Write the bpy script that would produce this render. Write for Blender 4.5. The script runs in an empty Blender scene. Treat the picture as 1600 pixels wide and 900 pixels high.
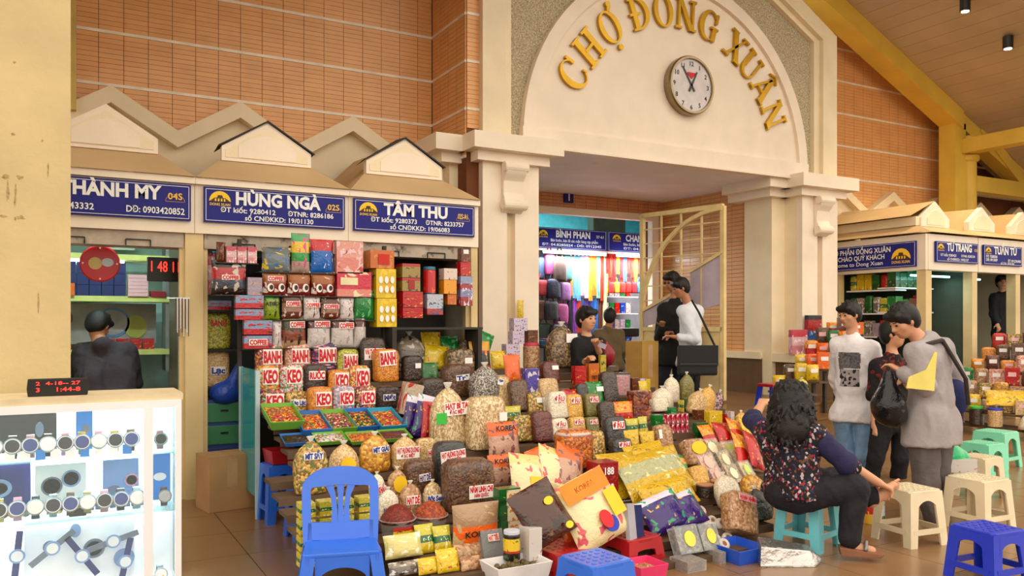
import bpy, bmesh, math, random
import numpy as np
from mathutils import Vector, Matrix
random.seed(7)
C = bpy.context.scene.collection
sc = bpy.context.scene
# ---------------------------------------------------------------- camera, world, exposure
F = 1278.0; H0 = 505.0; EYE = 1.45; YAW = math.radians(29.1)
cd = bpy.data.cameras.new('camera'); cam = bpy.data.objects.new('camera', cd); C.objects.link(cam)
cam.location = (0, 0, EYE); cam.rotation_euler = (math.pi/2, 0, -YAW)
cd.sensor_width = 36; cd.lens = 36*F/1600; cd.shift_y = (H0-450)/1600; cd.clip_end = 200
sc.camera = cam
w = bpy.data.worlds.new('world'); sc.world = w; w.use_nodes = True
bg = w.node_tree.nodes['Background']
bg.inputs['Strength'].default_value = 1.45
_N, _L = w.node_tree.nodes, w.node_tree.links          # hazy bright sky over a darker street
_tc = _N.new('ShaderNodeTexCoord'); _sx = _N.new('ShaderNodeSeparateXYZ'); _r = _N.new('ShaderNodeValToRGB')
_L.new(_tc.outputs['Generated'], _sx.inputs['Vector']); _L.new(_sx.outputs['Z'], _r.inputs['Fac']); _L.new(_r.outputs['Color'], bg.inputs['Color'])
_e = _r.color_ramp.elements; _e[0].position = 0.0; _e[0].color = (.26, .22, .17, 1); _e[1].position = .04; _e[1].color = (1.0, .90, .75, 1)
sc.view_settings.view_transform = 'Standard'; sc.view_settings.look = 'None'
sc.view_settings.exposure = 0.62; sc.view_settings.gamma = 1.0
sc.view_settings.use_curve_mapping = False
# ---------------------------------------------------------------- pixel rays (1600x900 frame)
SY, CY = math.sin(YAW), math.cos(YAW)
def ray(u, v):
    t = (u-800)/F
    return Vector((SY+CY*t, CY-SY*t, (H0-v)/F))
def atD(u, v, D): return Vector((0, 0, EYE)) + ray(u, v)*D
def atY(u, v, Y): r = ray(u, v); return Vector((0, 0, EYE)) + r*(Y/r.y)
def atX(u, v, X): r = ray(u, v); return Vector((0, 0, EYE)) + r*(X/r.x)
def atZ(u, v, Z): r = ray(u, v); return Vector((0, 0, EYE)) + r*((Z-EYE)/r.z)
def atP(u, v, n, d):            # plane n.p = d
    r = ray(u, v); o = Vector((0, 0, EYE)); n = Vector(n)
    return o + r*((d-n.dot(o))/n.dot(r))
def depth(p): return p.x*SY + p.y*CY
# ---------------------------------------------------------------- materials
def lin(c):
    if len(c) == 4: c = c[:3]
    return tuple(((x/255)/12.92 if x/255 <= .04045 else ((x/255+.055)/1.055)**2.4) for x in c) + (1,)
def lin2(c): return tuple(x**1.28 for x in lin(c)[:3]) + (1,)      # goods: deep print and food colours
_m = {}
def _new(key):
    m = bpy.data.materials.new(key); m.use_nodes = True
    return m, m.node_tree.nodes, m.node_tree.links, m.node_tree.nodes['Principled BSDF']
def M(name, col, rough=.55, metal=0, coat=0, var=.12, scale=6, bump=0, emit=0, trans=0, alpha=1, ior=1.45, dirt=None, bscale=None):
    """plain surface: colour with a little world-space noise, optional fine relief, optional stains"""
    if name in _m: return _m[name]
    m, N, L, b = _new(name); c = lin(col)
    g = N.new('ShaderNodeNewGeometry')
    n = N.new('ShaderNodeTexNoise'); n.inputs['Scale'].default_value = scale; n.inputs['Detail'].default_value = 4
    L.new(g.outputs['Position'], n.inputs['Vector'])
    r = N.new('ShaderNodeValToRGB'); e = r.color_ramp.elements
    e[0].position = .3; e[1].position = .7
    e[0].color = tuple(x*(1-var) for x in c[:3]) + (1,); e[1].color = tuple(min(1, x*(1+var)) for x in c[:3]) + (1,)
    L.new(n.outputs['Fac'], r.inputs['Fac'])
    src = r.outputs['Color']
    if dirt:                                  # blotchy stains
        n2 = N.new('ShaderNodeTexNoise'); n2.inputs['Scale'].default_value = dirt[1]; n2.inputs['Detail'].default_value = 8
        n2.inputs['Roughness'].default_value = .7
        L.new(g.outputs['Position'], n2.inputs['Vector'])
        r2 = N.new('ShaderNodeValToRGB'); r2.color_ramp.elements[0].position = dirt[2]; r2.color_ramp.elements[1].position = min(1, dirt[2]+.12)
        L.new(n2.outputs['Fac'], r2.inputs['Fac'])
        mx = N.new('ShaderNodeMix'); mx.data_type = 'RGBA'
        L.new(r2.outputs['Color'], mx.inputs['Factor']); L.new(src, mx.inputs['A']); mx.inputs['B'].default_value = lin(dirt[0])
        src = mx.outputs['Result']
    L.new(src, b.inputs['Base Color'])
    b.inputs['Roughness'].default_value = rough; b.inputs['Metallic'].default_value = metal
    b.inputs['Coat Weight'].default_value = coat; b.inputs['Coat Roughness'].default_value = .12
    b.inputs['Transmission Weight'].default_value = trans; b.inputs['IOR'].default_value = ior; b.inputs['Alpha'].default_value = alpha
    if emit:
        L.new(src, b.inputs['Emission Color']); b.inputs['Emission Strength'].default_value = emit
    if bump:
        n3 = N.new('ShaderNodeTexNoise'); n3.inputs['Scale'].default_value = bscale or scale*6; n3.inputs['Detail'].default_value = 5
        L.new(g.outputs['Position'], n3.inputs['Vector'])
        bp = N.new('ShaderNodeBump'); bp.inputs['Strength'].default_value = bump; bp.inputs['Distance'].default_value = .02
        L.new(n3.outputs['Fac'], bp.inputs['Height']); L.new(bp.outputs['Normal'], b.inputs['Normal'])
    _m[name] = m; return m
def G(name, cols, size=.012, rough=.45, coat=.8, bump=.45, stretch=(1, 1, 1)):
    """loose food seen through film: world-space cells, each cell one palette colour"""
    if name in _m: return _m[name]
    m, N, L, b = _new(name)
    g = N.new('ShaderNodeNewGeometry'); mp = N.new('ShaderNodeMapping'); mp.inputs['Scale'].default_value = stretch
    L.new(g.outputs['Position'], mp.inputs['Vector'])
    v = N.new('ShaderNodeTexVoronoi'); v.inputs['Scale'].default_value = 1/size
    L.new(mp.outputs['Vector'], v.inputs['Vector'])
    s = N.new('ShaderNodeSeparateColor'); L.new(v.outputs['Color'], s.inputs['Color'])
    r = N.new('ShaderNodeValToRGB'); r.color_ramp.interpolation = 'CONSTANT'; el = r.color_ramp.elements
    while len(el) < len(cols): el.new(.5)
    for i, c in enumerate(cols): el[i].position = i/len(cols); el[i].color = lin2(c)
    L.new(s.outputs['Red'], r.inputs['Fac']); L.new(r.outputs['Color'], b.inputs['Base Color'])
    bp = N.new('ShaderNodeBump'); bp.invert = True; bp.inputs['Strength'].default_value = bump; bp.inputs['Distance'].default_value = size*.7
    L.new(v.outputs['Distance'], bp.inputs['Height']); L.new(bp.outputs['Normal'], b.inputs['Normal'])
    b.inputs['Roughness'].default_value = rough; b.inputs['Coat Weight'].default_value = coat; b.inputs['Coat Roughness'].default_value = .15
    # crinkled film over the goods
    n3 = N.new('ShaderNodeTexNoise'); n3.inputs['Scale'].default_value = 22; n3.inputs['Distortion'].default_value = 1.2
    L.new(g.outputs['Position'], n3.inputs['Vector'])
    b2 = N.new('ShaderNodeBump'); b2.inputs['Strength'].default_value = .6; b2.inputs['Distance'].default_value = .03
    L.new(n3.outputs['Fac'], b2.inputs['Height']); L.new(b2.outputs['Normal'], b.inputs['Coat Normal'])
    _m[name] = m; return m
def P(name, bands, blob=None, blob2=None, rough=.3, coat=.4, crinkle=.35, axis='Z', metal=0):
    """printed wrapper: flat colour bands over the height (generated coordinates) with printed shapes"""
    if name in _m: return _m[name]
    m, N, L, b = _new(name)
    tc = N.new('ShaderNodeTexCoord'); s = N.new('ShaderNodeSeparateXYZ'); L.new(tc.outputs['Generated'], s.inputs['Vector'])
    r = N.new('ShaderNodeValToRGB'); r.color_ramp.interpolation = 'CONSTANT'; el = r.color_ramp.elements
    while len(el) < len(bands): el.new(.5)
    if len(bands) == 1: el.remove(el[1])
    for i, (p, c) in enumerate(bands): el[i].position = p; el[i].color = lin2(c)
    L.new(s.outputs[axis], r.inputs['Fac']); src = r.outputs['Color']
    for q in (blob, blob2):
        if not q: continue
        col, thr, scl = q
        n = N.new('ShaderNodeTexNoise'); n.inputs['Scale'].default_value = scl; n.inputs['Detail'].default_value = 1.5; n.inputs['Distortion'].default_value = .6
        if q is blob2: n.noise_dimensions = '4D'; n.inputs['W'].default_value = 3.7
        L.new(tc.outputs['Generated'], n.inputs['Vector'])
        r2 = N.new('ShaderNodeValToRGB'); r2.color_ramp.elements[0].position = thr; r2.color_ramp.elements[1].position = thr+.03
        L.new(n.outputs['Fac'], r2.inputs['Fac'])
        mx = N.new('ShaderNodeMix'); mx.data_type = 'RGBA'
        L.new(r2.outputs['Color'], mx.inputs['Factor']); L.new(src, mx.inputs['A']); mx.inputs['B'].default_value = lin2(col); src = mx.outputs['Result']
    L.new(src, b.inputs['Base Color'])
    b.inputs['Roughness'].default_value = rough; b.inputs['Coat Weight'].default_value = coat; b.inputs['Metallic'].default_value = metal
    if crinkle:
        g = N.new('ShaderNodeNewGeometry'); n3 = N.new('ShaderNodeTexNoise'); n3.inputs['Scale'].default_value = 30; n3.inputs['Distortion'].default_value = 1
        L.new(g.outputs['Position'], n3.inputs['Vector'])
        bp = N.new('ShaderNodeBump'); bp.inputs['Strength'].default_value = crinkle; bp.inputs['Distance'].default_value = .02
        L.new(n3.outputs['Fac'], bp.inputs['Height']); L.new(bp.outputs['Normal'], b.inputs['Normal'])
    _m[name] = m; return m
def GLASS(name, col=(235, 250, 250), alpha=.12):
    """thin clear film or pane: mostly see-through, glossy on top"""
    if name in _m: return _m[name]
    m, N, L, b = _new(name)
    b.inputs['Base Color'].default_value = lin(col); b.inputs['Roughness'].default_value = .06
    b.inputs['Alpha'].default_value = alpha; b.inputs['Specular IOR Level'].default_value = .6
    _m[name] = m; return m
# ---------------------------------------------------------------- objects
def tag(o, label=None, cat=None, group=None, kind=None):
    if label: o['label'] = label
    if cat: o['category'] = cat
    if group: o['group'] = group
    if kind: o['kind'] = kind
    return o
def link(name, me, mat=None, parent=None, loc=None, rot=None, scl=None):
    o = bpy.data.objects.new(name, me); C.objects.link(o)
    if mat is not None:
        if len(me.materials) == 0: me.materials.append(mat)
        o.material_slots[0].link = 'OBJECT'; o.material_slots[0].material = mat
    if parent is not None: o.parent = parent
    if loc is not None: o.location = loc
    if rot is not None: o.rotation_euler = rot
    if scl is not None: o.scale = scl if hasattr(scl, '__len__') else (scl,)*3
    return o
def thing(name, label, cat, loc=(0, 0, 0), rot=(0, 0, 0), group=None):
    o = bpy.data.objects.new(name, None); C.objects.link(o); o.empty_display_size = .05
    o.location = loc; o.rotation_euler = rot if hasattr(rot, '__len__') else (0, 0, rot)
    return tag(o, label, cat, group)
class B:
    """collects shapes into one mesh"""
    def __init__(s): s.v = []; s.f = []
    def add(s, vs, fs):
        n = len(s.v); s.v += [tuple(p) for p in vs]; s.f += [tuple(i+n for i in q) for q in fs]; return s
    def box(s, a, b):
        x0, y0, z0 = a; x1, y1, z1 = b
        return s.add([(x0, y0, z0), (x1, y0, z0), (x1, y1, z0), (x0, y1, z0), (x0, y0, z1), (x1, y0, z1), (x1, y1, z1), (x0, y1, z1)],
                     [(0, 3, 2, 1), (4, 5, 6, 7), (0, 1, 5, 4), (1, 2, 6, 5), (2, 3, 7, 6), (3, 0, 4, 7)])
    def prism(s, pts, y0, y1):            # polygon in XZ (counter-clockwise seen from -Y) pushed from y0 to y1
        n = len(pts); vs = [(x, y0, z) for x, z in pts] + [(x, y1, z) for x, z in pts]
        fs = [tuple(range(n)), tuple(range(2*n-1, n-1, -1))] + [(i, i+n, (i+1) % n+n, (i+1) % n) for i in range(n)]
        return s.add(vs, fs)
    def prismx(s, pts, x0, x1):           # polygon in YZ pushed along X
        n = len(pts); vs = [(x0, y, z) for y, z in pts] + [(x1, y, z) for y, z in pts]
        return s.add(vs, [tuple(range(n)), tuple(range(2*n-1, n-1, -1))] + [(i, i+n, (i+1) % n+n, (i+1) % n) for i in range(n)])
    def prismz(s, pts, z0, z1):
        n = len(pts); vs = [(x, y, z0) for x, y in pts] + [(x, y, z1) for x, y in pts]
        return s.add(vs, [tuple(range(n-1, -1, -1)), tuple(range(n, 2*n))] + [(i, (i+1) % n, (i+1) % n+n, i+n) for i in range(n)])
    def bar(s, a, b, wx=.02, wz=None, n=4):     # straight bar with n-gon section between two points
        a = Vector(a); b = Vector(b); d = (b-a).normalized(); wz = wz or wx
        up = Vector((0, 0, 1)) if abs(d.z) < .95 else Vector((0, 1, 0))
        x = d.cross(up).normalized(); y = x.cross(d)
        vs = []; k = 1/math.cos(math.pi/n) if n == 4 else 1
        for p in (a, b):
            for i in range(n):
                t = 2*math.pi*(i+.5)/n
                vs.append(p + x*math.cos(t)*wx/2*k + y*math.sin(t)*wz/2*k)
        return s.add(vs, [tuple(range(n-1, -1, -1)), tuple(range(n, 2*n))] + [(i, (i+1) % n, (i+1) % n+n, i+n) for i in range(n)])
    def tube(s, pts, r, n=8):
        for i in range(len(pts)-1): s.bar(pts[i], pts[i+1], 2*r, n=n)
        return s
    def lathe(s, prof, n=16, c=(0, 0), pw=2.0, sx=1, sy=1):   # profile [(radius, z)], superellipse section
        vs = []
        for r, z in prof:
            for i in range(n):
                t = 2*math.pi*i/n; a, b = math.cos(t), math.sin(t)
                q = (abs(a)**pw+abs(b)**pw)**(-1/pw)
                vs.append((c[0]+a*q*r*sx, c[1]+b*q*r*sy, z))
        fs = [(j*n+i, j*n+(i+1) % n, (j+1)*n+(i+1) % n, (j+1)*n+i) for j in range(len(prof)-1) for i in range(n)]
        fs += [tuple(range(n-1, -1, -1)), tuple((len(prof)-1)*n+i for i in range(n))]
        return s.add(vs, fs)
    def mesh(s, name='part', smooth=False, bevel=0):
        me = bpy.data.meshes.new(name); me.from_pydata(s.v, [], s.f)
        if bevel:
            bm = bmesh.new(); bm.from_mesh(me)
            bmesh.ops.bevel(bm, geom=list(bm.edges), offset=bevel, segments=2, profile=.6, affect='EDGES', clamp_overlap=True)
            bm.to_mesh(me); bm.free()
        if smooth: me.shade_smooth()
        me.update(); return me
    def obj(s, name, mat, parent=None, smooth=False, bevel=0, loc=None, rot=None):
        return link(name, s.mesh(name, smooth, bevel), mat, parent, loc, rot)
def struct(o): o['kind'] = 'structure'; return o
_mc = {}
def cached(key, fn):
    if key not in _mc: _mc[key] = fn()
    return _mc[key]
def text_mesh(s, bold=.012, extr=.0, sp=1.0, shear=0):
    """lettering as a flat mesh: centred on x, 1 unit cap height, standing in XZ, front to -Y"""
    k = ('txt', s, bold, extr, sp, shear)
    if k in _mc: return _mc[k]
    cu = bpy.data.curves.new('lettering', 'FONT'); cu.body = s; cu.align_x = 'CENTER'; cu.offset = bold; cu.resolution_u = 2
    cu.space_character = sp; cu.extrude = extr; cu.shear = shear
    cu.fill_mode = 'FRONT' if extr == 0 else 'BOTH'
    o = bpy.data.objects.new('lettering_tmp', cu)
    me = bpy.data.meshes.new_from_object(o)
    bpy.data.objects.remove(o); bpy.data.curves.remove(cu)
    me.transform(Matrix(((1/.72, 0, 0, 0), (0, 0, -1/.72, 0), (0, 1/.72, 0, 0), (0, 0, 0, 1))))
    me.materials.clear(); _mc[k] = me; return me
def text(parent, s, loc, h, mat, wide=None, bold=.012, rot=(0, 0, 0), extr=0, name='lettering', sp=1.0):
    me = text_mesh(s, bold, extr, sp)
    if len(me.vertices) == 0: return None
    xs = [v.co.x for v in me.vertices]; ww = max(xs)-min(xs)
    sx = h if not wide else wide/ww
    o = link(name, me, mat, parent, loc, rot, (sx, h, h)); return o
# ================================================================ palette of the building
CREAM = M('cream paint', (240, 223, 190), .6, var=.06, scale=3, bump=.08, bscale=40)
CREAM2 = M('ivory paint', (244, 228, 208), .55, var=.05, scale=3, bump=.05, bscale=40)
PILL = M('yellowed pillar paint', (202, 180, 132), .6, var=.10, scale=2.2, bump=.15, bscale=30, dirt=((120, 95, 55), 3.5, .70))
GROUT = M('dark tile grout', (112, 62, 30), .8)
TILE = M('orange brown wall tile', (228, 168, 108), .42, var=.07, scale=3.5, coat=.15)
TILE2 = M('orange brown wall tile darker', (224, 163, 103), .42, var=.07, scale=3.5, coat=.15)
BAND = M('white groove band', (236, 224, 206), .5)
PEB = M('pebble dash render', (196, 182, 152), .9, var=.45, scale=55, bump=1.0, bscale=70)
TAN = M('tan roof sheet', (200, 168, 124), .6, var=.08, scale=2)
BEIGE = M('beige roof sheet', (230, 212, 180), .6, var=.08, scale=2)
YEL = M('yellow beam paint', (222, 186, 74), .5, var=.1, scale=2, dirt=((170, 130, 60), 4, .68))
PLANK = M('beige ceiling plank', (190, 168, 138), .6, var=.08, scale=1.5)
BLUE = M('blue sign enamel', (18, 20, 124), .6, var=.06)
WHITE = M('white lettering', (240, 240, 238), .5, var=.02)
YELT = M('yellow lettering', (246, 200, 40), .5, var=.02)
RED = M('red lettering', (206, 24, 36), .5, var=.02)
BLACK = M('black', (18, 17, 17), .5, var=.1)
POST = M('kiosk post paint', (222, 198, 146), .55, var=.1, scale=3, dirt=((130, 105, 70), 5, .68))
SHUT = M('weathered shutter housing', (182, 168, 152), .6, metal=.2, var=.2, scale=9, dirt=((70, 56, 46), 7, .56))
FLOORM = M('brown glazed floor tile', (140, 104, 70), .28, var=.14, scale=1.3, coat=.12)
JOINT = M('dark floor joint', (96, 74, 54), .8)
STEPM = M('brown granite step', (120, 86, 50), .3, var=.14, scale=4)
def projuv(p):
    D = depth(p); return 800 + F*(p.x*CY-p.y*SY)/D, H0-F*(p.z-EYE)/D, D
# ================================================================ floor
fl = struct(B().box((-6, -9, -.12), (18, 12, -.012)).obj('floor', JOINT))
tl = cached('ftile', lambda: B().box((-.297, -.297, -.012), (.297, .297, 0)).mesh('floor_tile'))
near, far = [], []
for i in range(-4, 30):
    for j in range(-1, 13):
        p = Vector((i*.6+.15, j*.6+.2, 0)); D = depth(p)
        if D < 2.2: continue
        u, v, D = projuv(p)
        if -700 < u < 2600 and v < 1500 and p.y < 7.9: near.append((D, p))
near.sort(key=lambda q: q[0])
inv = [q for q in near if -20 < projuv(q[1])[0] < 1650 and projuv(q[1])[1] < 960]; near = inv+[q for q in near if q not in inv]
for D, p in near[:300]: link('floor_tile', tl, FLOORM, fl, p)
b = B()
for D, p in near[300:]: b.box((p.x-.297, p.y-.297, -.012), (p.x+.297, p.y+.297, 0))
if b.v: tag(b.obj('floor_tile_field', FLOORM, fl), kind='stuff')
B().box((9.2, 1.5, -.012), (9.45, 6.4, .002)).obj('border_strip', M('dark red floor strip', (112, 62, 46), .3), fl)
# raised entrance with bowed steps
def bow(y0, x0=6.6, R=7.0, xs=(4.5, 10.62), n=18):
    return [(xs[0]+(xs[1]-xs[0])*i/n, y0+((xs[0]+(xs[1]-xs[0])*i/n)-x0)**2/(2*R)) for i in range(n+1)]
st = thing('entrance_steps', 'three bowed brown stone steps leading up to the market entrance', 'steps'); struct(st)
for k, y0 in enumerate((6.52, 6.80, 7.06)):
    pts = bow(y0) + [(10.62, 17.0 if k == 2 else 8.6), (4.5, 17.0 if k == 2 else 8.6)]
    B().prismz(pts, .14*k, .14*k+.115).obj('step', STEPM, st)
    pts2 = bow(y0-.02) + [(10.62, 17.0 if k == 2 else 8.6), (4.5, 17.0 if k == 2 else 8.6)]
    B().prismz(pts2, .14*k+.115, .14*k+.14).obj('step_nosing', STEPM, st)
B().box((9.62, 6.5, 0), (9.9, 7.5, .2)).obj('cheek', M('dark red stone', (128, 58, 42), .4), st)
# ================================================================ upper tile walls
tile = cached('tile', lambda: B().box((-.1115, 0, -.0235), (.1115, .014, .0235)).mesh('tile'))
tiley = cached('tiley', lambda: B().box((0, -.1115, -.0235), (.014, .1115, .0235)).mesh('tile'))
YW, YP, XC = 9.13, 8.2, 3.97
ZB = [3.324+.53*k for k in range(9)]
def zig(X):       # lower outline of the visible tile field on the left wall
    a = ((X-.467) % 1.235); a = min(a, 1.235-a)/.6175
    return 3.80-.38*a
def field(name, axis, c, a0, a1, z0, z1, off, nmax, keep=lambda a, z: True, mats=(TILE, TILE2), slab=.2):
    """tiled wall: grout slab + tiles in bands of ten rows between white strips; axis 'x': wall faces -Y at y=c, 'y': faces -X at x=c"""
    if axis == 'x': wl = B().box((a0, c+.013, 0), (a1+.02, c+slab, z1)).obj(name, GROUT)
    else: wl = B().box((c+.013, a0, 0), (c+slab, a1, z1)).obj(name, GROUT)
    struct(wl); pos = []
    for zb in ZB:
        if zb-.03 > z0 and zb < z1:
            if axis == 'x': B().box((a0, c-.008, zb-.03), (a1, c+.013, zb)).obj('groove_band', BAND, wl)
            else: B().box((c-.008, a0, zb-.03), (c+.013, a1, zb)).obj('groove_band', BAND, wl)
        for r in range(10):
            z = zb+.025+.05*r
            if not z0 < z < z1: continue
            a = off
            while a < a1:
                lo, hi = max(a, a0), min(a+.228, a1)
                if hi-lo > .03 and keep((lo+hi)/2, z): pos.append(((lo+hi)/2, z, hi-lo))
                a += .228
    def pt(a, z): return Vector((a, c, z)) if axis == 'x' else Vector((c, a, z))
    pos = [(depth(pt(a, z)), a, z, wd) for a, z, wd in pos if projuv(pt(a, z))[1] > -12]
    pos.sort()
    for D, a, z, wd in pos[:nmax]:
        s = (wd-.005)/.223
        link('tile', tile if axis == 'x' else tiley, random.choice(mats), wl, pt(a, z), None, (s, 1, 1) if axis == 'x' else (1, s, 1))
    rest = pos[nmax:]
    if rest:
        b = B()
        for D, a, z, wd in rest:
            h = wd/2-.0025
            if axis == 'x': b.box((a-h, c, z-.0235), (a+h, c+.014, z+.0235))
            else: b.box((c, a-h, z-.0235), (c+.014, a+h, z+.0235))
        tag(b.obj('tile_field', mats[0], wl), kind='stuff')
    return wl
field('wall_left', 'x', YW, -1.2, XC, 3.3, 6.6, .364-.228*8, 300, keep=lambda a, z: z > zig(a)-.06 and a > .1)
field('wall_return', 'y', XC, YP, YW+.01, 3.2, 6.6, YP, 130)
field('wall_portal_flank', 'x', YP-.014, XC+.014, 4.15, 3.6, 6.6, XC, 60)
field('wall_right', 'x', YW, 10.0, 17.5, 2.7, 7.5, 10.0, 0, keep=lambda a, z: z < 11.2-.44*a and a < 14.6)
# ================================================================ roof: gable canopy, planks running into the building
def roofz(X): return 8.0-.44*abs(X-7.03)
ce = struct(B().prism([(-1.5, roofz(-1.5)+.04), (7.03, 8.04), (17.5, roofz(17.5)+.04), (17.5, roofz(17.5)+.2), (7.03, 8.2), (-1.5, roofz(-1.5)+.2)], 5.0, 9.3).obj('ceiling', GROUT))
for k in range(46):
    for s in ((1,) if k > 36 else (1, -1)):
        x0 = 7.03+s*.22*k; x1 = x0+s*.213
        if s < 0: x0, x1 = x1, x0
        pts = [(x0, roofz(x0)), (x1, roofz(x1)), (x1, roofz(x1)+.045), (x0, roofz(x0)+.045)]
        B().prism(pts, 5.0, 9.2).obj('ceiling_plank', PLANK, ce)
tr = thing('roof_truss', 'yellow painted roof truss with sloping rafter and post at upper right', 'truss'); struct(tr)
def raf(x0, x1, y0, y1, dz=.28):
    return B().prism([(x0, roofz(x0)-dz), (x1, roofz(x1)-dz), (x1, roofz(x1)), (x0, roofz(x0))], y0, y1)
raf(9.5, 13.62, 8.5, 8.85, .30).obj('rafter', YEL, tr)
raf(13.55, 16.8, 8.55, 8.80, .26).obj('rafter', YEL, tr)
B().box((13.45, 8.55, 2.6), (13.75, 8.85, roofz(13.62)-.2)).obj('post', YEL, tr)
B().lathe([(.15, 2.6), (.15, 4.25), (.19, 4.28), (.19, 4.36), (.15, 4.38), (.15, 4.7)], 20, (13.9, 8.62)).obj('column', YEL, tr, smooth=False)
B().box((13.62, 5.2, 4.38), (13.90, 8.7, 4.62)).obj('purlin', YEL, tr)
B().box((13.9, 8.5, 3.75), (17, 8.75, 4.02)).obj('tie_beam', YEL, tr)
B().bar((14.2, 8.62, 4.9), (15.6, 8.62, 3.95), .2).obj('strut', YEL, tr)
def spot(u, v, lab):
    r = ray(u, v); t = (8.0+.44*7.03-EYE)/(r.z+.44*r.x); p = Vector((0, 0, EYE))+r*t
    t = thing('ceiling_spot', lab, 'lamp', p, 0, 'ceiling spots')
    B().lathe([(.05, -.02), (.07, -.02), (.07, -.2), (.055, -.2)][::-1], 18).obj('housing', M('black metal', (30, 30, 30), .4), t)
    B().lathe([(.052, -.205), (.052, -.195)], 18).obj('lens', M('lit lens', (255, 238, 190), emit=14), t)
    l = bpy.data.lights.new('spot', 'SPOT'); l.energy = 160; l.color = (1, .82, .5); l.spot_size = 1.7; l.spot_blend = .6; l.shadow_soft_size = .05
    lo = bpy.data.objects.new('spot_light', l); C.objects.link(lo); lo.parent = t; lo.location = (0, 0, -.22)
spot(1575, 55, 'black cylinder ceiling spotlight, lit, on the beige planks at upper right')
spot(1508, -4, 'lit ceiling spotlight at the very top edge, left of the other spotlight')
# ================================================================ portal
po = thing('wall_portal', 'cream arched portal wall over the market entrance', 'portal'); struct(po)
XM, ZA, RA = 7.03, 3.62, 2.34
XL, XR = 4.136, 9.92
def arc(r, a0, a1, n=40, c=(XM, ZA)): return [(c[0]+r*math.cos(math.radians(a0+(a1-a0)*i/n)), c[1]+r*math.sin(math.radians(a0+(a1-a0)*i/n))) for i in range(n+1)]
# recessed lettering panel, raised ring, spandrel, stepped frame
B().prism([(XM-2.3, 3.62)] + [(XM+2.3, 3.62)] + arc(2.3, 0, 180)[1:-1], YP-.0, YP+.3).obj('arch_panel', CREAM2, po)
ring = B(); o1, o2 = arc(RA, 0, 180), arc(RA-.16, 0, 180)
for i in range(40): ring.prism([o2[i], o1[i], o1[i+1], o2[i+1]], YP-.05, YP+.2)
ring.obj('arch_ring', CREAM2, po)
B().box((XM-RA-.01, YP-.057, 3.495), (XM+RA+.01, YP+.1, 3.72)).obj('lintel_band', CREAM2, po)
B().box((XM-2.2, YP-.075, 3.485), (XM+2.2, YP-.057, 3.512)).obj('lintel_drip', CREAM2, po)
sp = [(XL+.05, 3.56), (XL+.05, 5.7), (XL+.8, 6.2), (XR-.8, 6.2), (XR-.05, 5.7), (XR-.05, 3.56)]
B().prism(sp[::-1], YP+.04, YP+.3).obj('spandrel', PEB, po)
def frame(w0, w1, y0, y1, nm):      # band between two insets of the octagonal outline
    out = B()
    def poly(i): return [(XL+i, 3.5), (XL+i, 5.62-i*.3), (XL+.77+i*.75, 6.03-i*.45+.0), (XM, 6.03+.0-i*.45), (XR-.77-i*.75, 6.03-i*.45), (XR-i, 5.62-i*.3), (XR-i, 3.5)]
    a, b = poly(w0), poly(w1)
    a[2] = (XL+.77+.35+w0*.6, 6.23-w0*.55); b[2] = (XL+.77+.35+w1*.6, 6.23-w1*.55)
    a[3] = (XM, a[2][1]); b[3] = (XM, b[2][1]); a[4] = (2*XM-a[2][0], a[2][1]); b[4] = (2*XM-b[2][0], b[2][1])
    for i in range(6): out.prism([a[i], b[i], b[i+1], a[i+1]], y0, y1)
    return out.obj(nm, CREAM, po)
frame(0, .29, YP-.10, YP+.3, 'outer_frame'); frame(.29, .40, YP-.03, YP+.3, 'inner_frame')
# soffit, passage walls, back wall with the shop opening
B().box((4.3, YP+.1, 3.5), (9.6, 10.95, 3.62)).obj('soffit', M('grey soffit plaster', (240, 234, 238), .7, var=.06, scale=1.5, dirt=((190, 182, 180), 1.6, .66)), po)
struct(B().box((9.03, YP+.5, .4), (9.5, 11.3, 3.5)).obj('wall_passage', GROUT))
wp = bpy.data.objects['wall_passage']; b = B()
for k in range(43):
    z = .95+.06*k
    for j in range(11):
        y = YP+.62+.235*j; b.box((9.016, y, z), (9.034, y+.23, z+.055))
tag(b.obj('tile_field', TILE2, wp), kind='stuff')
B().box((8.93, YP+.4, .4), (9.04, 10.9, .95)).obj('plinth', M('brown stone plinth', (104, 76, 48), .4), wp)
B().box((8.90, YP+.4, .93), (9.06, 10.9, 1.03)).obj('plinth_ledge', CREAM, wp)
wb = struct(B().box((4.3, 10.93, 3.26), (9.5, 11.2, 3.6)).obj('wall_back', GROUT)); b = B()
B().box((9.0-.14, 10.93, .4), (9.5, 11.2, 3.3)).obj('wall_back_side', GROUT, wb)
for k in range(5):
    for j in range(22): b.box((4.5+.21*j, 10.915, 3.29+.052*k), (4.5+.21*j+.205, 10.935, 3.29+.052*k+.047))
for k in range(46):
    b.box((8.90, 10.915, .5+.06*k), (9.02, 10.935, .5+.06*k+.055))
tag(b.obj('tile_field', M('pale orange tile', (214, 150, 108), .4), wb), kind='stuff')
fr = thing('door_1', 'white framed shop opening at the back of the entrance passage', 'door frame'); struct(fr)
B().box((4.9, 10.88, 3.17), (8.9, 11.0, 3.28)).obj('head', CREAM2, fr)
B().box((8.76, 10.88, .42), (8.9, 11.0, 3.17)).obj('jamb', CREAM2, fr)
t = thing('number_plate', 'small blue plate with white number 1 above the shop opening', 'plate', atY(888, 307, 10.90))
B().box((-.085, -.02, -.1), (.085, 0.012, .1)).obj('plate', BLUE, t); text(t, '1', (0, -.024, -.07), .14, WHITE)
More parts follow.
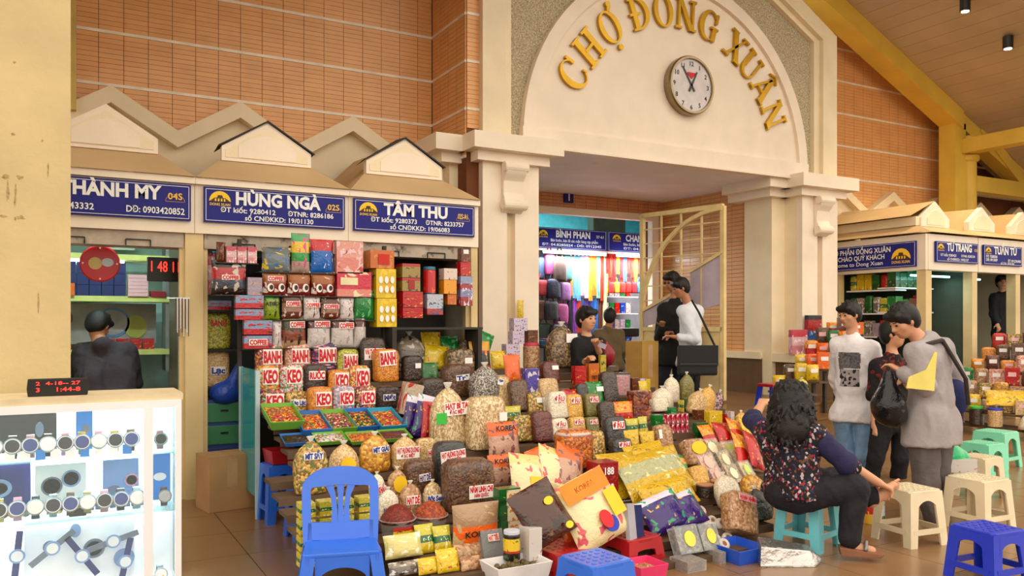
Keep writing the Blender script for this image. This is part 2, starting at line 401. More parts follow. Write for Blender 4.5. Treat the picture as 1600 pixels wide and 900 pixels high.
# pillars
def corbel(parent, p, ry=0, s=1):
    c = link('corbel', cached('corbelm', lambda: B().prismx([(0, 0), (-.14, 0), (-.16, -.06), (-.12, -.13), (-.06, -.2), (-.05, -.34), (-.09, -.42), (-.08, -.52), (0, -.56)], -.13, .13).mesh('corbel', bevel=.012)), CREAM2, parent, p, (0, 0, ry), s)
    link('scroll', cached('scrollm', lambda: B().lathe([(.055, -.15), (.06, -.14), (.06, .14), (.055, .15)], 14).mesh('scroll')), CREAM2, c, (0, -.075, -.47), (0, math.pi/2, 0))
    link('scroll', cached('scrollm', lambda: None), CREAM2, c, (0, -.10, -.05), (0, math.pi/2, 0))
def pillar(x0, x1, label, left):
    t = thing('pillar', label, 'pillar', ((x0+x1)/2, YP, 0)); struct(t); hw = (x1-x0)/2
    B().box((-hw, 0, .0), (hw, .55, 3.25)).obj('core', CREAM, t)
    g = .075; gx = .02
    B().box((-hw, -.1, .0), (gx-g, 0, 3.25)).obj('shaft', CREAM2, t); B().box((gx+g*.4, -.1, .0), (hw, 0, 3.25)).obj('shaft', CREAM2, t)
    B().box((-hw-.26, .22, .0), (-hw, .75, 3.25)).obj('side_pilaster', CREAM, t)
    B().box((-hw-.1, -.18, 3.25), (hw+.1, .7, 3.36)).obj('capital', CREAM2, t)
    B().box((-hw-.2, -.30, 3.36), (hw+.22, .8, 3.54)).obj('capital', CREAM2, t)
    B().box((-hw-.40, .12, 3.25), (-hw-.0, .95, 3.36)).obj('capital_return', CREAM2, t)
    B().box((-hw-.52, .0, 3.36), (-hw-.0, .95, 3.54)).obj('capital_return', CREAM2, t)
    corbel(t, (gx-.02, -.1, 3.25)); corbel(t, (-hw-.02 if not left else -hw-.26, .5, 3.25), -math.pi/2)
    return t
pillar(4.136, 4.862, 'cream portal pillar with scroll corbel left of the entrance', True)
pr = pillar(9.2, 9.93, 'cream portal pillar with scroll corbel right of the entrance, stone ledge at its foot', False)
B().box((-.62, -.25, .9), (.5, .6, 1.02)).obj('ledge', CREAM, pr); B().box((-.55, -.18, 0), (.45, .6, .9)).obj('plinth', M('brown stone plinth', (104, 76, 48), .4), pr)
# gold letters on the arch, serif shapes
GOLD = M('gold letter enamel', (196, 150, 30), .28, metal=.55, var=.1); GOLDS = GOLD
def ell(rx, rz, n=28, cx=0, cz=0, a0=0, a1=360): return [(cx+rx*math.cos(math.radians(a0+(a1-a0)*i/n)), cz+rz*math.sin(math.radians(a0+(a1-a0)*i/n))) for i in range(n+1)]
def crescent(b, o, i_, y0, y1):
    for k in range(len(o)-1): b.prism([i_[k], o[k], o[k+1], i_[k+1]], y0, y1)
def glyph(ch):
    b = B(); y0, y1 = -.045, 0; ne = [0]
    def R(x0, z0, x1, z1): ne[0] += 1; b.prism([(x0, z0), (x1, z0), (x1, z1), (x0, z1)], y0-.0006*ne[0], y1)
    S = lambda x, z, w_=.09: R(x-w_, z-.012 if z > 0 else z, x+w_, z+.012 if z < 0 else z)
    def stem(x, w_, z0=-.2, z1=.2, s=True):
        R(x-w_/2, z0, x+w_/2, z1)
        if s: R(x-w_/2-.035, z0, x+w_/2+.035, z0+.03); R(x-w_/2-.035, z1-.03, x+w_/2+.035, z1)
    def diag(x0, x1, w_, z0=-.2, z1=.2): b.prism([(x0-w_/2, z0), (x0+w_/2, z0), (x1+w_/2, z1), (x1-w_/2, z1)], y0-.002, y1)
    def serif(x, z, w_=.06): R(x-w_, z-.015, x+w_, z+.015)
    if ch == 'H': stem(-.1, .07); stem(.1, .07); R(-.08, -.018, .08, .018)
    if ch == 'N': stem(-.115, .035); stem(.115, .035); diag(.1, -.115, .075)
    if ch in 'CG':
        crescent(b, ell(.16, .205, 28, 0, 0, 40, 320), ell(.105, .185, 28, .02, 0, 44, 316), y0, y1)
        R(.10, .06, .135, .19)
        if ch == 'G': R(.07, -.19, .135, .0); R(.04, -.03, .165, .0)
        else: R(.105, -.15, .13, -.09)
    if ch == 'O': crescent(b, ell(.155, .205), ell(.09, .185), y0, y1)
    if ch == 'D':
        stem(-.09, .07); crescent(b, ell(.22, .2, 20, -.07, 0, -90, 90), ell(.15, .175, 20, -.07, 0, -90, 90), y0, y1); R(-.17, -.016, .0, .016)
    if ch == 'X': diag(.11, -.11, .08); diag(-.11, .11, .035); serif(-.11, -.185); serif(.11, -.185); serif(-.11, .185); serif(.11, .185)
    if ch == 'U':
        R(-.135, -.07, -.065, .2); R(.085, -.07, .12, .2); serif(-.1, .185); serif(.1, .185, .055)
        crescent(b, ell(.128, .13, 18, -.007, -.07, 180, 360), ell(.085, .105, 18, .005, -.07, 180, 360), y0, y1)
    if ch == 'A': diag(-.13, 0, .035); diag(.12, .0, .08); R(-.07, -.08, .07, -.05); serif(-.13, -.185, .05); serif(.12, -.185, .06)
    return b
def accent(b, ch):
    y0, y1 = -.045, 0
    if ch == '^': b.prism([(-.1, .23), (-.07, .23), (0, .275), (0, .31)], y0, y1); b.prism([(.1, .23), (0, .31), (0, .275), (.07, .23)], y0, y1)
    if ch == '`': b.prism([(.1, .29), (.125, .31), (.06, .37), (.03, .36)], y0, y1)
    if ch == '.': b.prism(ell(.036, .036, 14, 0, -.27)[:-1], y0, y1)
    if ch == "'": b.prism([(.09, .15), (.15, .2), (.16, .26), (.11, .235), (.075, .19)], y0, y1); b.prism(ell(.036, .036, 12, .135, .245)[:-1], y0-.002, y1)
ls = thing('market_name_letters', 'gold serif letters spelling the market name along the arch', 'lettering', (XM, YP-.003, ZA))
for ch, ang, acc in (('C', 154, ''), ('H', 141, ''), ('O', 127.5, "'."), ('D', 111, ''), ('O', 98.8, '^`'), ('N', 87, ''), ('G', 74.5, ''), ('X', 58, ''), ('U', 47, ''), ('A', 36, '^'), ('N', 23.4, '')):
    b = glyph(ch)
    for a in acc: accent(b, a)
    o = b.obj('letter', GOLD, ls); a = math.radians(ang)
    o.location = (1.83*math.cos(a), 0, 1.83*math.sin(a)); o.rotation_euler = (0, math.pi/2-a, 0)
# wall clock
ck = thing('wall_clock', 'round wall clock with metal rim and grey-white face under the arch letters', 'clock', (7.156, YP, 4.52))
rim = B().lathe([(.37, 0), (.38, .03), (.38, .11), (.365, .13), (.34, .13), (.338, .09), (.338,.0)], 48).obj('rim', M('brushed steel rim', (150, 132, 100), .3, metal=.8), ck, smooth=False, rot=(math.pi/2, 0, 0))
B().lathe([(.337, .085), (.337, .1)], 48).obj('dial', M('clock dial', (214, 206, 206), .4), ck, rot=(math.pi/2, 0, 0))
for k in range(1, 13):
    a = math.pi/2-k*math.pi/6; text(ck, str(k), (.28*math.cos(a), -.104, .28*math.sin(a)-.03), .06, BLACK, name='numeral')
def hand(ang, ln, wd, nm):
    o = B().prism([(-wd, -.09), (wd, -.09), (wd*.6, ln), (-wd*.6, ln)], -.112, -.108).obj(nm, M('dark clock hand', (60, 58, 58), .4), ck); o.rotation_euler = (0, math.radians(ang), 0)
hand(-33, .27, .014, 'minute_hand'); hand(27, .20, .017, 'hour_hand')
B().prism([(-.08, .15), (0, .08), (.08, .15), (.06, .165), (-.06, .165)], -.107, -.103).obj('red_mark', RED, ck)
# passage gate leaf, folded back against the wall
GATE = M('cream gate metal', (224, 198, 140), .5)
a = atD(1004, 336, 11.6); bb = atD(1130, 323, 10.6); gt = thing('metal_gate', 'cream metal gate leaf with arched bars and lilac lower panels, standing open', 'gate', (a.x, a.y, .42), math.atan2(bb.y-a.y, bb.x-a.x))
GW = math.hypot(bb.x-a.x, bb.y-a.y); GT = 2.55
for x in (0, GW): B().box((x-.03, -.03, .03), (x+.03, .03, GT)).obj('stile', GATE, gt)
for z in (.06, .95, GT): B().box((0, -.03, z-.03), (GW, .03, z+.03)).obj('rail', GATE, gt)
for k in range(1, 4): B().box((GW*k/4-.012, -.012, .95), (GW*k/4+.012, .012, GT)).obj('bar', GATE, gt)
for k in range(1, 8): B().box((0, -.008, .95+.2*k-.008), (GW, .008, .95+.2*k+.008)).obj('bar', GATE, gt)
q = B()
for i in range(14):
    t0, t1 = math.radians(90*i/14), math.radians(90*(i+1)/14)
    q.bar((GW-GW*math.cos(t0), -.02, 1.1+1.42*math.sin(t0)), (GW-GW*math.cos(t1), -.02, 1.1+1.42*math.sin(t1)), .05)
q.obj('arched_bar', GATE, gt)
LIL = M('lilac gate panel', (186, 170, 186), .5)
B().prism([(.03, .98), (GW-.03, 1.28), (GW-.03, 1.95), (GW*.62, 1.72), (GW*.62, 1.55), (.03, 1.2)], -.01, .01).obj('panel', LIL, gt)
B().bar((GW*.62, -.02, 1.72), (GW, -.02, 1.95), .04).obj('panel_edge', GATE, gt); B().bar((0, -.02, 1.2), (GW*.62, -.02, 1.55), .04).obj('panel_edge', GATE, gt)
B().box((.05, -.006, .09), (GW-.05, .006, .92)).obj('lower_panel', GATE, gt)
# ================================================================ kiosks
def emblem(parent, x, z, s, y=-.012):
    e = B().prism(ell(s, s, 22, x, z, 0, 180), y, y+.004).obj('emblem', YELT, parent)
    B().prism([(x-s*.95, z-.0), (x-s*.5, z+s*.34), (x-s*.28, z+s*.34), (x-s*.2, z+s*.6), (x+s*.2, z+s*.6), (x+s*.28, z+s*.34), (x+s*.5, z+s*.34), (x+s*.95, z), (x+s*.95, z-s*.06), (x-s*.95, z-s*.06)][::-1], y-.003, y+.001).obj('emblem_roof', M('emblem brown', (70, 46, 26), .5), e)
    for k in (-.42, -.14, .14, .42): B().box((x+s*k-s*.07, y-.004, z-s*.0), (x+s*k+s*.07, y-.001, z+s*.26)).obj('emblem_column', YELT, e)
    text(e, 'DONG XUAN', (x, y-.003, z-s*.42), s*.26, YELT, wide=s*1.9, bold=.02)
def sign(name, label, x0, x1, z0, z1, Y, lines, rot=0, emb=None, plate=None, loc=None, group='blue shop signs'):
    t = thing('shop_sign', label, 'sign', loc or ((x0+x1)/2, Y, (z0+z1)/2), rot, group)
    hw, hh = (x1-x0)/2, (z1-z0)/2
    B().box((-hw, -.008, -hh), (hw, .02, hh)).obj('board', BLUE, t)
    i = .014; lw = .004
    q = B()
    for a in (((-hw+i), -hh+i, hw-i, -hh+i+lw), (-hw+i, hh-i-lw, hw-i, hh-i), (-hw+i, -hh+i, -hw+i+lw, hh-i), (hw-i-lw, -hh+i, hw-i, hh-i)): q.box((a[0], -.011, a[1]), (a[2], -.007, a[3]))
    q.obj('border', WHITE, t)
    for s, x, z, h, wd, col, bold in lines: text(t, s, (x, -.012, z), h, col, wide=wd, bold=bold)
    if emb: emblem(t, *emb)
    if plate:
        x, z, s, tx = plate; o = ell(s, s*.85, 18, x, z, 0, 180); n = ell(s-.004, s*.85-.004, 18, x, z, 0, 180)
        q = B(); crescent(q, o, n, -.011, -.007); q.box((x-s, -.011, z), (x+s, -.007, z+.004)); q.obj('plate_outline', M('tan line', (176, 140, 90), .5), t)
        text(t, tx, (x, -.012, z+.02), s*.72, YELT, wide=s*1.45, bold=.012)
    return t
YK = 7.2
KX = [-.29, .99, 2.29, 3.60]
WALLI = M('kiosk inner wall', (196, 190, 170), .7, var=.1)
TEALW = M('pale teal kiosk wall', (176, 214, 208), .6)
for k in range(3):
    x0, x1 = KX[k], KX[k+1]; xm = (x0+x1)/2
    t = thing('market_kiosk', ['cream kiosk with watch counter beside the yellow pillar', 'cream kiosk hung with coffee packets, middle of the left row', 'cream kiosk at right end of left row, against the portal pillar'][k], 'kiosk', (xm, YK, 0), 0, 'left row kiosks')
    hw = (x1-x0)/2
    B().box((-hw+.002, -.06, 2.19), (hw-.002, .12, 2.60)).obj('fascia', CREAM2, t)
    B().box((-hw+.001, -.10, 2.59), (hw-.001, .1, 2.645)).obj('cornice', CREAM2, t)
    B().box((-hw, -.04, 0), (-hw+.07, .1, 2.19)).obj('post', POST, t); B().box((hw-.07, -.04, 0), (hw, .1, 2.19)).obj('post', POST, t)
    B().box((-hw+.07, .0, 0), (-hw+.11, .07, 2.2)).obj('shutter_rail', POST, t); B().box((hw-.11, .0, 0), (hw-.07, .07, 2.2)).obj('shutter_rail', POST, t)
    B().box((-hw+.08, -.02, 2.07), (hw-.08, .22, 2.188)).obj('shutter_housing', SHUT, t)
    for s in (-.25, .22):
        q = B()
        q.bar((s-.09, -.03, 2.07), (s-.09, -.03, 2.12), .008); q.bar((s+.09, -.03, 2.07), (s+.09, -.03, 2.12), .008); q.bar((s-.09, -.03, 2.12), (s+.09, -.03, 2.12), .008)
        q.obj('shutter_handle', BLACK, t)
    B().box((-hw, 1.80, 0), (hw, 1.86, 2.6)).obj('back_wall', TEALW if k == 0 else WALLI, t)
    if k != 1: B().box((-hw, .1, 0), (-hw+.03, 1.8, 2.6)).obj('partition', WALLI, t)
    if k != 0: B().box((hw-.03, .1, 0), (hw, 1.8, 2.6)).obj('partition', WALLI, t)
    B().box((-hw, .1, 2.55), (hw, 1.8, 2.6)).obj('kiosk_ceiling', WALLI, t)
    # hipped front, gable with pediment, roof running back to the wall
    gx = .39; y0, y1 = -.12, .26
    vs = [(-hw+.002, y0, 2.645), (hw-.002, y0, 2.645), (gx, y1, 2.88), (-gx, y1, 2.88), (-hw+.002, 1.78, 2.645), (hw-.002, 1.78, 2.645), (0, y1+.02, 3.2), (0, 1.78, 3.28)]
    B().add(vs, [(0, 1, 2, 3), (0, 3, 6, 7, 4), (1, 5, 7, 6, 2), (3, 2, 6)]).obj('hip_roof', TAN, t)
    ped = B().prism([(-gx, 2.865), (gx, 2.865), (gx, 2.99), (0, 3.235), (-gx, 2.99)], y1-.04, y1+.04).obj('pediment', CREAM2, t)
    B().prism([(-.36, 2.895), (.36, 2.895), (.36, 2.96), (0, 3.18), (-.36, 2.96)], y1-.046, y1-.03).obj('pediment_field', CREAM, ped)
    B().prism([(-.25, 2.9), (.25, 2.9), (.25, 3.0), (.15, 3.075), (0, 3.11), (-.15, 3.075), (-.25, 3.0)], y1-.052, y1-.03).obj('pediment_panel', CREAM2, ped)
    if k > 0:
        B().add([(-gx-.03, y1-.06, 2.995), (0, y1-.06, 3.25), (gx+.03, y1-.06, 2.995), (gx+.03, y1+.2, 2.97), (0, y1+.2, 3.27), (-gx-.03, y1+.2, 2.97),
                 (-gx-.03, y1-.06, 2.98), (0, y1-.06, 3.232), (gx+.03, y1-.06, 2.98)], [(0, 1, 4, 5), (1, 2, 3, 4), (6, 7, 1, 0), (7, 8, 2, 1)]).obj('waterproof_sheet', M('black bitumen sheet', (32, 32, 36), .6), t)
SGN = [
 (.957-1.22, .957, 'blue sign reading HANH MY 04S partly behind the yellow pillar',
  [('THÀNH MY', .025, .015, .105, .72, WHITE, .042), ('ĐT: 9243332', -.275, -.10, .05, .36, WHITE, .018), ('DĐ: 0903420852', .345, -.10, .052, .43, WHITE, .018)], None, (.49, .0, .075, '04S')),
 (1.057, 2.249, 'blue sign reading HUNG NGA 02S, middle of the left kiosks',
  [('HÙNG NGÀ', .01, .015, .105, .72, WHITE, .042), ('ĐT kiốt: 9280412', -.24, -.055, .042, .45, WHITE, .018), ('ĐTNR: 8286186', .29, -.055, .042, .40, WHITE, .018), ('số CNĐKKD: 19/01130', .02, -.115, .042, .58, WHITE, .018)], (-.47, .03, .085), (.49, .0, .072, '02S')),
 (2.33, 3.54, 'blue sign reading TAM THU 02S-A1 on the kiosk next to the portal pillar',
  [('TÂM THU', .0, .015, .105, .64, WHITE, .042), ('ĐT kiốt: 9280373', -.22, -.055, .042, .45, WHITE, .018), ('ĐTNR: 8233757', .29, -.055, .042, .40, WHITE, .018), ('số CNĐKKD: 19/06083', .04, -.115, .042, .60, WHITE, .018)], (-.47, .03, .085), (.48, .0, .072, '02S-A1'))]
for x0, x1, lab, ln, em, pl in SGN: sign('shop_sign', lab, x0, x1, 2.285, 2.575, YK-.085, ln, 0, em, pl)
# zigzag gable trim on the tile wall
zz = thing('trim_1', 'beige zigzag gable trim along the tile wall above the left kiosks', 'trim'); struct(zz)
Z0 = .467-1.235*1
pk = []
for k in range(8): pk.append((Z0+.6175*k, 3.80 if k % 2 == 0 else 3.42))
pk = [p for p in pk if p[0] < 4.0]
for i in range(len(pk)-1):
    (xa, za), (xb, zb) = pk[i], pk[i+1]
    B().prism([(xa, za-.17), (xb, zb-.17), (xb, zb), (xa, za)], YW-.16, YW).obj('raking_board', BEIGE, zz)
    B().prism([(xa, 2.6), (xb, 2.6), (xb, zb-.16), (xa, za-.16)], YW-.03, YW+.01).obj('apron_panel', BEIGE, zz)
zz2 = thing('trim_2', 'beige zigzag gable trim along the tile wall above the right kiosks', 'trim'); struct(zz2)
pts = [(9.6, 3.60)] + [(10.55+.62*k, (3.30 if k % 2 == 0 else 3.68)) for k in range(12)]
for i in range(len(pts)-1):
    (xa, za), (xb, zb) = pts[i], pts[i+1]
    B().prism([(xa, za-.15), (xb, zb-.15), (xb, zb), (xa, za)], YW-.16, YW).obj('raking_board', BEIGE, zz2)
    B().prism([(xa, 2.5), (xb, 2.5), (xb, zb-.14), (xa, za-.14)], YW-.03, YW+.01).obj('apron_panel', BEIGE, zz2)
# big yellowed pillar at left and the conduit on the wall behind it
lp = struct(B().box((-1.4, 5.35, 0), (.07, 6.1, 6.2)).obj('pillar_front', PILL))
for (u_, v_, a_, b_) in ((8, 276, .05, .03), (30, 277, .05, .03), (12, 300, .02, .14), (24, 304, .018, .16), (5, 338, .06, .02), (32, 340, .06, .03), (24, 342, .02, .03), (22, 97, .02, .022), (75, 265, .012, .09), (20, 210, .03, .02), (66, 220, .014, .02), (60, 470, .012, .2)):
    p_ = atY(u_, v_, 5.349); B().prism([(p_.x+a_/2*math.cos(q_*.524)*random.uniform(.3, 1.1), p_.z+b_/2*math.sin(q_*.524)*random.uniform(.4, 1.1)) for q_ in range(12)], 5.3492, 5.3502).obj('scuff_mark', M('scuffed paint', (168, 142, 96), .8, var=.35, scale=60), lp)
tag(lp, 'broad yellowed pillar with scuff marks at the left edge', 'pillar')
tag(B().box((.02, 8.9, 3.5), (.165, 9.1, 4.7)).obj('cable_duct', M('olive yellow duct', (200, 172, 90), .5)), 'narrow olive yellow cable duct running up the tile wall beside the big pillar', 'duct')
# ================================================================ right kiosks
struct(B().box((14.0, 7.15, 0), (17.5, 9.1, 3.0)).obj('wall_sky_block', CREAM))  # plain unseen wall, added to block the open sky past the kiosks
t = thing('market_kiosk', 'corner kiosk on the right with long side sign facing the entrance', 'kiosk', (0, 0, 0), 0, 'right row kiosks')
XK = 10.62
GLS = GLASS('kiosk window glass', (200, 225, 225), .10)
B().box((XK-.05, YK-.05, 2.20), (XK+.1, 9.1, 2.70)).obj('side_fascia', CREAM2, t)
B().box((XK+.0, YK-.06, 2.20), (XK+1.15, YK+.12, 2.70)).obj('fascia', CREAM2, t)
B().box((XK-.03, YK-.04, 0), (XK+.1, YK+.1, 2.2)).obj('post', POST, t); B().box((XK+1.05, YK-.04, 0), (XK+1.17, YK+.1, 2.2)).obj('post', POST, t)
B().box((XK-.03, 8.62, 0), (XK+.1, 8.75, 2.2)).obj('post', POST, t)
B().box((XK-.02, YK+.1, 0), (XK+.08, 8.62, .75)).obj('side_base', POST, t)
B().box((XK+.0, 9.0, 0), (XK+1.15, 9.06, 2.6)).obj('back_wall', M('grey green wall', (66, 74, 62), .7), t)
B().box((XK, YK, 2.55), (XK+1.15, 9.0, 2.6)).obj('kiosk_ceiling', WALLI, t)
B().box((XK+1.1, YK+.1, 0), (XK+1.13, 9, 2.6)).obj('partition', M('grey green wall', (66, 74, 62), .7), t)
B().add([(XK-.12, YK-.12, 2.72), (XK-.12, 9.1, 2.72), (XK+.2, 9.1, 2.86), (XK+.2, YK+.25, 2.86)], [(0, 1, 2, 3)][::-1]).obj('side_hip', TAN, t)
B().box((XK+.17, YK+.25, 2.86), (XK+.3, 9.1, 2.99)).obj('side_parapet', CREAM, t)
B().add([(XK+.05, YK+.25, 2.99), (XK+.05, 9.1, 2.99), (XK+.62, 9.1, 3.24), (XK+.62, YK+.25, 3.24)], [(3, 2, 1, 0)]).obj('side_roof', TAN, t)
def gfront(t, xm, hw, gx=.33):
    y0, y1 = YK-.12, YK+.26
    vs = [(xm-hw, y0, 2.72), (xm+hw, y0, 2.72), (xm+gx, y1, 2.86), (xm-gx, y1, 2.86), (xm-hw, 9.05, 2.72), (xm+hw, 9.05, 2.72), (xm, y1+.02, 3.2), (xm, 9.05, 3.26)]
    B().add(vs, [(0, 1, 2, 3), (0, 3, 6, 7, 4), (1, 5, 7, 6, 2), (3, 2, 6)]).obj('hip_roof', TAN, t)
    p = B().prism([(xm-gx, 2.85), (xm+gx, 2.85), (xm+gx, 2.98), (xm, 3.22), (xm-gx, 2.98)], y1-.04, y1+.04).obj('pediment', CREAM2, t)
    B().prism([(xm-.2, 2.88), (xm+.2, 2.88), (xm+.2, 2.98), (xm+.12, 3.06), (xm, 3.1), (xm-.12, 3.06), (xm-.2, 2.98)], y1-.05, y1-.03).obj('pediment_panel', CREAM, p)
gfront(t, 11.2, .58)
for k in range(2):
    xa = 11.79+1.1*k
    t = thing('market_kiosk', ['dark cream kiosk second from the right corner, seller inside', 'cream kiosk cut by the right edge of the photo'][k], 'kiosk', (0, 0, 0), 0, 'right row kiosks')
    B().box((xa, YK-.06, 2.20), (xa+1.1, YK+.12, 2.70)).obj('fascia', CREAM2, t)
    B().box((xa+.98, YK-.04, 0), (xa+1.1, YK+.1, 2.2)).obj('post', POST, t)
    B().box((xa, 9.0, 0), (xa+1.1, 9.06, 2.6)).obj('back_wall', M('dark kiosk wall', (60, 62, 66), .7), t)
    B().box((xa, YK, 2.55), (xa+1.1, 9.0, 2.6)).obj('kiosk_ceiling', WALLI, t)
    gfront(t, xa+.55, .55)
sign('shop_sign', 'long blue side sign welcoming customers, on the corner kiosk right of the portal', -.85, .85, 2.24, 2.60, 0,
     [('CTY CỔ PHẦN ĐỒNG XUÂN', -.17, .055, .075, 1.25, WHITE, .02), ('KÍNH CHÀO QUÝ KHÁCH', -.17, -.04, .07, 1.05, WHITE, .02), ('Welcome to Dong Xuan', -.17, -.125, .06, 1.0, WHITE, .012)],
     -math.pi/2, (.62, -.06, .15), None, (XK-.07, YK+.93, 2.43))
sign('shop_sign', 'blue sign reading TU TRANG on the front of the right corner kiosk', 10.74, 11.72, 2.31, 2.60, YK-.09,
     [('TƯ TRANG', .04, .02, .11, .58, WHITE, .042), ('ĐT kiốt: 9280423', -.22, -.06, .035, .36, WHITE, .015), ('ĐTNR: 8285334', .24, -.06, .035, .33, WHITE, .015), ('số CNĐKKD: 19/02137', 0, -.115, .035, .5, WHITE, .015), ('02S', .43, .03, .04, .08, YELT, .01)], 0, (-.39, .04, .07))
sign('shop_sign', 'blue sign reading TUAN TU, second on the right kiosks', 11.86, 12.84, 2.31, 2.60, YK-.09,
     [('TUẤN TÚ', .05, .02, .11, .58, WHITE, .042), ('ĐT: 9280506', -.3, -.04, .04, .28, WHITE, .02), ('DĐ: 0913009', -.3, -.09, .04, .28, WHITE, .02), ('ĐT: 0912396983', .28, -.09, .04, .34, WHITE, .02), ('số CN: 19/01463', .1, -.125, .03, .35, WHITE, .015)], 0, (-.38, .04, .07))
sign('shop_sign', 'blue sign cut by the right edge of the photo', 12.97, 13.9, 2.31, 2.60, YK-.09, [], 0, (-.38, .04, .07))
# ================================================================ goods: unit shapes (1 x 1 x 1, base at z=0, front to -Y)
def m_pouch(seed=0):
    rnd = random.Random(seed); n, m = 9, 10; b = B(); vs = []; fs = []
    for side in (-1, 1):
        for j in range(m+1):
            z = j/m; pin = 1-.05*math.sin(math.pi*z)
            for i in range(n+1):
                x = (i/n-.5)*pin
                f = max(0, (1-abs(2*i/n-1)**2.6))*max(0, 1-abs(2*min(z/.93, 1)-1)**3.0)**.75
                vs.append((x, side*(.03+.47*f*(1+rnd.uniform(-.12, .12))), z))
    o = (n+1)*(m+1)
    for j in range(m):
        for i in range(n):
            a = j*(n+1)+i; fs.append((a, a+1, a+n+2, a+n+1)); fs.append((o+a, o+a+n+1, o+a+n+2, o+a+1))
    for j in range(m):
        a = j*(n+1); fs.append((a, a+n+1, o+a+n+1, o+a)); a += n; fs.append((a, o+a, o+a+n+1, a+n+1))
    for i in range(n):
        a = m*(n+1)+i; fs.append((a, a+1, o+a+1, o+a)); fs.append((i, o+i, o+i+1, i+1))
    return b.add(vs, fs).mesh('pouch', smooth=True)
def m_sack(seed, prof, pw):
    rnd = random.Random(seed); b = B().lathe(prof, 20, pw=pw)
    b.v = [(x*(1+rnd.uniform(-.05, .05)), y*(1+rnd.uniform(-.05, .05)), max(0, z+rnd.uniform(-.012, .012)) if 0 < z < .99 else z) for x, y, z in b.v]
    return b.mesh('sack', smooth=True)
PR_BAG = [(.38, 0), (.47, .02), (.5, .10), (.5, .35), (.5, .66), (.495, .82), (.46, .92), (.36, .98), (.20, 1.0)]
PR_TIED = [(.30, 0), (.45, .04), (.5, .15), (.5, .38), (.485, .58), (.42, .72), (.30, .83), (.16, .90), (.08, .93)]
PR_NECK = [(.06, .90), (.05, .94), (.075, .97), (.13, 1.02), (.10, 1.03)]
def m_tray(): 
    b = B(); o, i_, w_ = .5, .46, .42
    def rg(a, z): return [(-a, -a, z), (a, -a, z), (a, a, z), (-a, a, z)]
    vs = rg(.43, 0)+rg(.5, 1)+rg(.465, 1)+rg(.40, .08); fs = [(3, 2, 1, 0), (12, 13, 14, 15)]
    for k in range(3):
        for e in range(4): fs.append((4*k+e, 4*k+(e+1) % 4, 4*k+4+(e+1) % 4, 4*k+4+e))
    return b.add(vs, fs).mesh('tray', bevel=.012)
def m_heap(seed, hgt=.5):
    rnd = random.Random(seed); n = 12; b = B(); vs = []
    for j in range(n+1):
        for i in range(n+1):
            x, y = i/n-.5, j/n-.5; e = max(0, 1-(max(abs(x), abs(y))/.5)**3)
            vs.append((x, y, hgt*e*(.75+rnd.uniform(-.25, .25))))
    fs = [(j*(n+1)+i, j*(n+1)+i+1, (j+1)*(n+1)+i+1, (j+1)*(n+1)+i) for j in range(n) for i in range(n)]
    return b.add(vs, fs).mesh('heap', smooth=False)
def m_round(prof, n=20): return B().lathe(prof, n).mesh('round', smooth=False)
def UM(kind, seed=0):
    k = (kind, seed % 3)
    if k in _mc: return _mc[k]
    s = seed % 3
    me = {'pouch': lambda: m_pouch(s), 'bag': lambda: m_sack(s, PR_BAG, 5), 'tied': lambda: m_sack(s+5, PR_TIED, 2.6), 'neck': lambda: m_sack(s+9, PR_NECK, 2),
          'box': lambda: B().box((-.5, -.5, 0), (.5, .5, 1)).mesh('box', bevel=.015), 'tray': m_tray, 'heap': lambda: m_heap(s),
          'jar': lambda: m_round([(.46, 0), (.5, .03), (.5, .84), (.42, .9), (.42, .93)]), 'lid': lambda: m_round([(.47, .88), (.48, .89), (.48, .98), (.46, 1.0)]),
          'disc': lambda: B().prism(ell(.5, .5, 20)[:-1], -.5, .5).mesh('disc'),
          'tub': lambda: m_round([(.40, 0), (.5, 1), (.53, 1), (.53, .96)]), 'mound': lambda: m_sack(s+2, [(.5, 0), (.46, .25), (.36, .55), (.22, .85), (.06, 1.0)], 2),
          'sheet': lambda: B().box((-.5, -.5, 0), (.5, .5, 1)).mesh('sheet')}[kind]()
    _mc[k] = me; return me
PAPER = M('white paper label', (246, 240, 236), .6, var=.03)
BLUEI = M('blue ink', (40, 60, 150), .6)
YSTK = M('yellow round sticker', (246, 196, 30), .45); PURP = M('purple ink', (70, 30, 120), .5)
FILM = GLASS('clear plastic film', (250, 250, 248), .16)
FILMN = GLASS('gathered film neck', (244, 240, 232), .55)
TIEG = M('green tie', (60, 190, 70), .5)
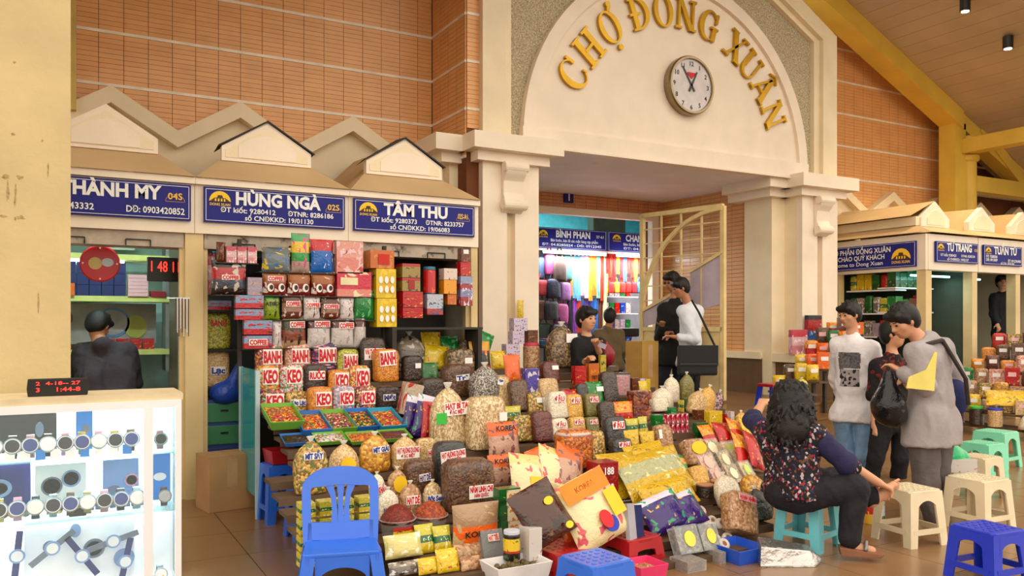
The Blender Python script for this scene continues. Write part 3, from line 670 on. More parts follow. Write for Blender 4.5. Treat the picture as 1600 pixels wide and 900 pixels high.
# stepped display boards: tread 0.20 m, rise 0.06 m, from y=3.75 up towards the kiosks
T0, TD, TR, TZ = 3.75, .20, .06, .04
def slope_pt(u, v):
    p = atP(u, v, (0, -TR/TD, 1), TZ-TR/2-TR/TD*T0)
    k = max(0, min(16, math.floor((p.y-T0)/TD))); z = TZ+TR*k
    q = atZ(u, v, z); y = min(max(q.y, T0+TD*k+.05), T0+TD*k+TD-.01)
    s = y/q.y; return Vector((q.x*s, y, z))
NI = [0]
def put(kind, u0, u1, vt, vb, mat, label, cat='packet', Y=None, z=None, lean=0, yaw=0, dep=None, txt=None, stk=None, lid=None, name=None, group=None, roll=0, fill=None, rim=None, pt=None):
    """one article of goods: pixel extent gives its size at the depth of the board (or plane Y) it stands on"""
    NI[0] += 1; sd = NI[0]; uc = (u0+u1)/2
    if pt is not None: p = Vector(pt)
    elif Y is not None: p = atY(uc, vb, Y)
    elif z is not None: p = atZ(uc, vb, z)
    else: p = slope_pt(uc, vb)
    D = depth(p); r = ray(uc, vb); ya = math.radians(yaw)
    fac = abs((math.sin(ya)*r.x-math.cos(ya)*r.y)/math.hypot(r.x, r.y)); rl = math.hypot(r.x, r.y)
    w = (u1-u0)*D/F
    h = max(.015, (vb-vt)*D/F/max(.5, math.cos(math.radians(lean))))
    if kind in ('pouch',): w = w/max(.55, fac)*.98; d = dep or min(.09, .34*min(w, h)+.01)
    elif kind in ('box', 'clam'): d = dep or min(.14, .5*w); w = max(.3*w, (w-d*math.sqrt(max(0, 1-fac*fac))*.9)/max(.55, fac))
    else: d = dep or w*.62
    nm = name or {'pouch': 'packet', 'bag': 'filled_bag', 'tied': 'tied_bag', 'box': 'carton', 'jar': 'jar', 'tray': 'goods_tray', 'tub': 'goods_tub', 'clam': 'clear_box', 'opensack': 'open_sack'}[kind]
    # a tilted article rests on its lowest edge, not on its middle
    if kind != 'tray': p.z += d/2*math.sin(math.radians(lean))*.8 + w/2*math.sin(math.radians(abs(roll)))*.8
    else: p.z += .04
    t = thing(nm, label, cat, p, (math.radians(-lean), math.radians(roll), ya), group)
    fy = -d/2
    if kind == 'pouch': link('pack', UM('pouch', sd), mat, t, None, None, (w, d, h)); fy = -d*.5
    elif kind == 'bag':
        link('bag', UM('bag', sd), mat, t, None, None, (w, d, h))
    elif kind == 'tied':
        link('bag', UM('tied', sd), mat, t, None, None, (w, d, h)); link('bag_neck', UM('neck', sd), FILMN, t, None, None, (w, d, h))
    elif kind == 'box': link('carton_body', UM('box'), mat, t, None, None, (w, d, h))
    elif kind == 'jar': link('jar_body', UM('jar'), mat, t, None, None, (w, w, h)); link('jar_lid', UM('lid'), lid, t, None, None, (w, w, h)); fy = -w/2
    elif kind == 'tray':
        d = dep or w*.9; hh = min(.07, h*.5)
        t.rotation_euler = (math.radians(lean), 0, ya)
        link('tray', UM('tray'), rim, t, None, None, (w, d, hh)); link('contents', UM('heap', sd), mat, t, (0, 0, hh*.62), None, (w*.92, d*.92, hh*1.0)); fy = -d/2
    elif kind == 'tub':
        link('tub', UM('tub'), rim or FILM, t, None, None, (w*.94, w*.94, h*.6)); link('contents', UM('mound', sd), mat, t, (0, 0, h*.5), None, (w*.94, w*.94, h*.5)); fy = -w*.47
    elif kind == 'clam':
        link('contents', UM('box'), mat, t, (0, 0, .006), None, (w*.9, d*.86, h*.9)); link('container', UM('box'), GLASS('clear container', (240, 244, 244), .22), t, None, None, (w, d, h))
    elif kind == 'opensack':
        link('bag', UM('bag', sd), mat, t, None, None, (w, w*.8, h*1.0)); link('rolled_rim', cached('rollrim', lambda: B().lathe([(.44, .84), (.52, .84), (.53, .88), (.5, .93), (.43, .9)], 20, pw=2.6).mesh('rim', smooth=True)), FILMN, t, None, None, (w, w*.8, h)); fy = -w*.4
    for q in (txt or []):            # (string, z fraction of height, sheet width fraction, sheet height fraction, ink, paper, x fraction)
        s, zf, wf, hf, ink, pap = q[:6]; xf = q[6] if len(q) > 6 else 0; rr = q[7] if len(q) > 7 else 0
        lw, lh = w*wf, h*hf
        lb = None
        if pap: lb = link('label', UM('sheet'), pap, t, (xf*w, fy-.006, zf*h-lh/2), (0, math.radians(rr), 0), (lw, .004, lh))
        lines = s.split('|'); nl = len(lines)
        for i, ln in enumerate(lines):
            if not ln: continue
            fh = (.74 if nl == 1 else .42) if i == 0 or nl == 1 else .26
            zc = .13 if nl == 1 else (.50 if i == 0 else .12)
            if lb: text(lb, ln, (0, -.72, zc), fh, ink, wide=.94 if nl == 1 or i == 0 else .6, bold=.055)
            else: text(t, ln, (xf*w, fy-.008, zf*h-lh*.3), lh*.62, ink, wide=lw*.9, bold=.03)
    for n_, q in enumerate(stk or []):            # (x frac, z frac, width frac, height frac, material)
        link('sticker', UM('disc'), q[4], t, (q[0]*w, fy-.004-.002*n_, q[1]*h), None, (q[2]*w, .006, q[3]*h))
    return t
def shelf(parent, x0, x1, y0, y1, z, th=.018, mat=None): return B().box((x0, y0, z-th), (x1, y1, z)).obj('shelf_board', mat or M('shelf board', (170, 150, 120), .6), parent)
CF = lambda zf=.78, wf=.6, hf=.17, xf=0: [('COFFEE', zf, wf, hf, RED, PAPER, xf)]
KEO = lambda zf=.52, xf=.08, rr=0: [('KEO', zf, .66, .54, RED, PAPER, xf, rr)]
BANH = lambda zf=.50, xf=.06, rr=0: [('BANH', zf, .68, .46, RED, PAPER, xf, rr)]
# goods textures
g_candy = G('mixed sweets', [(196, 40, 48), (60, 130, 60), (230, 170, 50), (120, 40, 90), (210, 90, 120), (240, 220, 190), (110, 60, 40)], 0.0136)
g_candy2 = G('bright sweets', [(214, 36, 70), (250, 190, 40), (90, 150, 50), (230, 110, 40), (160, 30, 90)], 0.0124)
g_candy3 = G('dark wrapped sweets', [(30, 26, 24), (40, 110, 50), (230, 190, 60), (190, 90, 30), (120, 30, 30)], 0.0161)
g_candy4 = G('yellow green sweets', [(240, 150, 40), (236, 190, 70), (130, 170, 60), (220, 80, 50), (240, 220, 170)], 0.0124)
g_white = G('pale wrapped sweets', [(236, 226, 214), (214, 70, 70), (230, 226, 220), (120, 170, 110), (220, 214, 220)], 0.0124)
g_lilac = G('lilac sweets', [(206, 186, 200), (170, 160, 186), (226, 216, 214), (150, 120, 150)], 0.0124)
g_orange = G('orange crackers', [(226, 152, 44), (204, 126, 34), (240, 176, 70)], 0.0087)
g_yel = G('golden chips', [(226, 176, 62), (206, 150, 44), (240, 200, 100), (190, 130, 50)], 0.0186)
g_pale = G('pale nuts', [(216, 184, 134), (196, 160, 108), (230, 204, 160)], 0.0099)
g_seed = G('pumpkin seeds', [(222, 200, 160), (206, 178, 134), (238, 222, 190), (188, 156, 112)], 0.0087, stretch=(1, 1, .6))
g_grey = G('striped sunflower seeds', [(176, 168, 156), (110, 102, 94), (214, 206, 196), (70, 64, 60)], 0.0068)
g_black = G('black seeds', [(60, 58, 60), (80, 78, 80), (44, 42, 44)], 0.005)
g_brown = G('brown dried food', [(112, 78, 52), (92, 60, 40), (136, 98, 66)], 0.0124)
g_dark = G('dark dried food', [(72, 50, 38), (54, 38, 30), (92, 64, 44)], 0.0112)
g_mush = G('dried mushrooms', [(150, 126, 92), (120, 98, 70), (176, 150, 114), (96, 78, 56)], 0.0186)
g_wheat = G('white beans', [(232, 220, 200), (214, 200, 176), (244, 236, 222)], 0.0062)
g_olive = G('mung beans', [(136, 126, 56), (118, 110, 46), (160, 148, 76)], 0.0056)
g_red = G('red beans', [(116, 50, 42), (96, 40, 36), (140, 66, 52)], 0.0068)
g_nut = G('hazelnuts', [(190, 150, 110), (168, 124, 86), (206, 170, 134)], 0.0161)
g_shr = G('dried shrimp', [(214, 130, 46), (190, 104, 34), (230, 156, 70), (170, 90, 40)], 0.0136, stretch=(1, .6, 1))
g_chili = G('red paste', [(140, 44, 20), (118, 34, 16), (160, 60, 28)], 0.0074, rough=.6, coat=.1)
g_mixed = G('mixed dried fruit', [(206, 160, 70), (150, 110, 50), (120, 130, 60), (226, 196, 120)], 0.0149)
g_lent = G('yellow lentils', [(226, 180, 80), (206, 154, 60), (238, 204, 120)], 0.0068)
g_moss = G('dried green herb', [(92, 96, 62), (70, 76, 48), (120, 118, 84)], 0.0136)
g_purp = G('purple shreds', [(96, 40, 96), (190, 60, 110), (60, 40, 110), (220, 190, 200)], 0.0186, stretch=(.5, 1, 1.5))
g_pink = G('pink wafers', [(226, 176, 156), (206, 140, 120), (238, 206, 190)], 0.0124)
g_ygrn = G('yellow green snacks', [(190, 186, 60), (214, 206, 96), (150, 150, 44)], 0.0112)
# printed wrappers
w_coffr = P('red black coffee wrap', [(0, (60, 40, 40)), (.18, (90, 94, 110)), (.45, (190, 24, 44)), (.78, (52, 36, 28))], ((210, 200, 190), .60, 5))
w_coffo = P('orange brown coffee wrap', [(0, (150, 40, 40)), (.5, (176, 110, 34)), (.85, (150, 96, 30))], ((232, 222, 212), .60, 3.4))
w_coffm = P('mocha coffee wrap', [(0, (120, 62, 46)), (.3, (176, 140, 120)), (.62, (110, 66, 48))], ((226, 210, 200), .62, 4))
w_coffw = P('white coffee wrap', [(0, (214, 206, 204)), (.62, (112, 52, 46))], ((186, 178, 180), .62, 5), rough=.2)
w_coffg = P('green brown coffee wrap', [(0, (190, 160, 130)), (.22, (150, 84, 56)), (.55, (84, 80, 36)), (.8, (110, 96, 40))], ((60, 40, 26), .58, 5))
w_white = P('white printed wrap', [(0, (222, 214, 214))], ((150, 80, 80), .60, 6), ); w_pinkb = P('pink printed wrap', [(0, (214, 150, 160)), (.35, (226, 190, 196)), (.7, (206, 90, 110))], ((240, 226, 226), .6, 5))
w_red = P('red printed wrap', [(0, (200, 28, 36))], ((236, 190, 90), .66, 5), ((120, 14, 24), .62, 4)); w_redbl = P('red blue printed box', [(0, (200, 40, 50)), (.4, (150, 170, 200))], ((210, 40, 50), .58, 4), ((60, 50, 60), .64, 5))
w_green = P('green printed wrap', [(0, (20, 140, 70))], ((120, 200, 140), .62, 5), ((230, 240, 220), .68, 4)); w_dgreen = P('dark green printed box', [(0, (16, 96, 50)), (.4, (24, 120, 60))], ((200, 180, 60), .68, 5))
w_lime = P('lime printed wrap', [(0, (150, 170, 30)), (.8, (40, 140, 50))], ((60, 90, 20), .60, 5)); w_yel = P('yellow printed wrap', [(0, (226, 196, 40))], ((200, 60, 30), .66, 4), ((240, 226, 120), .6, 5))
w_gold = P('gold foil wrap', [(0, (236, 200, 20)), (.5, (226, 190, 16))], ((170, 140, 16), .60, 7), rough=.2, crinkle=.9); w_goldc = P('gold foil with clear window', [(0, (220, 186, 20)), (.42, (190, 190, 150)), (.78, (214, 180, 24))], ((240, 230, 170), .62, 6), rough=.15, crinkle=.9)
w_org = P('orange printed wrap', [(0, (236, 120, 20))], ((250, 160, 50), .64, 4)); w_orgc = P('orange header with clear pack', [(0, (206, 170, 150)), (.62, (236, 120, 20))], ((150, 100, 100), .58, 5))
w_cream = P('cream pack with pink print', [(0, (236, 222, 180)), (.8, (240, 214, 150))], ((222, 110, 120), .60, 4), ((246, 236, 210), .6, 3)); w_blue = P('blue printed wrap', [(0, (30, 90, 190))], ((190, 210, 240), .63, 4), )
w_snow = P('blue red grid pack', [(0, (20, 120, 200)), (.66, (206, 40, 50))], ((236, 236, 240), .66, 6)); w_strip = P('striped sachet card', [(0, (190, 170, 160)), (.28, (60, 170, 90)), (.5, (236, 200, 50)), (.78, (90, 180, 120))], ((220, 100, 150), .60, 5))
w_lil = P('lilac grey box', [(0, (176, 164, 180))], ((220, 170, 130), .63, 4), ((110, 110, 120), .63, 5)); w_ylbox = P('yellow display box', [(0, (226, 196, 20))], ((240, 210, 60), .6, 3), coat=.2, crinkle=0)
w_orbox = P('amber gift box', [(0, (206, 120, 20))], ((226, 150, 50), .6, 4), crinkle=0); w_olbox = P('olive gold box', [(0, (170, 150, 80)), (.78, (190, 44, 44))], ((120, 60, 40), .64, 4), crinkle=0)
w_purp = P('purple snack pack', [(0, (70, 30, 130)), (.82, (226, 220, 236))], ((60, 170, 120), .63, 4), ((236, 200, 60), .66, 5)); w_brown = P('brown printed wrap', [(0, (120, 70, 44))], ((176, 124, 80), .6, 5))
w_tea = P('tea pack green yellow', [(0, (214, 190, 40)), (.35, (30, 120, 70)), (.6, (206, 196, 70))], ((236, 232, 190), .62, 6)); w_black = P('black red snack pack', [(0, (196, 30, 26)), (.3, (28, 26, 26)), (.66, (180, 30, 30)), (.72, (226, 176, 40))], ((230, 180, 60), .66, 5))
w_cubes = P('clear bag of grey sachets', [(0, (140, 132, 124)), (.6, (168, 154, 132))], ((226, 222, 222), .57, 4), ((60, 60, 76), .60, 4)); w_lpack = P('pale lavender boxes', [(0, (214, 200, 220))], ((120, 90, 120), .60, 7), ); w_circ = P('lilac box with white rings', [(0, (110, 100, 180))], ((226, 216, 226), .58, 3.5))
w_ccar = P('white carton', [(0, (214, 208, 204))], ((200, 120, 130), .70, 5), crinkle=0); w_multi = P('clear bag of mixed sachets', [(0, (130, 140, 150)), (.7, (110, 116, 116))], ((226, 200, 60), .58, 3.5), ((60, 130, 190), .60, 3.5))
w_ginger = P('red yellow bright pack', [(0, (200, 40, 26)), (.5, (236, 170, 40))], ((226, 60, 40), .57, 4), ((250, 220, 120), .64, 5))
# ================================================================ the big sweets stall
stand = thing('display_stand', 'stepped wooden display stand carrying the dried food stall', 'stand')
WOODB = M('worn board', (92, 70, 52), .6, var=.2, scale=6); LEGM = M('dark stand leg', (52, 46, 42), .6)
for k in range(17):
    y = T0+TD*k; z = TZ+TR*k
    xr = 3.95+1.05*min(1, max(0, (y-3.7)/1.0)) if y < 5.0 else (5.5 if y < 6.2 else 5.15)
    xl = 1.36 if y > 5.2 else 1.16
    if y < 4.3: xl = 1.75
    B().box((xl, y, z-.025), (xr, y+TD, z)).obj('tier_board', WOODB, stand)
    B().box((xl, y-.0, z-.05), (xr, y+.015, z-.025)).obj('tier_lip', WOODB, stand)
for x, y in ((2.6, 4.5), (4.6, 4.9), (1.6, 6.6), (3.2, 6.7), (4.9, 6.6), (3.2, 5.6), (4.9, 5.8)):
    B().box((x-.025, y-.025, 0), (x+.025, y+.025, TZ+TR*math.floor((y-T0)/TD)-.03)).obj('leg', LEGM, stand)
# upright rack of shelves in the kiosk fronts: one board under each row of packets
rack = thing('packet_rack', 'upright shelf rack filled with coffee packets and boxes', 'rack')
def rackrow(u0, u1, vb, Y): 
    a = atY(u0, vb, Y); b = atY(u1, vb, Y)
    n = max(1, round((b.x-a.x)/.3))
    for i in range(n):
        ua = u0+(u1-u0)*i/n; ub = u0+(u1-u0)*(i+1)/n
    B().box((a.x, Y-.05, a.z-.018), (b.x, Y+.10, a.z)).obj('shelf_board', LEGM, rack)
YR = 6.96
def rowz(u, vb, Y=YR): return atY(u, vb, Y).z
# shelf heights of the rack are level: one height per row
RZ = {'e': rowz(370, 411), 'a': rowz(500, 427), 'b': rowz(500, 463), 'c': rowz(500, 500), 'd': rowz(500, 543)}
for kx, zz_ in RZ.items():
    B().box(({'e': 1.12, 'a': atY(404, 427, YR).x, 'b': 1.12}.get(kx, 1.33), YR-.03, zz_-.008), (atY(403, 411, YR).x if kx == 'e' else 2.62, YR+.12, zz_)).obj('shelf_board', LEGM, rack)
for x in (1.33, 2.6): B().box((x-.015, YR+.08, .9), (x+.015, YR+.12, 2.15)).obj('upright', LEGM, rack)
def R(row, kind, u0, u1, vt, mat, label, **k):
    uc = (u0+u1)/2; r = ray(uc, 500); X = r.x*YR/r.y; z = RZ[row]; D = depth(Vector((X, YR, z)))
    vb = H0-F*(z-EYE)/D
    vb0 = {'e': 411, 'a': 427, 'b': 463, 'c': 500, 'd': 543}[row]
    return put(kind, u0, u1, vb-(vb0-vt)*1.1, vb, mat, label, pt=(X, YR, z), dep=k.pop('dep', .07), **k)
for i, (a, b_) in enumerate(((352, 369), (369, 385), (385, 401))): R('e', 'box', a, b_, 388, w_pinkb, 'pale pink printed pack, %s of three above the big red coffee packet' % ('left', 'middle', 'right')[i], cat='packet', group='pink packs on the top shelf')
R('e', 'pouch', 338, 352, 382, w_brown, 'narrow brown pack left of the three pink packs')
R('b', 'pouch', 331, 384, 414, w_coffr, 'large red and black COFFEE packet at left end of the rack', cat='coffee packet', txt=CF(.5, .5, .14, .03))
R('b', 'box', 385, 409, 438, w_lil, 'lilac grey box beside the big red coffee packet', cat='box')
R('a', 'pouch', 409, 454, 392, w_multi, 'clear bag of yellow and blue sachets on the top shelf')
R('a', 'pouch', 455, 484, 371, w_strip, 'tall card of green and yellow sachets on the top shelf')
R('a', 'pouch', 485, 521, 379, w_snow, 'blue and red gridded packet with white figures on the top shelf')
R('a', 'box', 523, 567, 381, P('pink diagonal pack', [(0, (226, 150, 140)), (.5, (230, 170, 160))], ((236, 206, 206), .56, 4), ((200, 70, 60), .63, 5)), 'salmon pink multipack right of the blue and red packet', cat='box')
for i, (a, b_) in enumerate(((410, 448), (449, 485), (486, 523))):
    R('b', 'pouch', a, b_, 428, w_coffo, ['orange brown COFFEE packet with white label, left of its row', 'orange brown coffee packet without label, middle of its row', 'orange brown coffee packet without label, next to the magenta box'][i], cat='coffee packet', txt=CF(.68, .62, .2) if i == 0 else None, group='orange brown coffee packets',
      stk=[(-.2, .32, .26, .34, PAPER), (.24, .32, .26, .34, PAPER), (-.17, .33, .15, .2, M('coffee brown', (60, 34, 22), .4)), (.27, .33, .15, .2, M('coffee brown', (60, 34, 22), .4))])
R('b', 'box', 524, 580, 428, P('magenta gift box', [(0, (226, 150, 140)), (.3, (214, 40, 84))], ((240, 226, 190), .64, 3)), 'magenta box with cream panel under the pink multipack', cat='box', txt=[('|', .62, .5, .3, RED, M('cream panel', (236, 224, 180), .6), -.16)])
R('c', 'box', 367, 411, 485, w_redbl, 'red and blue coffee box, lower of two beside the lime packet', cat='box')
t_ = R('c', 'box', 367, 411, 465, w_redbl, 'red and blue coffee box, upper of two beside the lime packet', cat='box'); t_.location.z += .096; t_.scale.z = .52
R('c', 'pouch', 411, 437, 463, w_lime, 'lime green packet lettered ATISO', txt=[('ATISO', .62, .9, .22, BLACK, None)])
R('c', 'pouch', 440, 473, 462, w_coffm, 'mocha brown COFFEE packet, first in the third row', cat='coffee packet', txt=CF(.6, .66, .2))
R('c', 'pouch', 474, 500, 466, w_white, 'narrow white COFFEE packet in the third row', cat='coffee packet', txt=CF(.62, .86, .2))
R('c', 'pouch', 501, 531, 467, w_coffm, 'mocha brown COFFEE packet, last in the third row', cat='coffee packet', txt=CF(.58, .8, .2))
R('c', 'pouch', 531, 553, 468, w_white, 'white printed packet beside the green and white pack')
R('c', 'pouch', 553, 585, 458, w_green, 'green and white packet below the magenta box')
R('d', 'box', 380, 424, 525, w_redbl, 'red box with COFFEE label at left of the lowest rack row', cat='box', txt=CF(.5, .66, .5))
t_ = R('d', 'box', 380, 424, 503, w_redbl, 'red and blue box on top of the box with COFFEE label', cat='box'); t_.location.z += .116; t_.scale.z = .5
R('d', 'pouch', 425, 440, 503, w_white, 'narrow white packet between the red boxes and the green brown coffee')
R('d', 'pouch', 440, 478, 497, w_coffg, 'green brown COFFEE packet in the lowest rack row', cat='coffee packet', txt=CF(.72, .6, .2, .1))
R('d', 'pouch', 480, 516, 499, w_coffw, 'brown topped white COFFEE packet, left of two', cat='coffee packet', txt=CF(.76, .66, .2, .1))
R('d', 'pouch', 517, 553, 499, w_coffw, 'brown topped white COFFEE packet, right of two', cat='coffee packet', txt=CF(.7, .64, .2, .12))
R('d', 'pouch', 553, 572, 497, w_coffw, 'narrow brown and silver packet at the right end of the lowest rack row')
# boxes stacked in the third kiosk front, each on the one below
YB = 7.0
def stack(x_u0, x_u1, vbase, boxes, Y=YB):
    zb = atY((x_u0+x_u1)/2, vbase, Y).z
    for u0, u1, vt, vb, mat, lab, kw in boxes:
        put(kw.pop('kind', 'box'), u0, u1, vt, vb, mat, lab, Y=Y, cat=kw.pop('cat', 'box'), **kw)
cells = lambda: [(-.28+.28*i, .62-.32*j, .2, .24, PAPER) for i in range(3) for j in range(2)]
stack(578, 618, 511, [
 (578, 619, 467, 511, w_ylbox, 'yellow box with six round windows, lower of two', dict(stk=cells(), dep=.2, group='yellow boxes with round windows')),
 (577, 618, 421, 466.5, w_ylbox, 'yellow box with six round windows, upper of two', dict(stk=cells(), dep=.2, group='yellow boxes with round windows')),
 (568, 615, 392, 420.5, w_orbox, 'amber gift box with red panel on top of the yellow boxes', dict(dep=.2, txt=[('|', .5, .46, .55, YELT, M('red panel', (196, 40, 20), .5), .05)])),
 (619, 660, 481, 497, w_red, 'red box at the bottom of the olive and red box stack', dict(dep=.18)),
 (619, 660, 456, 480.5, w_red, 'red box with gold print below the olive boxes', dict(dep=.18)),
 (618, 656, 435, 455.5, w_olbox, 'olive box with red square, lower of two', dict(dep=.18, txt=[('|', .5, .34, .7, RED, M('dull red panel', (160, 50, 50), .5))])),
 (618, 656, 413, 434.5, w_olbox, 'olive box with red lettered top edge, upper of two', dict(dep=.18)),
 (660, 692, 460, 492, P('white blue pack', [(0, (190, 80, 80)), (.3, (196, 200, 210))], ((80, 110, 160), .6, 5)), 'white and blue twin pack under the red tin', dict(dep=.12)),
 (661, 681, 417, 459.5, P('red tin', [(0, (60, 110, 150)), (.05, (206, 24, 40)), (.93, (60, 120, 160))], ((236, 110, 40), .66, 3), crinkle=0), 'tall red tin with blue rim', dict(kind='jar', cat='tin', lid=M('steel blue lid', (70, 120, 150), .4, metal=.3))),
 (693, 713, 460, 476, w_orbox, 'small brown box under the amber box with dots', dict(dep=.1)),
 (686, 713, 438, 459.5, P('amber small box', [(0, (236, 170, 30))], ((60, 50, 20), .70, 4), crinkle=0), 'amber box with dark dots below the white box', dict(dep=.12)),
 (686, 714, 420, 437.5, P('white red box', [(0, (226, 210, 200))], ((190, 60, 70), .68, 4), crinkle=0), 'white and dark brown box on the amber box', dict(dep=.12)),
 (713, 738, 432, 478, P('blue red sachets', [(0, (170, 60, 60)), (.3, (150, 150, 190)), (.55, (176, 70, 80)), (.75, (160, 170, 200))], ((220, 220, 230), .60, 5)), 'column of blue and red sachets beside the kiosk post', dict(dep=.1)),
 (713, 735, 410, 431.5, w_red, 'red box hanging at the kiosk post', dict(dep=.1)),
 (715, 734, 388, 409.5, w_brown, 'brown packet topmost at the kiosk post', dict(dep=.09, txt=[('|', .72, .6, .3, RED, PAPER)]))])
B().box((2.60, YB-.15, atY(600, 511.5, YB).z-.02), (3.5, YB+.14, atY(600, 511.5, YB).z)).obj('shelf_board', LEGM, rack)
B().box((2.60, YB-.15, .95), (2.64, YB+.14, atY(600, 511.5, YB).z-.02)).obj('upright', LEGM, rack); B().box((3.45, YB-.15, .95), (3.49, YB+.14, atY(600, 511.5, YB).z-.02)).obj('upright', LEGM, rack)
# ---- bags and sweets on the left of the stand
BN = ['first', 'second', 'third', 'fourth', 'fifth', 'sixth']
for i, (a, b_, m_) in enumerate(((399, 441, g_candy), (444, 483, g_pink), (485, 526, g_purp), (526, 559, g_ygrn))):
    put('bag', a, b_, 541, 592, m_, ['mixed coloured sweets', 'pink wafers', 'purple shreds', 'yellow green snacks'][i].join(['bag of ', ' labelled BANH, %s in the upper bag row' % BN[i]]), 'snack bag', txt=BANH(.62), group='bags labelled BANH')
put('bag', 560, 602, 524, 592, g_dark, 'dark bag of dried lychee with red printed label, behind the orange BANH bag', 'snack bag', txt=[('VẢI THIỀU KHÔ|ĐẶC BIỆT', .62, .8, .26, RED, PAPER)])
put('bag', 583, 622, 551, 602, g_orange, 'bag of orange crackers labelled BANH, right of the KEO bags', 'snack bag', txt=BANH(.72, .0, -4))
for i, (a, b_, vt, m_) in enumerate(((399, 435, 574, g_candy4), (436, 472, 575, g_white), (473, 511, 575, g_dark), (512, 545, 573, g_orange), (545, 577, 568, g_candy4))):
    put('bag', a, b_, vt, 621, m_, ['bag of orange and green sweets labelled KEO, left end of upper KEO row', 'bag of pale wrapped sweets labelled KEO, second in upper KEO row', 'dark bag with small label among the upper KEO bags', 'bag of orange sweets labelled KEO, right of the dark bag', 'bag of yellow sweets labelled KEO, right end of upper KEO row'][i], 'sweet bag',
        txt=[('RUỐC', .62, .66, .3, RED, PAPER)] if i == 2 else KEO(.64), group='bags labelled KEO')
for i, (a, b_, vt, m_) in enumerate(((402, 444, 606, g_candy), (445, 481, 611, g_mixed), (481, 518, 604, g_orange), (519, 553, 604, g_lilac), (553, 586, 606, g_candy))):
    put('bag', a, b_, vt, 645, m_, ['bag of mixed sweets labelled KEO, left end of lower KEO row', 'olive brown bag with blue handwritten label in lower KEO row', 'bag of orange sweets labelled KEO in lower KEO row', 'bag of lilac sweets labelled KEO in lower KEO row', 'bag of mixed sweets labelled KEO, right end of lower KEO row'][i], 'sweet bag',
        txt=[('Kẹo Lạc', .5, .66, .3, BLUEI, PAPER)] if i == 1 else KEO(.55), group='bags labelled KEO')
put('bag', 584, 624, 600, 634, g_dark, 'dark bag with white paper label below the orange BANH bag', 'snack bag', txt=[('Mứt', .5, .5, .3, BLUEI, PAPER)])
TRG = M('green plastic rim', (110, 170, 60), .4); TRB = M('blue plastic rim', (40, 110, 190), .4); TRT = M('teal plastic rim', (40, 150, 190), .4)
for i, (a, b_, m_, rm) in enumerate(((414, 466, g_candy2, TRG), (463, 510, g_candy2, TRB), (507, 548, g_candy, TRG), (545, 584, g_candy3, TRB), (582, 624, g_candy2, TRT))):
    put('tray', a, b_, 640, 672, m_, 'plastic tray of loose wrapped sweets, %s from the left' % BN[i], 'sweet tray', lean=17, dep=.36, rim=rm, group='trays of loose sweets')
for i, (a, b_, m_, rm, lb) in enumerate(((440, 488, g_dark, TRB, 'tray of dark dried fruit'), (490, 540, g_white, TRG, 'tray of pale wrapped sweets'), (542, 590, g_shr, TRG, 'tray of orange dried fruit'), (592, 640, g_red, TRG, 'tray of red dried fruit'))):
    put('tray', a, b_, 684, 697, m_, lb+', in the row of trays below the sweets', 'fruit tray', lean=17, dep=.17, rim=rm, group='lower row of trays')
LBL = lambda s, zf=.62, wf=.62, hf=.2, ink=RED, xf=0, rr=0: [(s, zf, wf, hf, ink, PAPER, xf, rr)]
D1 = [
 ('tied', 459, 512, 684, 772, g_mixed, 'big bag of dried jackfruit with blue handwritten label behind the blue chair', LBL('MÍT SẤY', .70, .56, .13, BLUEI)),
 ('tied', 513, 561, 690, 760, g_pale, 'bag of peanuts with round yellow sticker behind the blue chair', None, [(.05, .5, .5, .36, YSTK)]),
 ('tied', 561, 610, 684, 746, g_yel, 'bag of golden jackfruit chips with blue handwritten label', LBL('MÍT GIÀI', .60, .54, .16, BLUEI, .1, -5)),
 ('tied', 610, 654, 684, 738, g_pale, 'tied bag of sunflower seeds with red label, left of the dark seed bag', LBL('HẠT HƯỚNG DƯƠNG|ĐẶC BIỆT', .52, .86, .34)),
 ('bag', 650, 679, 692, 738, g_pale, 'narrow seed bag with partly hidden red label', LBL('HƯ', .5, .4, .25, RED, .2)),
 ('bag', 677, 727, 684, 762, g_black, 'bag of black sunflower seeds with large red label', LBL('HẠT HƯỚNG DƯƠNG|ĐẶC BIỆT', .72, .84, .24, RED, 0, -5)),
 ('tied', 605, 636, 730, 782, g_nut, 'small nut bag with big round yellow sticker', None, [(.05, .52, .72, .5, YSTK)]),
 ('bag', 632, 677, 718, 775, g_brown, 'brown snack bag with small white label above the chestnut bag', LBL('HẠT DẺ', .55, .42, .2, PURP, .1, -6)),
 ('tied', 576, 602, 738, 785, g_wheat, 'white bag with red label just right of the blue chair back', LBL('MẬT KHẤU', .45, .9, .26)),
 ('tied', 590, 623, 762, 812, g_wheat, 'bag of white tapioca with blue handwriting above the red paste tub', [('Bột Sắn Dây', .36, .8, .2, BLUEI, None)]),
 ('tied', 623, 659, 752, 806, g_nut, 'bag of chestnuts with pink lettered label', LBL('HẠT DẺ', .5, .62, .26)),
 ('tied', 660, 691, 750, 798, g_seed, 'bag of white oats with blue handwritten label', LBL('Bột Sen', .45, .86, .22, BLUEI)),
 ('bag', 691, 770, 716, 797, g_brown, 'large brown bag of dried lingzhi mushroom slices with red label', LBL('NẤM LINH CHI|HÀN QUỐC', .40, .52, .25, RED, .14)),
 ('pouch', 706, 780, 786, 856, P('clear pack with orange band', [(0, (236, 120, 20)), (.52, (180, 150, 120))], ((206, 180, 140), .60, 3)), 'clear mushroom pack with orange band lettered KOREA', [('KOREA', .36, .68, .2, BLACK, None)]),
]
for q in D1:
    k_, a, b_, vt, vb, m_, lb, tx = q[:8]
    put(k_, a, b_, vt, vb, m_, lb, 'snack bag', txt=tx, stk=q[8] if len(q) > 8 else None)
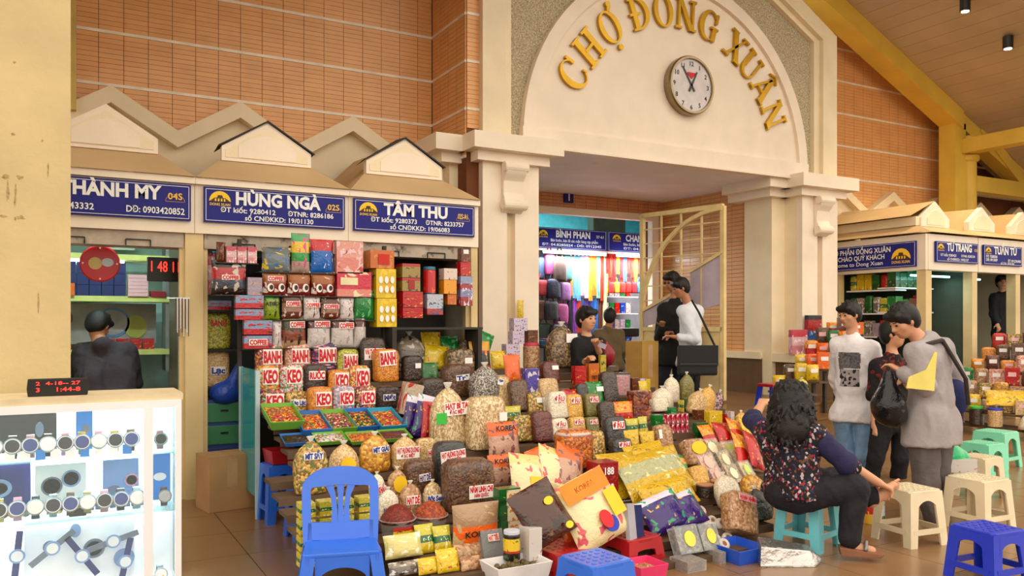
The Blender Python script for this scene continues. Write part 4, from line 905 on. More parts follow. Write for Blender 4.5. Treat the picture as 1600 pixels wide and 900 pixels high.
# packs of tea behind the chair, four columns of four
for i in range(4):
    for j in range(4):
        a = 463+i*30; pb = slope_pt(a+15, 884-4*i)
        put('box', a, a+29, 866-4*i, 888-4*i, w_tea, 'yellow green tea pack behind the blue chair, %s column, %s row up' % (BN[i], BN[j]), 'tea pack', pt=(pb.x, pb.y, pb.z+.088*j), dep=.09, group='tea packs behind the blue chair')
for i, (a, b_, vt, vb, m_, lb) in enumerate((
 (563, 590, 768, 800, w_green, 'green and white packet standing behind the blue chair'), (602, 662, 846, 880, P('pale foil wrap', [(0, (226, 216, 150))], ((246, 244, 226), .58, 4), rough=.15), 'pale yellow foil packet in front of the red paste tub'),
 (652, 682, 824, 866, w_tea, 'green and yellow tea bag packet, left of two under the second paste tub'), (680, 708, 828, 866, w_tea, 'green and yellow tea bag packet, right of two under the second paste tub'),
 (654, 693, 874, 898, w_yel, 'wafer bag with yellow top at the bottom edge, left'), (684, 720, 862, 896, w_yel, 'wafer bag with yellow top at the bottom edge, right'),
 (712, 757, 853, 880, g_nut, 'flat pack of brown peanuts beside the grey tub'), (721, 753, 876, 896, g_nut, 'small peanut pack at the bottom edge'), (608, 657, 880, 900, w_cubes, 'grey clear sachet bag at the bottom edge'))):
    put('pouch', a, b_, vt, vb, m_, lb, lean=20)
put('tub', 591, 651, 796, 850, g_chili, 'clear tub heaped with dark red chilli paste, nearer one', 'tub', txt=[('|', .28, .62, .34, RED, P('paste label', [(0, (226, 190, 60)), (.7, (190, 30, 40))], ((110, 80, 40), .62, 4), crinkle=0))])
put('tub', 644, 701, 784, 836, G('orange paste', [(176, 84, 36), (150, 66, 28), (190, 104, 50)], .012, rough=.6, coat=.1), 'clear tub heaped with orange brown paste, farther one', 'tub')
put('clam', 746, 790, 828, 868, g_black, 'square grey tub of black pepper with white label', 'tub', lean=18, dep=.09, txt=[('HẠT TIÊU', .7, .5, .26, RED, PAPER, .04)])
# ---- middle of the stand
D2 = [
 ('pouch', 602, 634, 530, 562, w_ginger, 'red and orange packet above the green herb bag', 0, None),
 ('tied', 614, 664, 484, 545, w_cubes, 'big clear bag of grey sachets in front of the red boxes', 0, None),
 ('pouch', 661, 692, 491, 550, w_yel, 'tall yellow printed snack packet', 0, None),
 ('pouch', 691, 719, 496, 548, w_green, 'clear bag of green sachets right of the yellow packet', 0, None),
 ('bag', 716, 742, 503, 550, g_mush, 'brown bag between the green sachet bags', 0, None),
 ('pouch', 727, 760, 482, 538, w_green, 'leaning green packet against the portal pillar', 0, 22),
 ('pouch', 696, 724, 468, 506, w_green, 'green packet above the green sachet bag', 0, 14),
 ('tied', 625, 656, 534, 570, g_moss, 'bag of dried green herb with small red label', 'H', None),
 ('bag', 628, 659, 561, 600, g_dark, 'dark brown bag with small white label below the herb bag', 'H', None),
 ('pouch', 659, 687, 563, 600, w_dgreen, 'dark green packet beside the dark brown bag', 0, None),
 ('pouch', 661, 700, 543, 580, w_yel, 'yellow and white packet lying above the dark green packet', 0, 8),
 ('bag', 696, 740, 543, 588, g_mush, 'brown dried food bag with round mark behind the grey seed bag', 'H', None),
 ('bag', 655, 694, 585, 628, g_dark, 'dark sack lying above the pumpkin seed bag', 0, None),
 ('bag', 690, 736, 575, 625, g_brown, 'brown bag with handwritten white label behind the pumpkin seed bag', 'W', None),
 ('pouch', 736, 769, 530, 584, w_black, 'black and red snack pack with gold top', 0, None),
 ('box', 618, 652, 596, 646, P('framed red fruit pack', [(0, (206, 190, 170))], ((200, 70, 50), .52, 2.2)), 'white framed pack of red dried fruit beside the purple packs', 0, 14),
 ('pouch', 624, 657, 618, 680, w_purp, 'purple and yellow packet, left of two', 0, 16),
 ('pouch', 641, 674, 622, 688, w_purp, 'purple and yellow packet, right of two', 0, 16),
 ('pouch', 657, 680, 636, 694, w_red, 'red packet squeezed beside the pumpkin seed bag', 0, 8),
]
for k_, a, b_, vt, vb, m_, lb, tx, rl in D2:
    put(k_, a, b_, vt, vb, m_, lb, 'packet' if k_ == 'pouch' else 'snack bag', roll=rl or 0, lean=10 if k_ == 'pouch' else 0, txt=[('|', .6, .3, .2, RED, PAPER, .2)] if tx == 'H' else [('Trà', .6, .5, .18, BLUEI, PAPER, .1, -6)] if tx == 'W' else None)
t_ = put('tied', 670, 729, 600, 702, g_seed, 'big bag of pumpkin seeds with green tie and red HAT BI label', 'seed bag', txt=[('HẠT BÍ TA|ĐẶC BIỆT', .64, .70, .20, RED, PAPER, .12, -3)])
link('green_tag', UM('sheet'), TIEG, t_, (-.09, -.095, .2), None, (.08, .004, .08))
put('bag', 727, 788, 626, 708, g_seed, 'big bag of plain seeds under the striped seed bag', 'seed bag', txt=[('|', .62, .22, .16, BLUEI, PAPER, .36)])
pS = slope_pt(757, 640); put('tied', 732, 782, 572, 636, g_grey, 'bag of striped grey seeds standing on the seed bag behind', 'seed bag', txt=[('9|', .55, .2, .14, BLUEI, PAPER, .38, 12)])
D3 = [   # back right of the stand
 ('box', 796, 824, 497, 517, w_lpack, 'lavender printed box, topmost of three by the pillar', None), ('box', 794, 819, 517.5, 537, w_lpack, 'lavender printed box, middle of three by the pillar', None), ('box', 784, 812, 537.5, 563, w_lpack, 'lavender printed box, lowest of three by the pillar', None)]
pz = slope_pt(800, 566)
for k_, a, b_, vt, vb, m_, lb, tx in D3: put(k_, a, b_, vt, vb, m_, lb, 'box', Y=pz.y, dep=.1, group='lavender boxes by the pillar')
put('box', 819, 840, 510, 533, w_brown, 'brown box standing on a jar beside the lavender boxes', 'box', pt=slope_pt(830, 572)+Vector((0, .0, (572-533)*7.6/F)), dep=.08)
D4 = [
 ('jar', 817, 843, 533, 572, g_nut, 'jar of nuts with pink lid', None), ('tied', 852, 902, 508, 578, g_mush, 'big tied bag of dried mushrooms next to the seated seller', 'L'),
 ('jar', 902, 936, 545, 578, g_mixed, 'clear jar of gold wrapped sweets in front of the seller', None),
 ('pouch', 768, 792, 552, 580, w_yel, 'bright yellow packet next to the orange pack', None), ('pouch', 790, 816, 556, 602, w_org, 'orange packet standing left of the ringed lilac box', None),
 ('box', 815, 842, 576, 614, w_circ, 'lilac box with white rings', None), ('bag', 840, 873, 592, 622, g_pale, 'clear pack with yellow lid beside the ringed lilac box', None),
 ('bag', 846, 875, 568, 600, g_red, 'dark red bean bag with white label below the mushroom bag', 'L'), ('box', 893, 916, 568, 604, w_red, 'red box in front of the seller', None),
 ('box', 915, 936, 565, 604, w_orbox, 'amber tin box beside the red box', 'E'), ('box', 935, 947, 557, 598, P('yellow black pack', [(0, (60, 60, 40)), (.3, (200, 180, 60))], ((40, 40, 30), .6, 4)), 'narrow yellow and black box beside the amber tin box', None),
 ('pouch', 880, 906, 606, 632, w_red, 'small red packet below the red box', None), ('bag', 901, 922, 598, 632, g_black, 'grey packet beside the green packet', None),
 ('pouch', 918, 945, 598, 634, w_green, 'green packet with white label near the incense bundle', 'L'), ('bag', 940, 968, 578, 628, g_dark, 'bundle of long brown incense sticks', None),
 ('clam', 955, 984, 584, 616, G('pink tub', [(190, 90, 110), (206, 110, 124)], .03), 'pink lidded tub behind the brown packs', None),
 ('box', 984, 998, 588, 614, w_brown, 'brown spice packet, left of the row of spice packets', None), ('box', 998, 1008, 588, 612, w_lpack, 'pale spice packet, middle of the row of spice packets', None), ('box', 1007, 1016, 589, 612, w_yel, 'yellow spice packet, right of the row of spice packets', None),
 ('bag', 778, 800, 588, 640, g_pale, 'pale bag above the nut bag at the middle of the stand', None), ('bag', 797, 828, 600, 648, g_brown, 'long brown dried fish bag', None), ('bag', 825, 850, 610, 650, g_mixed, 'packet with dark print next to the dried fish bag', 'L'),
 ('pouch', 786, 816, 637, 662, w_tea, 'pale green label packet above the mixed nut bag', None),
 ('bag', 797, 836, 652, 692, g_mixed, 'bag of mixed dried fruit beside the KOREA packs', None), ('bag', 832, 865, 645, 692, g_red, 'bag of dark red dried berries', None),
 ('bag', 846, 866, 618, 650, g_wheat, 'cream bag left of the white bean bags', 'L'), ('bag', 856, 888, 620, 662, g_wheat, 'bag of white beans with red label, upper', 'T'), ('bag', 860, 889, 656, 690, g_wheat, 'bag of white beans with red label, lower', 'T'),
 ('bag', 883, 912, 622, 658, g_lent, 'bag of yellow lentils with red label, upper', 'T'), ('bag', 889, 916, 653, 684, g_lent, 'bag of yellow lentils with red label, lower', 'T'),
 ('bag', 913, 940, 622, 658, g_olive, 'bag of olive mung beans with red label, upper', 'T'), ('bag', 914, 938, 653, 682, g_olive, 'bag of olive mung beans with red label, lower', 'T'),
 ('bag', 936, 963, 630, 668, g_dark, 'dark brown bag right of the mung beans', None), ('pouch', 960, 992, 629, 664, w_ginger, 'red and yellow noodle packet', None),
 ('opensack', 869, 924, 672, 732, g_shr, 'open sack of orange dried shrimp', None), ('bag', 918, 948, 676, 722, g_mixed, 'bag of mixed dried fruit right of the shrimp sack', None),
 ('bag', 945, 982, 655, 704, g_black, 'bag of black sesame with red label, upper', 'T'), ('bag', 954, 990, 694, 728, g_black, 'bag of black sesame with red label, lower', 'T'),
 ('box', 980, 1017, 611, 633, G('pack of brown cakes', [(150, 70, 44), (186, 120, 80), (120, 54, 36)], .03), 'brown cake pack, upper of two beside the rice bags', None), ('box', 980, 1017, 634, 660, G('pack of brown cakes', [], .03), 'brown cake pack, lower of two beside the rice bags', None),
 ('tied', 1015, 1054, 600, 638, g_wheat, 'white rice bag, left of the tied rice bags', None), ('bag', 1017, 1046, 628, 650, g_wheat, 'low white rice bag lying under the other rice bags', None), ('tied', 1035, 1063, 587, 630, g_wheat, 'tall tied white rice bag', None),
 ('tied', 1060, 1086, 586, 632, g_olive, 'tied bag of green mung beans among the rice bags', None), ('tied', 1068, 1103, 606, 648, g_pale, 'bag of pale peanuts, left of three leaning bags', None),
 ('tied', 1083, 1114, 600, 648, g_lent, 'bag of pale lentils, middle of three leaning bags', None), ('tied', 1106, 1127, 606, 646, G('purple beans', [(90, 44, 60), (130, 70, 84), (200, 170, 170)], .014), 'bag of purple beans, right of three leaning bags', None),
 ('pouch', 1000, 1014, 596, 618, w_yel, 'small yellow packet at the back of the brown cake packs', None),
 ('bag', 1024, 1054, 666, 712, g_nut, 'clear bag of hazelnuts', 'S'), ('pouch', 980, 1003, 678, 724, w_gold, 'gold foil packet, left of two beside the hazelnuts', None), ('pouch', 1004, 1027, 676, 716, w_gold, 'gold foil packet, right of two beside the hazelnuts', None),
 ('pouch', 1000, 1014, 654, 682, w_tea, 'green and yellow packet above the gold foil packets', None), ('pouch', 979, 1000, 656, 682, w_tea, 'green and gold packet right of the black sesame bag', None),
]
for k_, a, b_, vt, vb, m_, lb, tx in D4:
    tt = {'L': [('|', .66, .4, .2, RED, PAPER, .18)], 'T': [('ĐẬU', .70, .6, .24, RED, PAPER)], 'S': [('|', .68, .2, .3, RED, PAPER, -.38)], 'E': [('TET', .45, .7, .22, BLACK, None)], None: None}[tx]
    put(k_, a, b_, vt, vb, m_, lb, {'box': 'box', 'jar': 'jar', 'pouch': 'packet', 'clam': 'tub', 'opensack': 'sack'}.get(k_, 'food bag'), lean=12 if k_ in ('pouch', 'bag') else 0, txt=tt, lid=M('pink lid', (206, 60, 90), .4) if k_ == 'jar' and a < 850 else M('clear grey lid', (190, 190, 180), .3), roll=(18 if a > 1060 else 0) if k_ == 'tied' and a > 1000 else 0)
# KOREA packs and gift boxes, front middle
KR = lambda zf, wf, hf, xf=0: [('KOREA', zf, wf, hf, BLACK, None, xf)]
D5 = [
 ('pouch', 764, 814, 667, 724, w_orgc, 'orange topped pack lettered KOREA, upper of two', KR(.82, .7, .22), 0, 10), ('pouch', 764, 808, 712, 762, w_orgc, 'orange topped pack lettered KOREA, lower of two', KR(.8, .8, .22), 0, 8),
 ('pouch', 836, 872, 706, 750, w_org, 'plain orange pack behind the cream packs', None, -16, 20), ('pouch', 862, 912, 714, 780, w_orgc, 'orange topped clear pack leaning right, behind the cream packs', None, 24, 26),
 ('pouch', 800, 858, 716, 796, w_cream, 'cream pack with pink print and yellow tag, left of two', [('|', .38, .4, .34, BLACK, YSTK, .16)], 10, 26), ('pouch', 838, 896, 718, 782, w_cream, 'cream pack with pink print, right of two', None, 20, 28),
 ('box', 773, 815, 802, 830, w_dgreen, 'green box with white label, lowest of three', [('|', .5, .66, .84, RED, P('bar code label', [(0, (240, 230, 200))], ((236, 150, 50), .58, 4), crinkle=0), .16)], 0, 0),
]
for k_, a, b_, vt, vb, m_, lb, tx, rl, ln in D5: put(k_, a, b_, vt, vb, m_, lb, 'gift pack', txt=tx, roll=rl, lean=ln)
pg = slope_pt(794, 830)
for i in (1, 2): put('box', 773, 815, 802, 830, w_dgreen, 'green box with white label, %s of three' % ('middle' if i == 1 else 'topmost'), 'gift pack', pt=(pg.x-.005*i, pg.y, pg.z+.094*i), txt=[('|', .5, .66, .84, RED, _m['bar code label'], .16)])
put('jar', 786, 813, 828, 874, P('dark sauce jar', [(0, (40, 24, 20)), (.28, (190, 60, 30)), (.36, (230, 200, 60)), (.8, (40, 24, 20))], ((60, 120, 50), .64, 4), crinkle=0), 'dark sauce jar with yellow label', 'jar', lid=M('white lid', (200, 200, 214), .4), z=.14)
put('box', 811, 846, 822, 872, w_ccar, 'white carton with small print beside the sauce jar', 'box', z=.13, dep=.12)
RST = M('red plastic', (170, 24, 30), .35, coat=.2)
put('pouch', 834, 904, 780, 862, P('brown cake wrap', [(0, (92, 52, 36))], ((60, 34, 24), .58, 3), ((150, 110, 84), .68, 4), rough=.15), 'brown wrapped cake pack with round stickers on the red stool', 'gift pack', pt=tuple(atD(871, 860, 4.62)), lean=28, roll=-22, dep=.1, stk=[(.18, .62, .2, .14, YSTK), (.3, .1, .16, .12, YSTK)])
t_ = put('pouch', 900, 986, 768, 868, w_cream, 'cream and orange pack lettered KOREA with red and blue emblem, on the red stool', 'gift pack', pt=tuple(atD(950, 866, 4.75)), lean=24, roll=-20, dep=.13, txt=[('|', .84, .8, .3, BLACK, M('orange header', (240, 130, 20), .4)), ('KOREA', .84, .4, .12, BLACK, None), ('|', .46, .22, .4, BLACK, YSTK, .34)])
link('emblem_red', UM('disc'), RED, t_, (.02, -.085, .12), None, (.075, .012, .11)); link('emblem_blue', UM('disc'), M('emblem blue', (30, 50, 170), .4), t_, (.04, -.078, .085), None, (.09, .01, .1))
put('pouch', 886, 918, 772, 850, w_org, 'plain orange pack between the brown cake pack and the KOREA pack', 'gift pack', pt=tuple(atD(900, 852, 4.85)), lean=20, roll=-10)
put('box', 917, 965, 752, 778, P('red letter box', [(0, (170, 30, 34))], ((196, 120, 100), .68, 4)), 'red box lettered 188, lower of two', 'box', txt=[('188', .5, .5, .7, PAPER, None)], dep=.14); p_ = slope_pt(941, 778)
put('box', 917, 965, 725, 751, P('red letter box', [], None), 'red box lettered 188, upper of two', 'box', txt=[('188', .5, .5, .7, PAPER, None)], pt=(p_.x, p_.y, p_.z+.112), dep=.14)
# ---- right hand part of the stand
STK = [M('sticker cream', (240, 226, 190), .4), M('sticker lime', (206, 226, 120), .4), M('sticker pink', (240, 190, 170), .4)]
D6 = [
 ('box', 1016, 1036, 646, 672, w_green, 'green white medicine box left of the pink boxes'), ('box', 1041, 1056, 632, 652, w_green, 'small green box behind the pink boxes'),
 ('box', 1060, 1068, 625, 643, w_tea, 'yellow green box on the pink boxes, left'), ('box', 1068, 1077, 624, 643, w_dgreen, 'yellow green box on the pink boxes, right'),
 ('box', 1082, 1106, 655, 680, w_dgreen, 'dark green box of tea right of the pink boxes'), ('box', 1082, 1100, 640, 655, w_brown, 'brown medicine box on the dark green box'),
 ('box', 1101, 1128, 642, 667, w_yel, 'yellow ginseng box with red print'), ('box', 1134, 1147, 642, 664, w_white, 'white box with red print right of the ginseng box'), ('box', 1127, 1135, 645, 664, w_red, 'narrow red box beside the ginseng box'),
]
for k_, a, b_, vt, vb, m_, lb in D6: put(k_, a, b_, vt, vb, m_, lb, 'box', dep=.07)
pp = slope_pt(1056, 680); WPK = P('pink white box', [(0, (206, 40, 80))], ((240, 220, 226), .54, 3))
for i in range(5):
    for j in range(2): put('box', 1040+9*i, 1049+9*i, 656, 670, WPK, 'pink and white medicine box, %s from the left in the %s row' % (BN[i], ('lower', 'upper')[j]), 'box', pt=(pp.x+.052*(i-2), pp.y, pp.z+.083*j), dep=.05, group='pink medicine boxes')
D7 = [
 ('pouch', 1106, 1127, 664, 696, w_ginger, 'red ginger sweets packet, left of the leaning red packets', 0), ('pouch', 1126, 1150, 664, 696, w_red, 'red spotted packet, middle of the leaning red packets', 6),
 ('pouch', 1146, 1168, 664, 700, w_ginger, 'yellow and red packet right of the red spotted packet', 16), ('pouch', 1164, 1186, 668, 704, w_yel, 'yellow packet leaning at the edge of the stand', 22), ('tied', 1150, 1176, 644, 676, g_lent, 'pale bag behind the leaning red packets', 10),
 ('pouch', 1154, 1178, 688, 740, w_ginger, 'long red and yellow packet, left of two at the right edge', 24), ('pouch', 1174, 1198, 692, 746, w_red, 'long red packet, right of two at the right edge', 24),
 ('pouch', 958, 1018, 715, 778, w_goldc, 'gold foil pack with clear window, behind the gold stack', 0), ('pouch', 1000, 1060, 706, 756, w_gold, 'gold foil pack with black print above the gold stack', -6),
 ('pouch', 990, 1090, 730, 790, w_goldc, 'wide gold foil pack with clear window on top of the gold stack', -8), ('pouch', 1016, 1096, 766, 806, w_gold, 'gold foil pack at the bottom of the gold stack', -8),
 ('pouch', 1022, 1084, 794, 842, w_purp, 'purple striped snack pack, left of two above the clear boxes', -14), ('pouch', 1054, 1110, 792, 838, w_purp, 'purple striped snack pack, right of two above the clear boxes', -12),
 ('bag', 1042, 1072, 706, 756, g_pale, 'peanut bag with red label beside the gold packs', -10), ('bag', 1069, 1111, 694, 732, g_nut, 'peanut bag with oval yellow sticker', 0), ('pouch', 1062, 1080, 712, 742, w_strip, 'narrow green and pink packet beside the peanut bag', 14),
 ('bag', 1079, 1113, 734, 772, g_lent, 'bag of yellow mung beans above the cookie tubs', 0), ('bag', 1128, 1186, 786, 846, g_nut, 'bag of almonds with pink label above the blue tray', 18),
 ('tied', 1154, 1200, 752, 790, g_yel, 'bag of yellow dried noodles near the seated woman', 22), ('tied', 1174, 1212, 778, 828, G('dark green leaves', [(34, 44, 32), (50, 60, 44), (24, 30, 24)], .02), 'dark green leaf bag near the cyan stool', 0), ('tied', 1120, 1166, 752, 802, g_wheat, 'clear bag of pale dried squid behind the almonds', 0),
]
for k_, a, b_, vt, vb, m_, lb, rl in D7:
    tx = None; sk = None
    if 'red label' in lb: tx = [('HAPPY', .78, .66, .2, RED, PAPER)]
    if 'pink label' in lb: tx = [('HẠNH NHÂN', .8, .66, .16, RED, M('pink paper', (240, 190, 196), .6))]
    if 'oval yellow' in lb: sk = [(0, .6, .7, .5, YSTK)]
    put(k_, a, b_, vt, vb, m_, lb, 'packet' if k_ == 'pouch' else 'food bag', roll=rl, lean=38 if k_ == 'pouch' else 22, txt=tx, stk=sk)
for i, (a, b_, vt, vb) in enumerate(((1101, 1134, 694, 720), (1131, 1160, 698, 722), (1095, 1128, 718, 746), (1124, 1152, 714, 740), (1148, 1176, 710, 736), (1112, 1138, 740, 764), (1136, 1164, 735, 760), (1160, 1186, 728, 756))):
    put('clam', a, b_, vt, vb, (g_mixed, g_pale, g_pink)[i % 3], 'clear sweet box with round sticker, %s, in the %s row' % (('left', 'right', 'left', 'middle', 'right', 'left', 'middle', 'right')[i], ('back', 'back', 'middle', 'middle', 'middle', 'front', 'front', 'front')[i]), 'clear box', lean=40, dep=.07, stk=[(0, .5, .5, .6, STK[i % 3])], group='clear sweet boxes with round stickers')
for i, (a, b_, vt, vb, lb) in enumerate(((1054, 1099, 836, 876, 'large clear box with round yellow sticker, front left'), (1091, 1129, 826, 864, 'large clear box with round yellow sticker, front right'))):
    put('clam', a, b_, vt, vb, G('grey dried plums', [(110, 104, 96), (80, 76, 70), (150, 144, 136)], .02), lb, 'clear box', lean=25, dep=.07, stk=[(.05, .5, .46, .56, M('sticker yellow', (236, 216, 80), .4))])
put('clam', 1048, 1102, 872, 888, g_brown, 'flat clear box under the front left clear box', 'clear box', z=.0, dep=.16); put('clam', 1098, 1132, 858, 876, g_brown, 'flat clear box under the front right clear box', 'clear box', z=.0, dep=.16)
for i, (a, b_, vt, vb) in enumerate(((1088, 1116, 764, 784), (1110, 1140, 757, 780))): put('jar', a, b_, vt, vb, g_dark, 'brown cookie tub with round lid label, %s of two' % ('left', 'right')[i], 'tub', lid=M('cookie lid', (186, 130, 96), .4))
fg = [(1094, 800), (1112, 806), (1106, 820), (1126, 816), (1118, 834), (1136, 832), (1112, 846), (1130, 848)]
for i, (u, v) in enumerate(fg):
    p = slope_pt(u, v+8); t = thing('dried_fig', 'white dusted dried fig ring in the heap above the blue tray', 'dried fig', p+Vector((0, 0, .02)), (math.radians(50), 0, 0), 'dried fig rings')
    B().lathe([(.012, .012), (.02, .022), (.036, .02), (.045, 0), (.036, -.02), (.02, -.022), (.012, -.012)][::-1], 16).obj('ring', M('dusted white fig', (220, 208, 196), .7, bump=.3), t, smooth=True); B().lathe([(.02, -.012), (.018, .018)], 12).obj('core', M('fig core', (150, 100, 76), .7), t)
t = thing('blue_tray', 'blue plastic tray on the floor under the almond bag', 'tray', atZ(1152, 872, 0)); link('tray', UM('tray'), M('blue plastic', (34, 84, 200), .35, coat=.2), t, None, None, (.26, .3, .09))
t = thing('leaning_case', 'grey and navy case leaning in front of the gold packs', 'case', atZ(992, 846, .16), (math.radians(-12), math.radians(8), .3)); link('shell', UM('box'), M('pale grey case', (170, 166, 176), .5), t, (-.03, 0, 0), None, (.07, .03, .22)); link('side', UM('box'), M('navy case', (30, 34, 90), .4), t, (.04, 0, 0), None, (.07, .04, .21))
t = thing('silver_foil_bag', 'silver foil bag lying on the floor beside the cyan stool', 'bag', atZ(1222, 880, 0), (0, 0, -.5))
B().add([(-.16, -.09, 0), (.17, -.09, 0), (.19, .08, 0), (-.14, .08, 0), (-.15, -.07, .12), (.15, -.05, .09), (.17, .05, .10), (-.13, .06, .15), (.24, -.02, .03)], [(3, 2, 1, 0), (4, 5, 6, 7), (0, 1, 5, 4), (1, 8, 5), (8, 2, 6), (5, 8, 6), (1, 2, 8), (2, 3, 7, 6), (3, 0, 4, 7)]).obj('foil', M('silver foil', (190, 186, 184), .22, metal=.85, bump=.9, scale=8, bscale=18), t, bevel=.01)
t = thing('plastic_tub', 'white plastic tub of brown olives at the bottom edge', 'tub', atZ(806, 904, .06)); link('tub', UM('tray'), M('milky plastic', (226, 222, 222), .3), t, None, None, (.34, .22, .1))
for i in range(22): link('olive', cached('olive', lambda: m_round([(.006, -.017), (.016, -.008), (.018, .003), (.012, .014), (.004, .018)], 8)), M('olive brown', (92, 76, 36), .4), t, (random.uniform(-.11, .11), random.uniform(-.06, .06), .05+random.uniform(0, .03)))
t = thing('plastic_tub', 'pink plastic tub of brown nuts right of the front blue stool', 'tub', atZ(1006, 902, .0)); link('tub', UM('tray'), M('pink plastic', (226, 60, 110), .35), t, None, None, (.2, .2, .09)); link('contents', UM('heap', 1), g_nut, t, (0, 0, .05), None, (.18, .18, .04))
# ================================================================ stools, chair, carton
def stool(label, loc, rz, h, mat, top=.30, group='plastic stools', arch=True, holes=True, trim=None, w2=None):
    """plastic stool: ribbed square seat, four splayed L-section legs, arched aprons, stretchers"""
    t = thing('plastic_stool', label, 'stool', loc, rz, group)
    a = top/2; b_ = a*1.18
    seat = B().prismz([(-a+.02, -a), (a-.02, -a), (a, -a+.02), (a, a-.02), (a-.02, a), (-a+.02, a), (-a, a-.02), (-a, -a+.02)], h-.03, h).obj('seat', mat, t, bevel=.006)
    for i in range(5):
        for j in range(5):
            x, y = -a*.66+a*.33*i, -a*.66+a*.33*j
            link('seat_stud', cached('stud', lambda: B().prismz([(-.013, 0), (0, -.009), (.013, 0), (0, .009)], 0, .003).mesh('stud')), mat, seat, (x, y, h), (0, 0, .785 if (i+j) % 2 else -.785))
    for sx in (-1, 1):
        for sy in (-1, 1):
            lw = .06; vs = []; 
            for z, q, w_ in ((0, b_, lw), (h-.01, a, lw*1.25)):
                vs += [(sx*q, sy*q, z), (sx*(q-w_), sy*q, z), (sx*(q-w_), sy*(q-.012), z), (sx*(q-.012), sy*(q-.012), z), (sx*(q-.012), sy*(q-w_), z), (sx*q, sy*(q-w_), z)]
            fs = [(0, 1, 2, 3, 4, 5), (11, 10, 9, 8, 7, 6)] + [(i, i+6, (i+1) % 6+6, (i+1) % 6) for i in range(6)]
            bm = B().add(vs, fs); me = bm.mesh('leg')
            bb_ = bmesh.new(); bb_.from_mesh(me); bmesh.ops.recalc_face_normals(bb_, faces=bb_.faces); bb_.to_mesh(me); bb_.free()
            link('leg', me, mat, t)
    def at(z): return b_+(a-b_)*z/h
    for s in range(4):
        q = B(); n = 14; zt = h-.02; zs = h*.56; zr = h-.065
        for i in range(n):
            f0, f1 = -1+2*i/n, -1+2*(i+1)/n
            ra = lambda f: zs+(zr-zs)*math.sqrt(max(0, 1-f*f))
            wd = lambda z: at(z)-.05
            pts = []
            for f, z in ((f0, ra(f0)), (f1, ra(f1)), (f1, zt), (f0, zt)): pts.append((f*wd(z), -at(z), z))
            k = len(q.v); q.v += pts + [(p[0], p[1]+.01, p[2]) for p in pts]
            q.f += [(k, k+1, k+2, k+3), (k+7, k+6, k+5, k+4), (k, k+4, k+5, k+1)]
        q.obj('apron', mat, t, rot=(0, 0, s*math.pi/2))
        z = h*.22; e = at(z)
        B().box((-e+.03, -e, z), (e-.03, -e+.012, z+.035)).obj('stretcher', mat, t, rot=(0, 0, s*math.pi/2))
    return t
PB = M('blue plastic stool', (46, 104, 214), .3, coat=.25, var=.06); PBD = M('deep blue plastic', (26, 52, 190), .3, coat=.25, var=.06)
PC = M('cyan plastic', (112, 200, 214), .3, coat=.25, var=.05); PW = M('cream white plastic', (226, 210, 178), .35, coat=.2, var=.06, dirt=((150, 126, 96), 9, .66)); PM = M('mint plastic', (130, 220, 184), .3, coat=.25, var=.05)
gz = lambda u, v: atZ(u, v, 0)
stool('cyan plastic stool under the seated woman', gz(1262, 852), .25, .36, PC, .27)
stool('cream white plastic stool with woven seat top, right of the seated woman', gz(1420, 845), -.12, .36, PW, .28)
stool('deep blue plastic stool at the lower right corner', gz(1543, 905), -.1, .30, PBD, .27)
stool('cream white stool behind the deep blue stool', gz(1528, 824), -.05, .36, PW, .29)
stool('cream white stool, farther one behind the grey trousers', gz(1530, 775), .0, .34, PW, .25)
stool('mint green stool, nearer of two', gz(1536, 752), .0, .36, PM, .26)
stool('mint green stool, farther of two beside the green shopping bag', gz(1556, 728), .1, .36, PM, .30)
stool('light blue stool at the bottom edge in front of the gift packs', atZ(931, 950, 0), .1, .26, PB, .27)
stool('dark red stool under the brown cake pack', gz(878, 895), .1, .16, RST, .30)
stool('dark red stool under the KOREA pack', gz(985, 880), .1, .18, RST, .26)
stool('light blue stool carrying the red crate at the left of the stand', gz(436, 812), .1, .42, PB, .22)
stool('light blue stool below the jackfruit bag at the left of the stand', gz(478, 838), .1, .34, PB, .2)
t = thing('plastic_crate', 'dark red plastic basket under the table edge on the blue stool', 'crate', gz(440, 812)+Vector((0, 0, .425)), .1); link('basket', UM('tray'), RST, t, None, None, (.22, .22, .1))
t = thing('red_stool', 'small red and blue stool in the shade beside the portal ledge', 'stool', Vector((*atD(1207, 500, 10.2).xy, .42))); 
for sx in (-1, 1):
    for sy in (-1, 1): B().bar((sx*.13, sy*.13, 0), (sx*.1, sy*.1, .26), .045).obj('leg', PBD, t)
B().box((-.13, -.13, .24), (.13, .13, .28)).obj('seat', RST, t, bevel=.01); B().box((-.12, -.125, .1), (.12, -.11, .14)).obj('stretcher', RST, t)
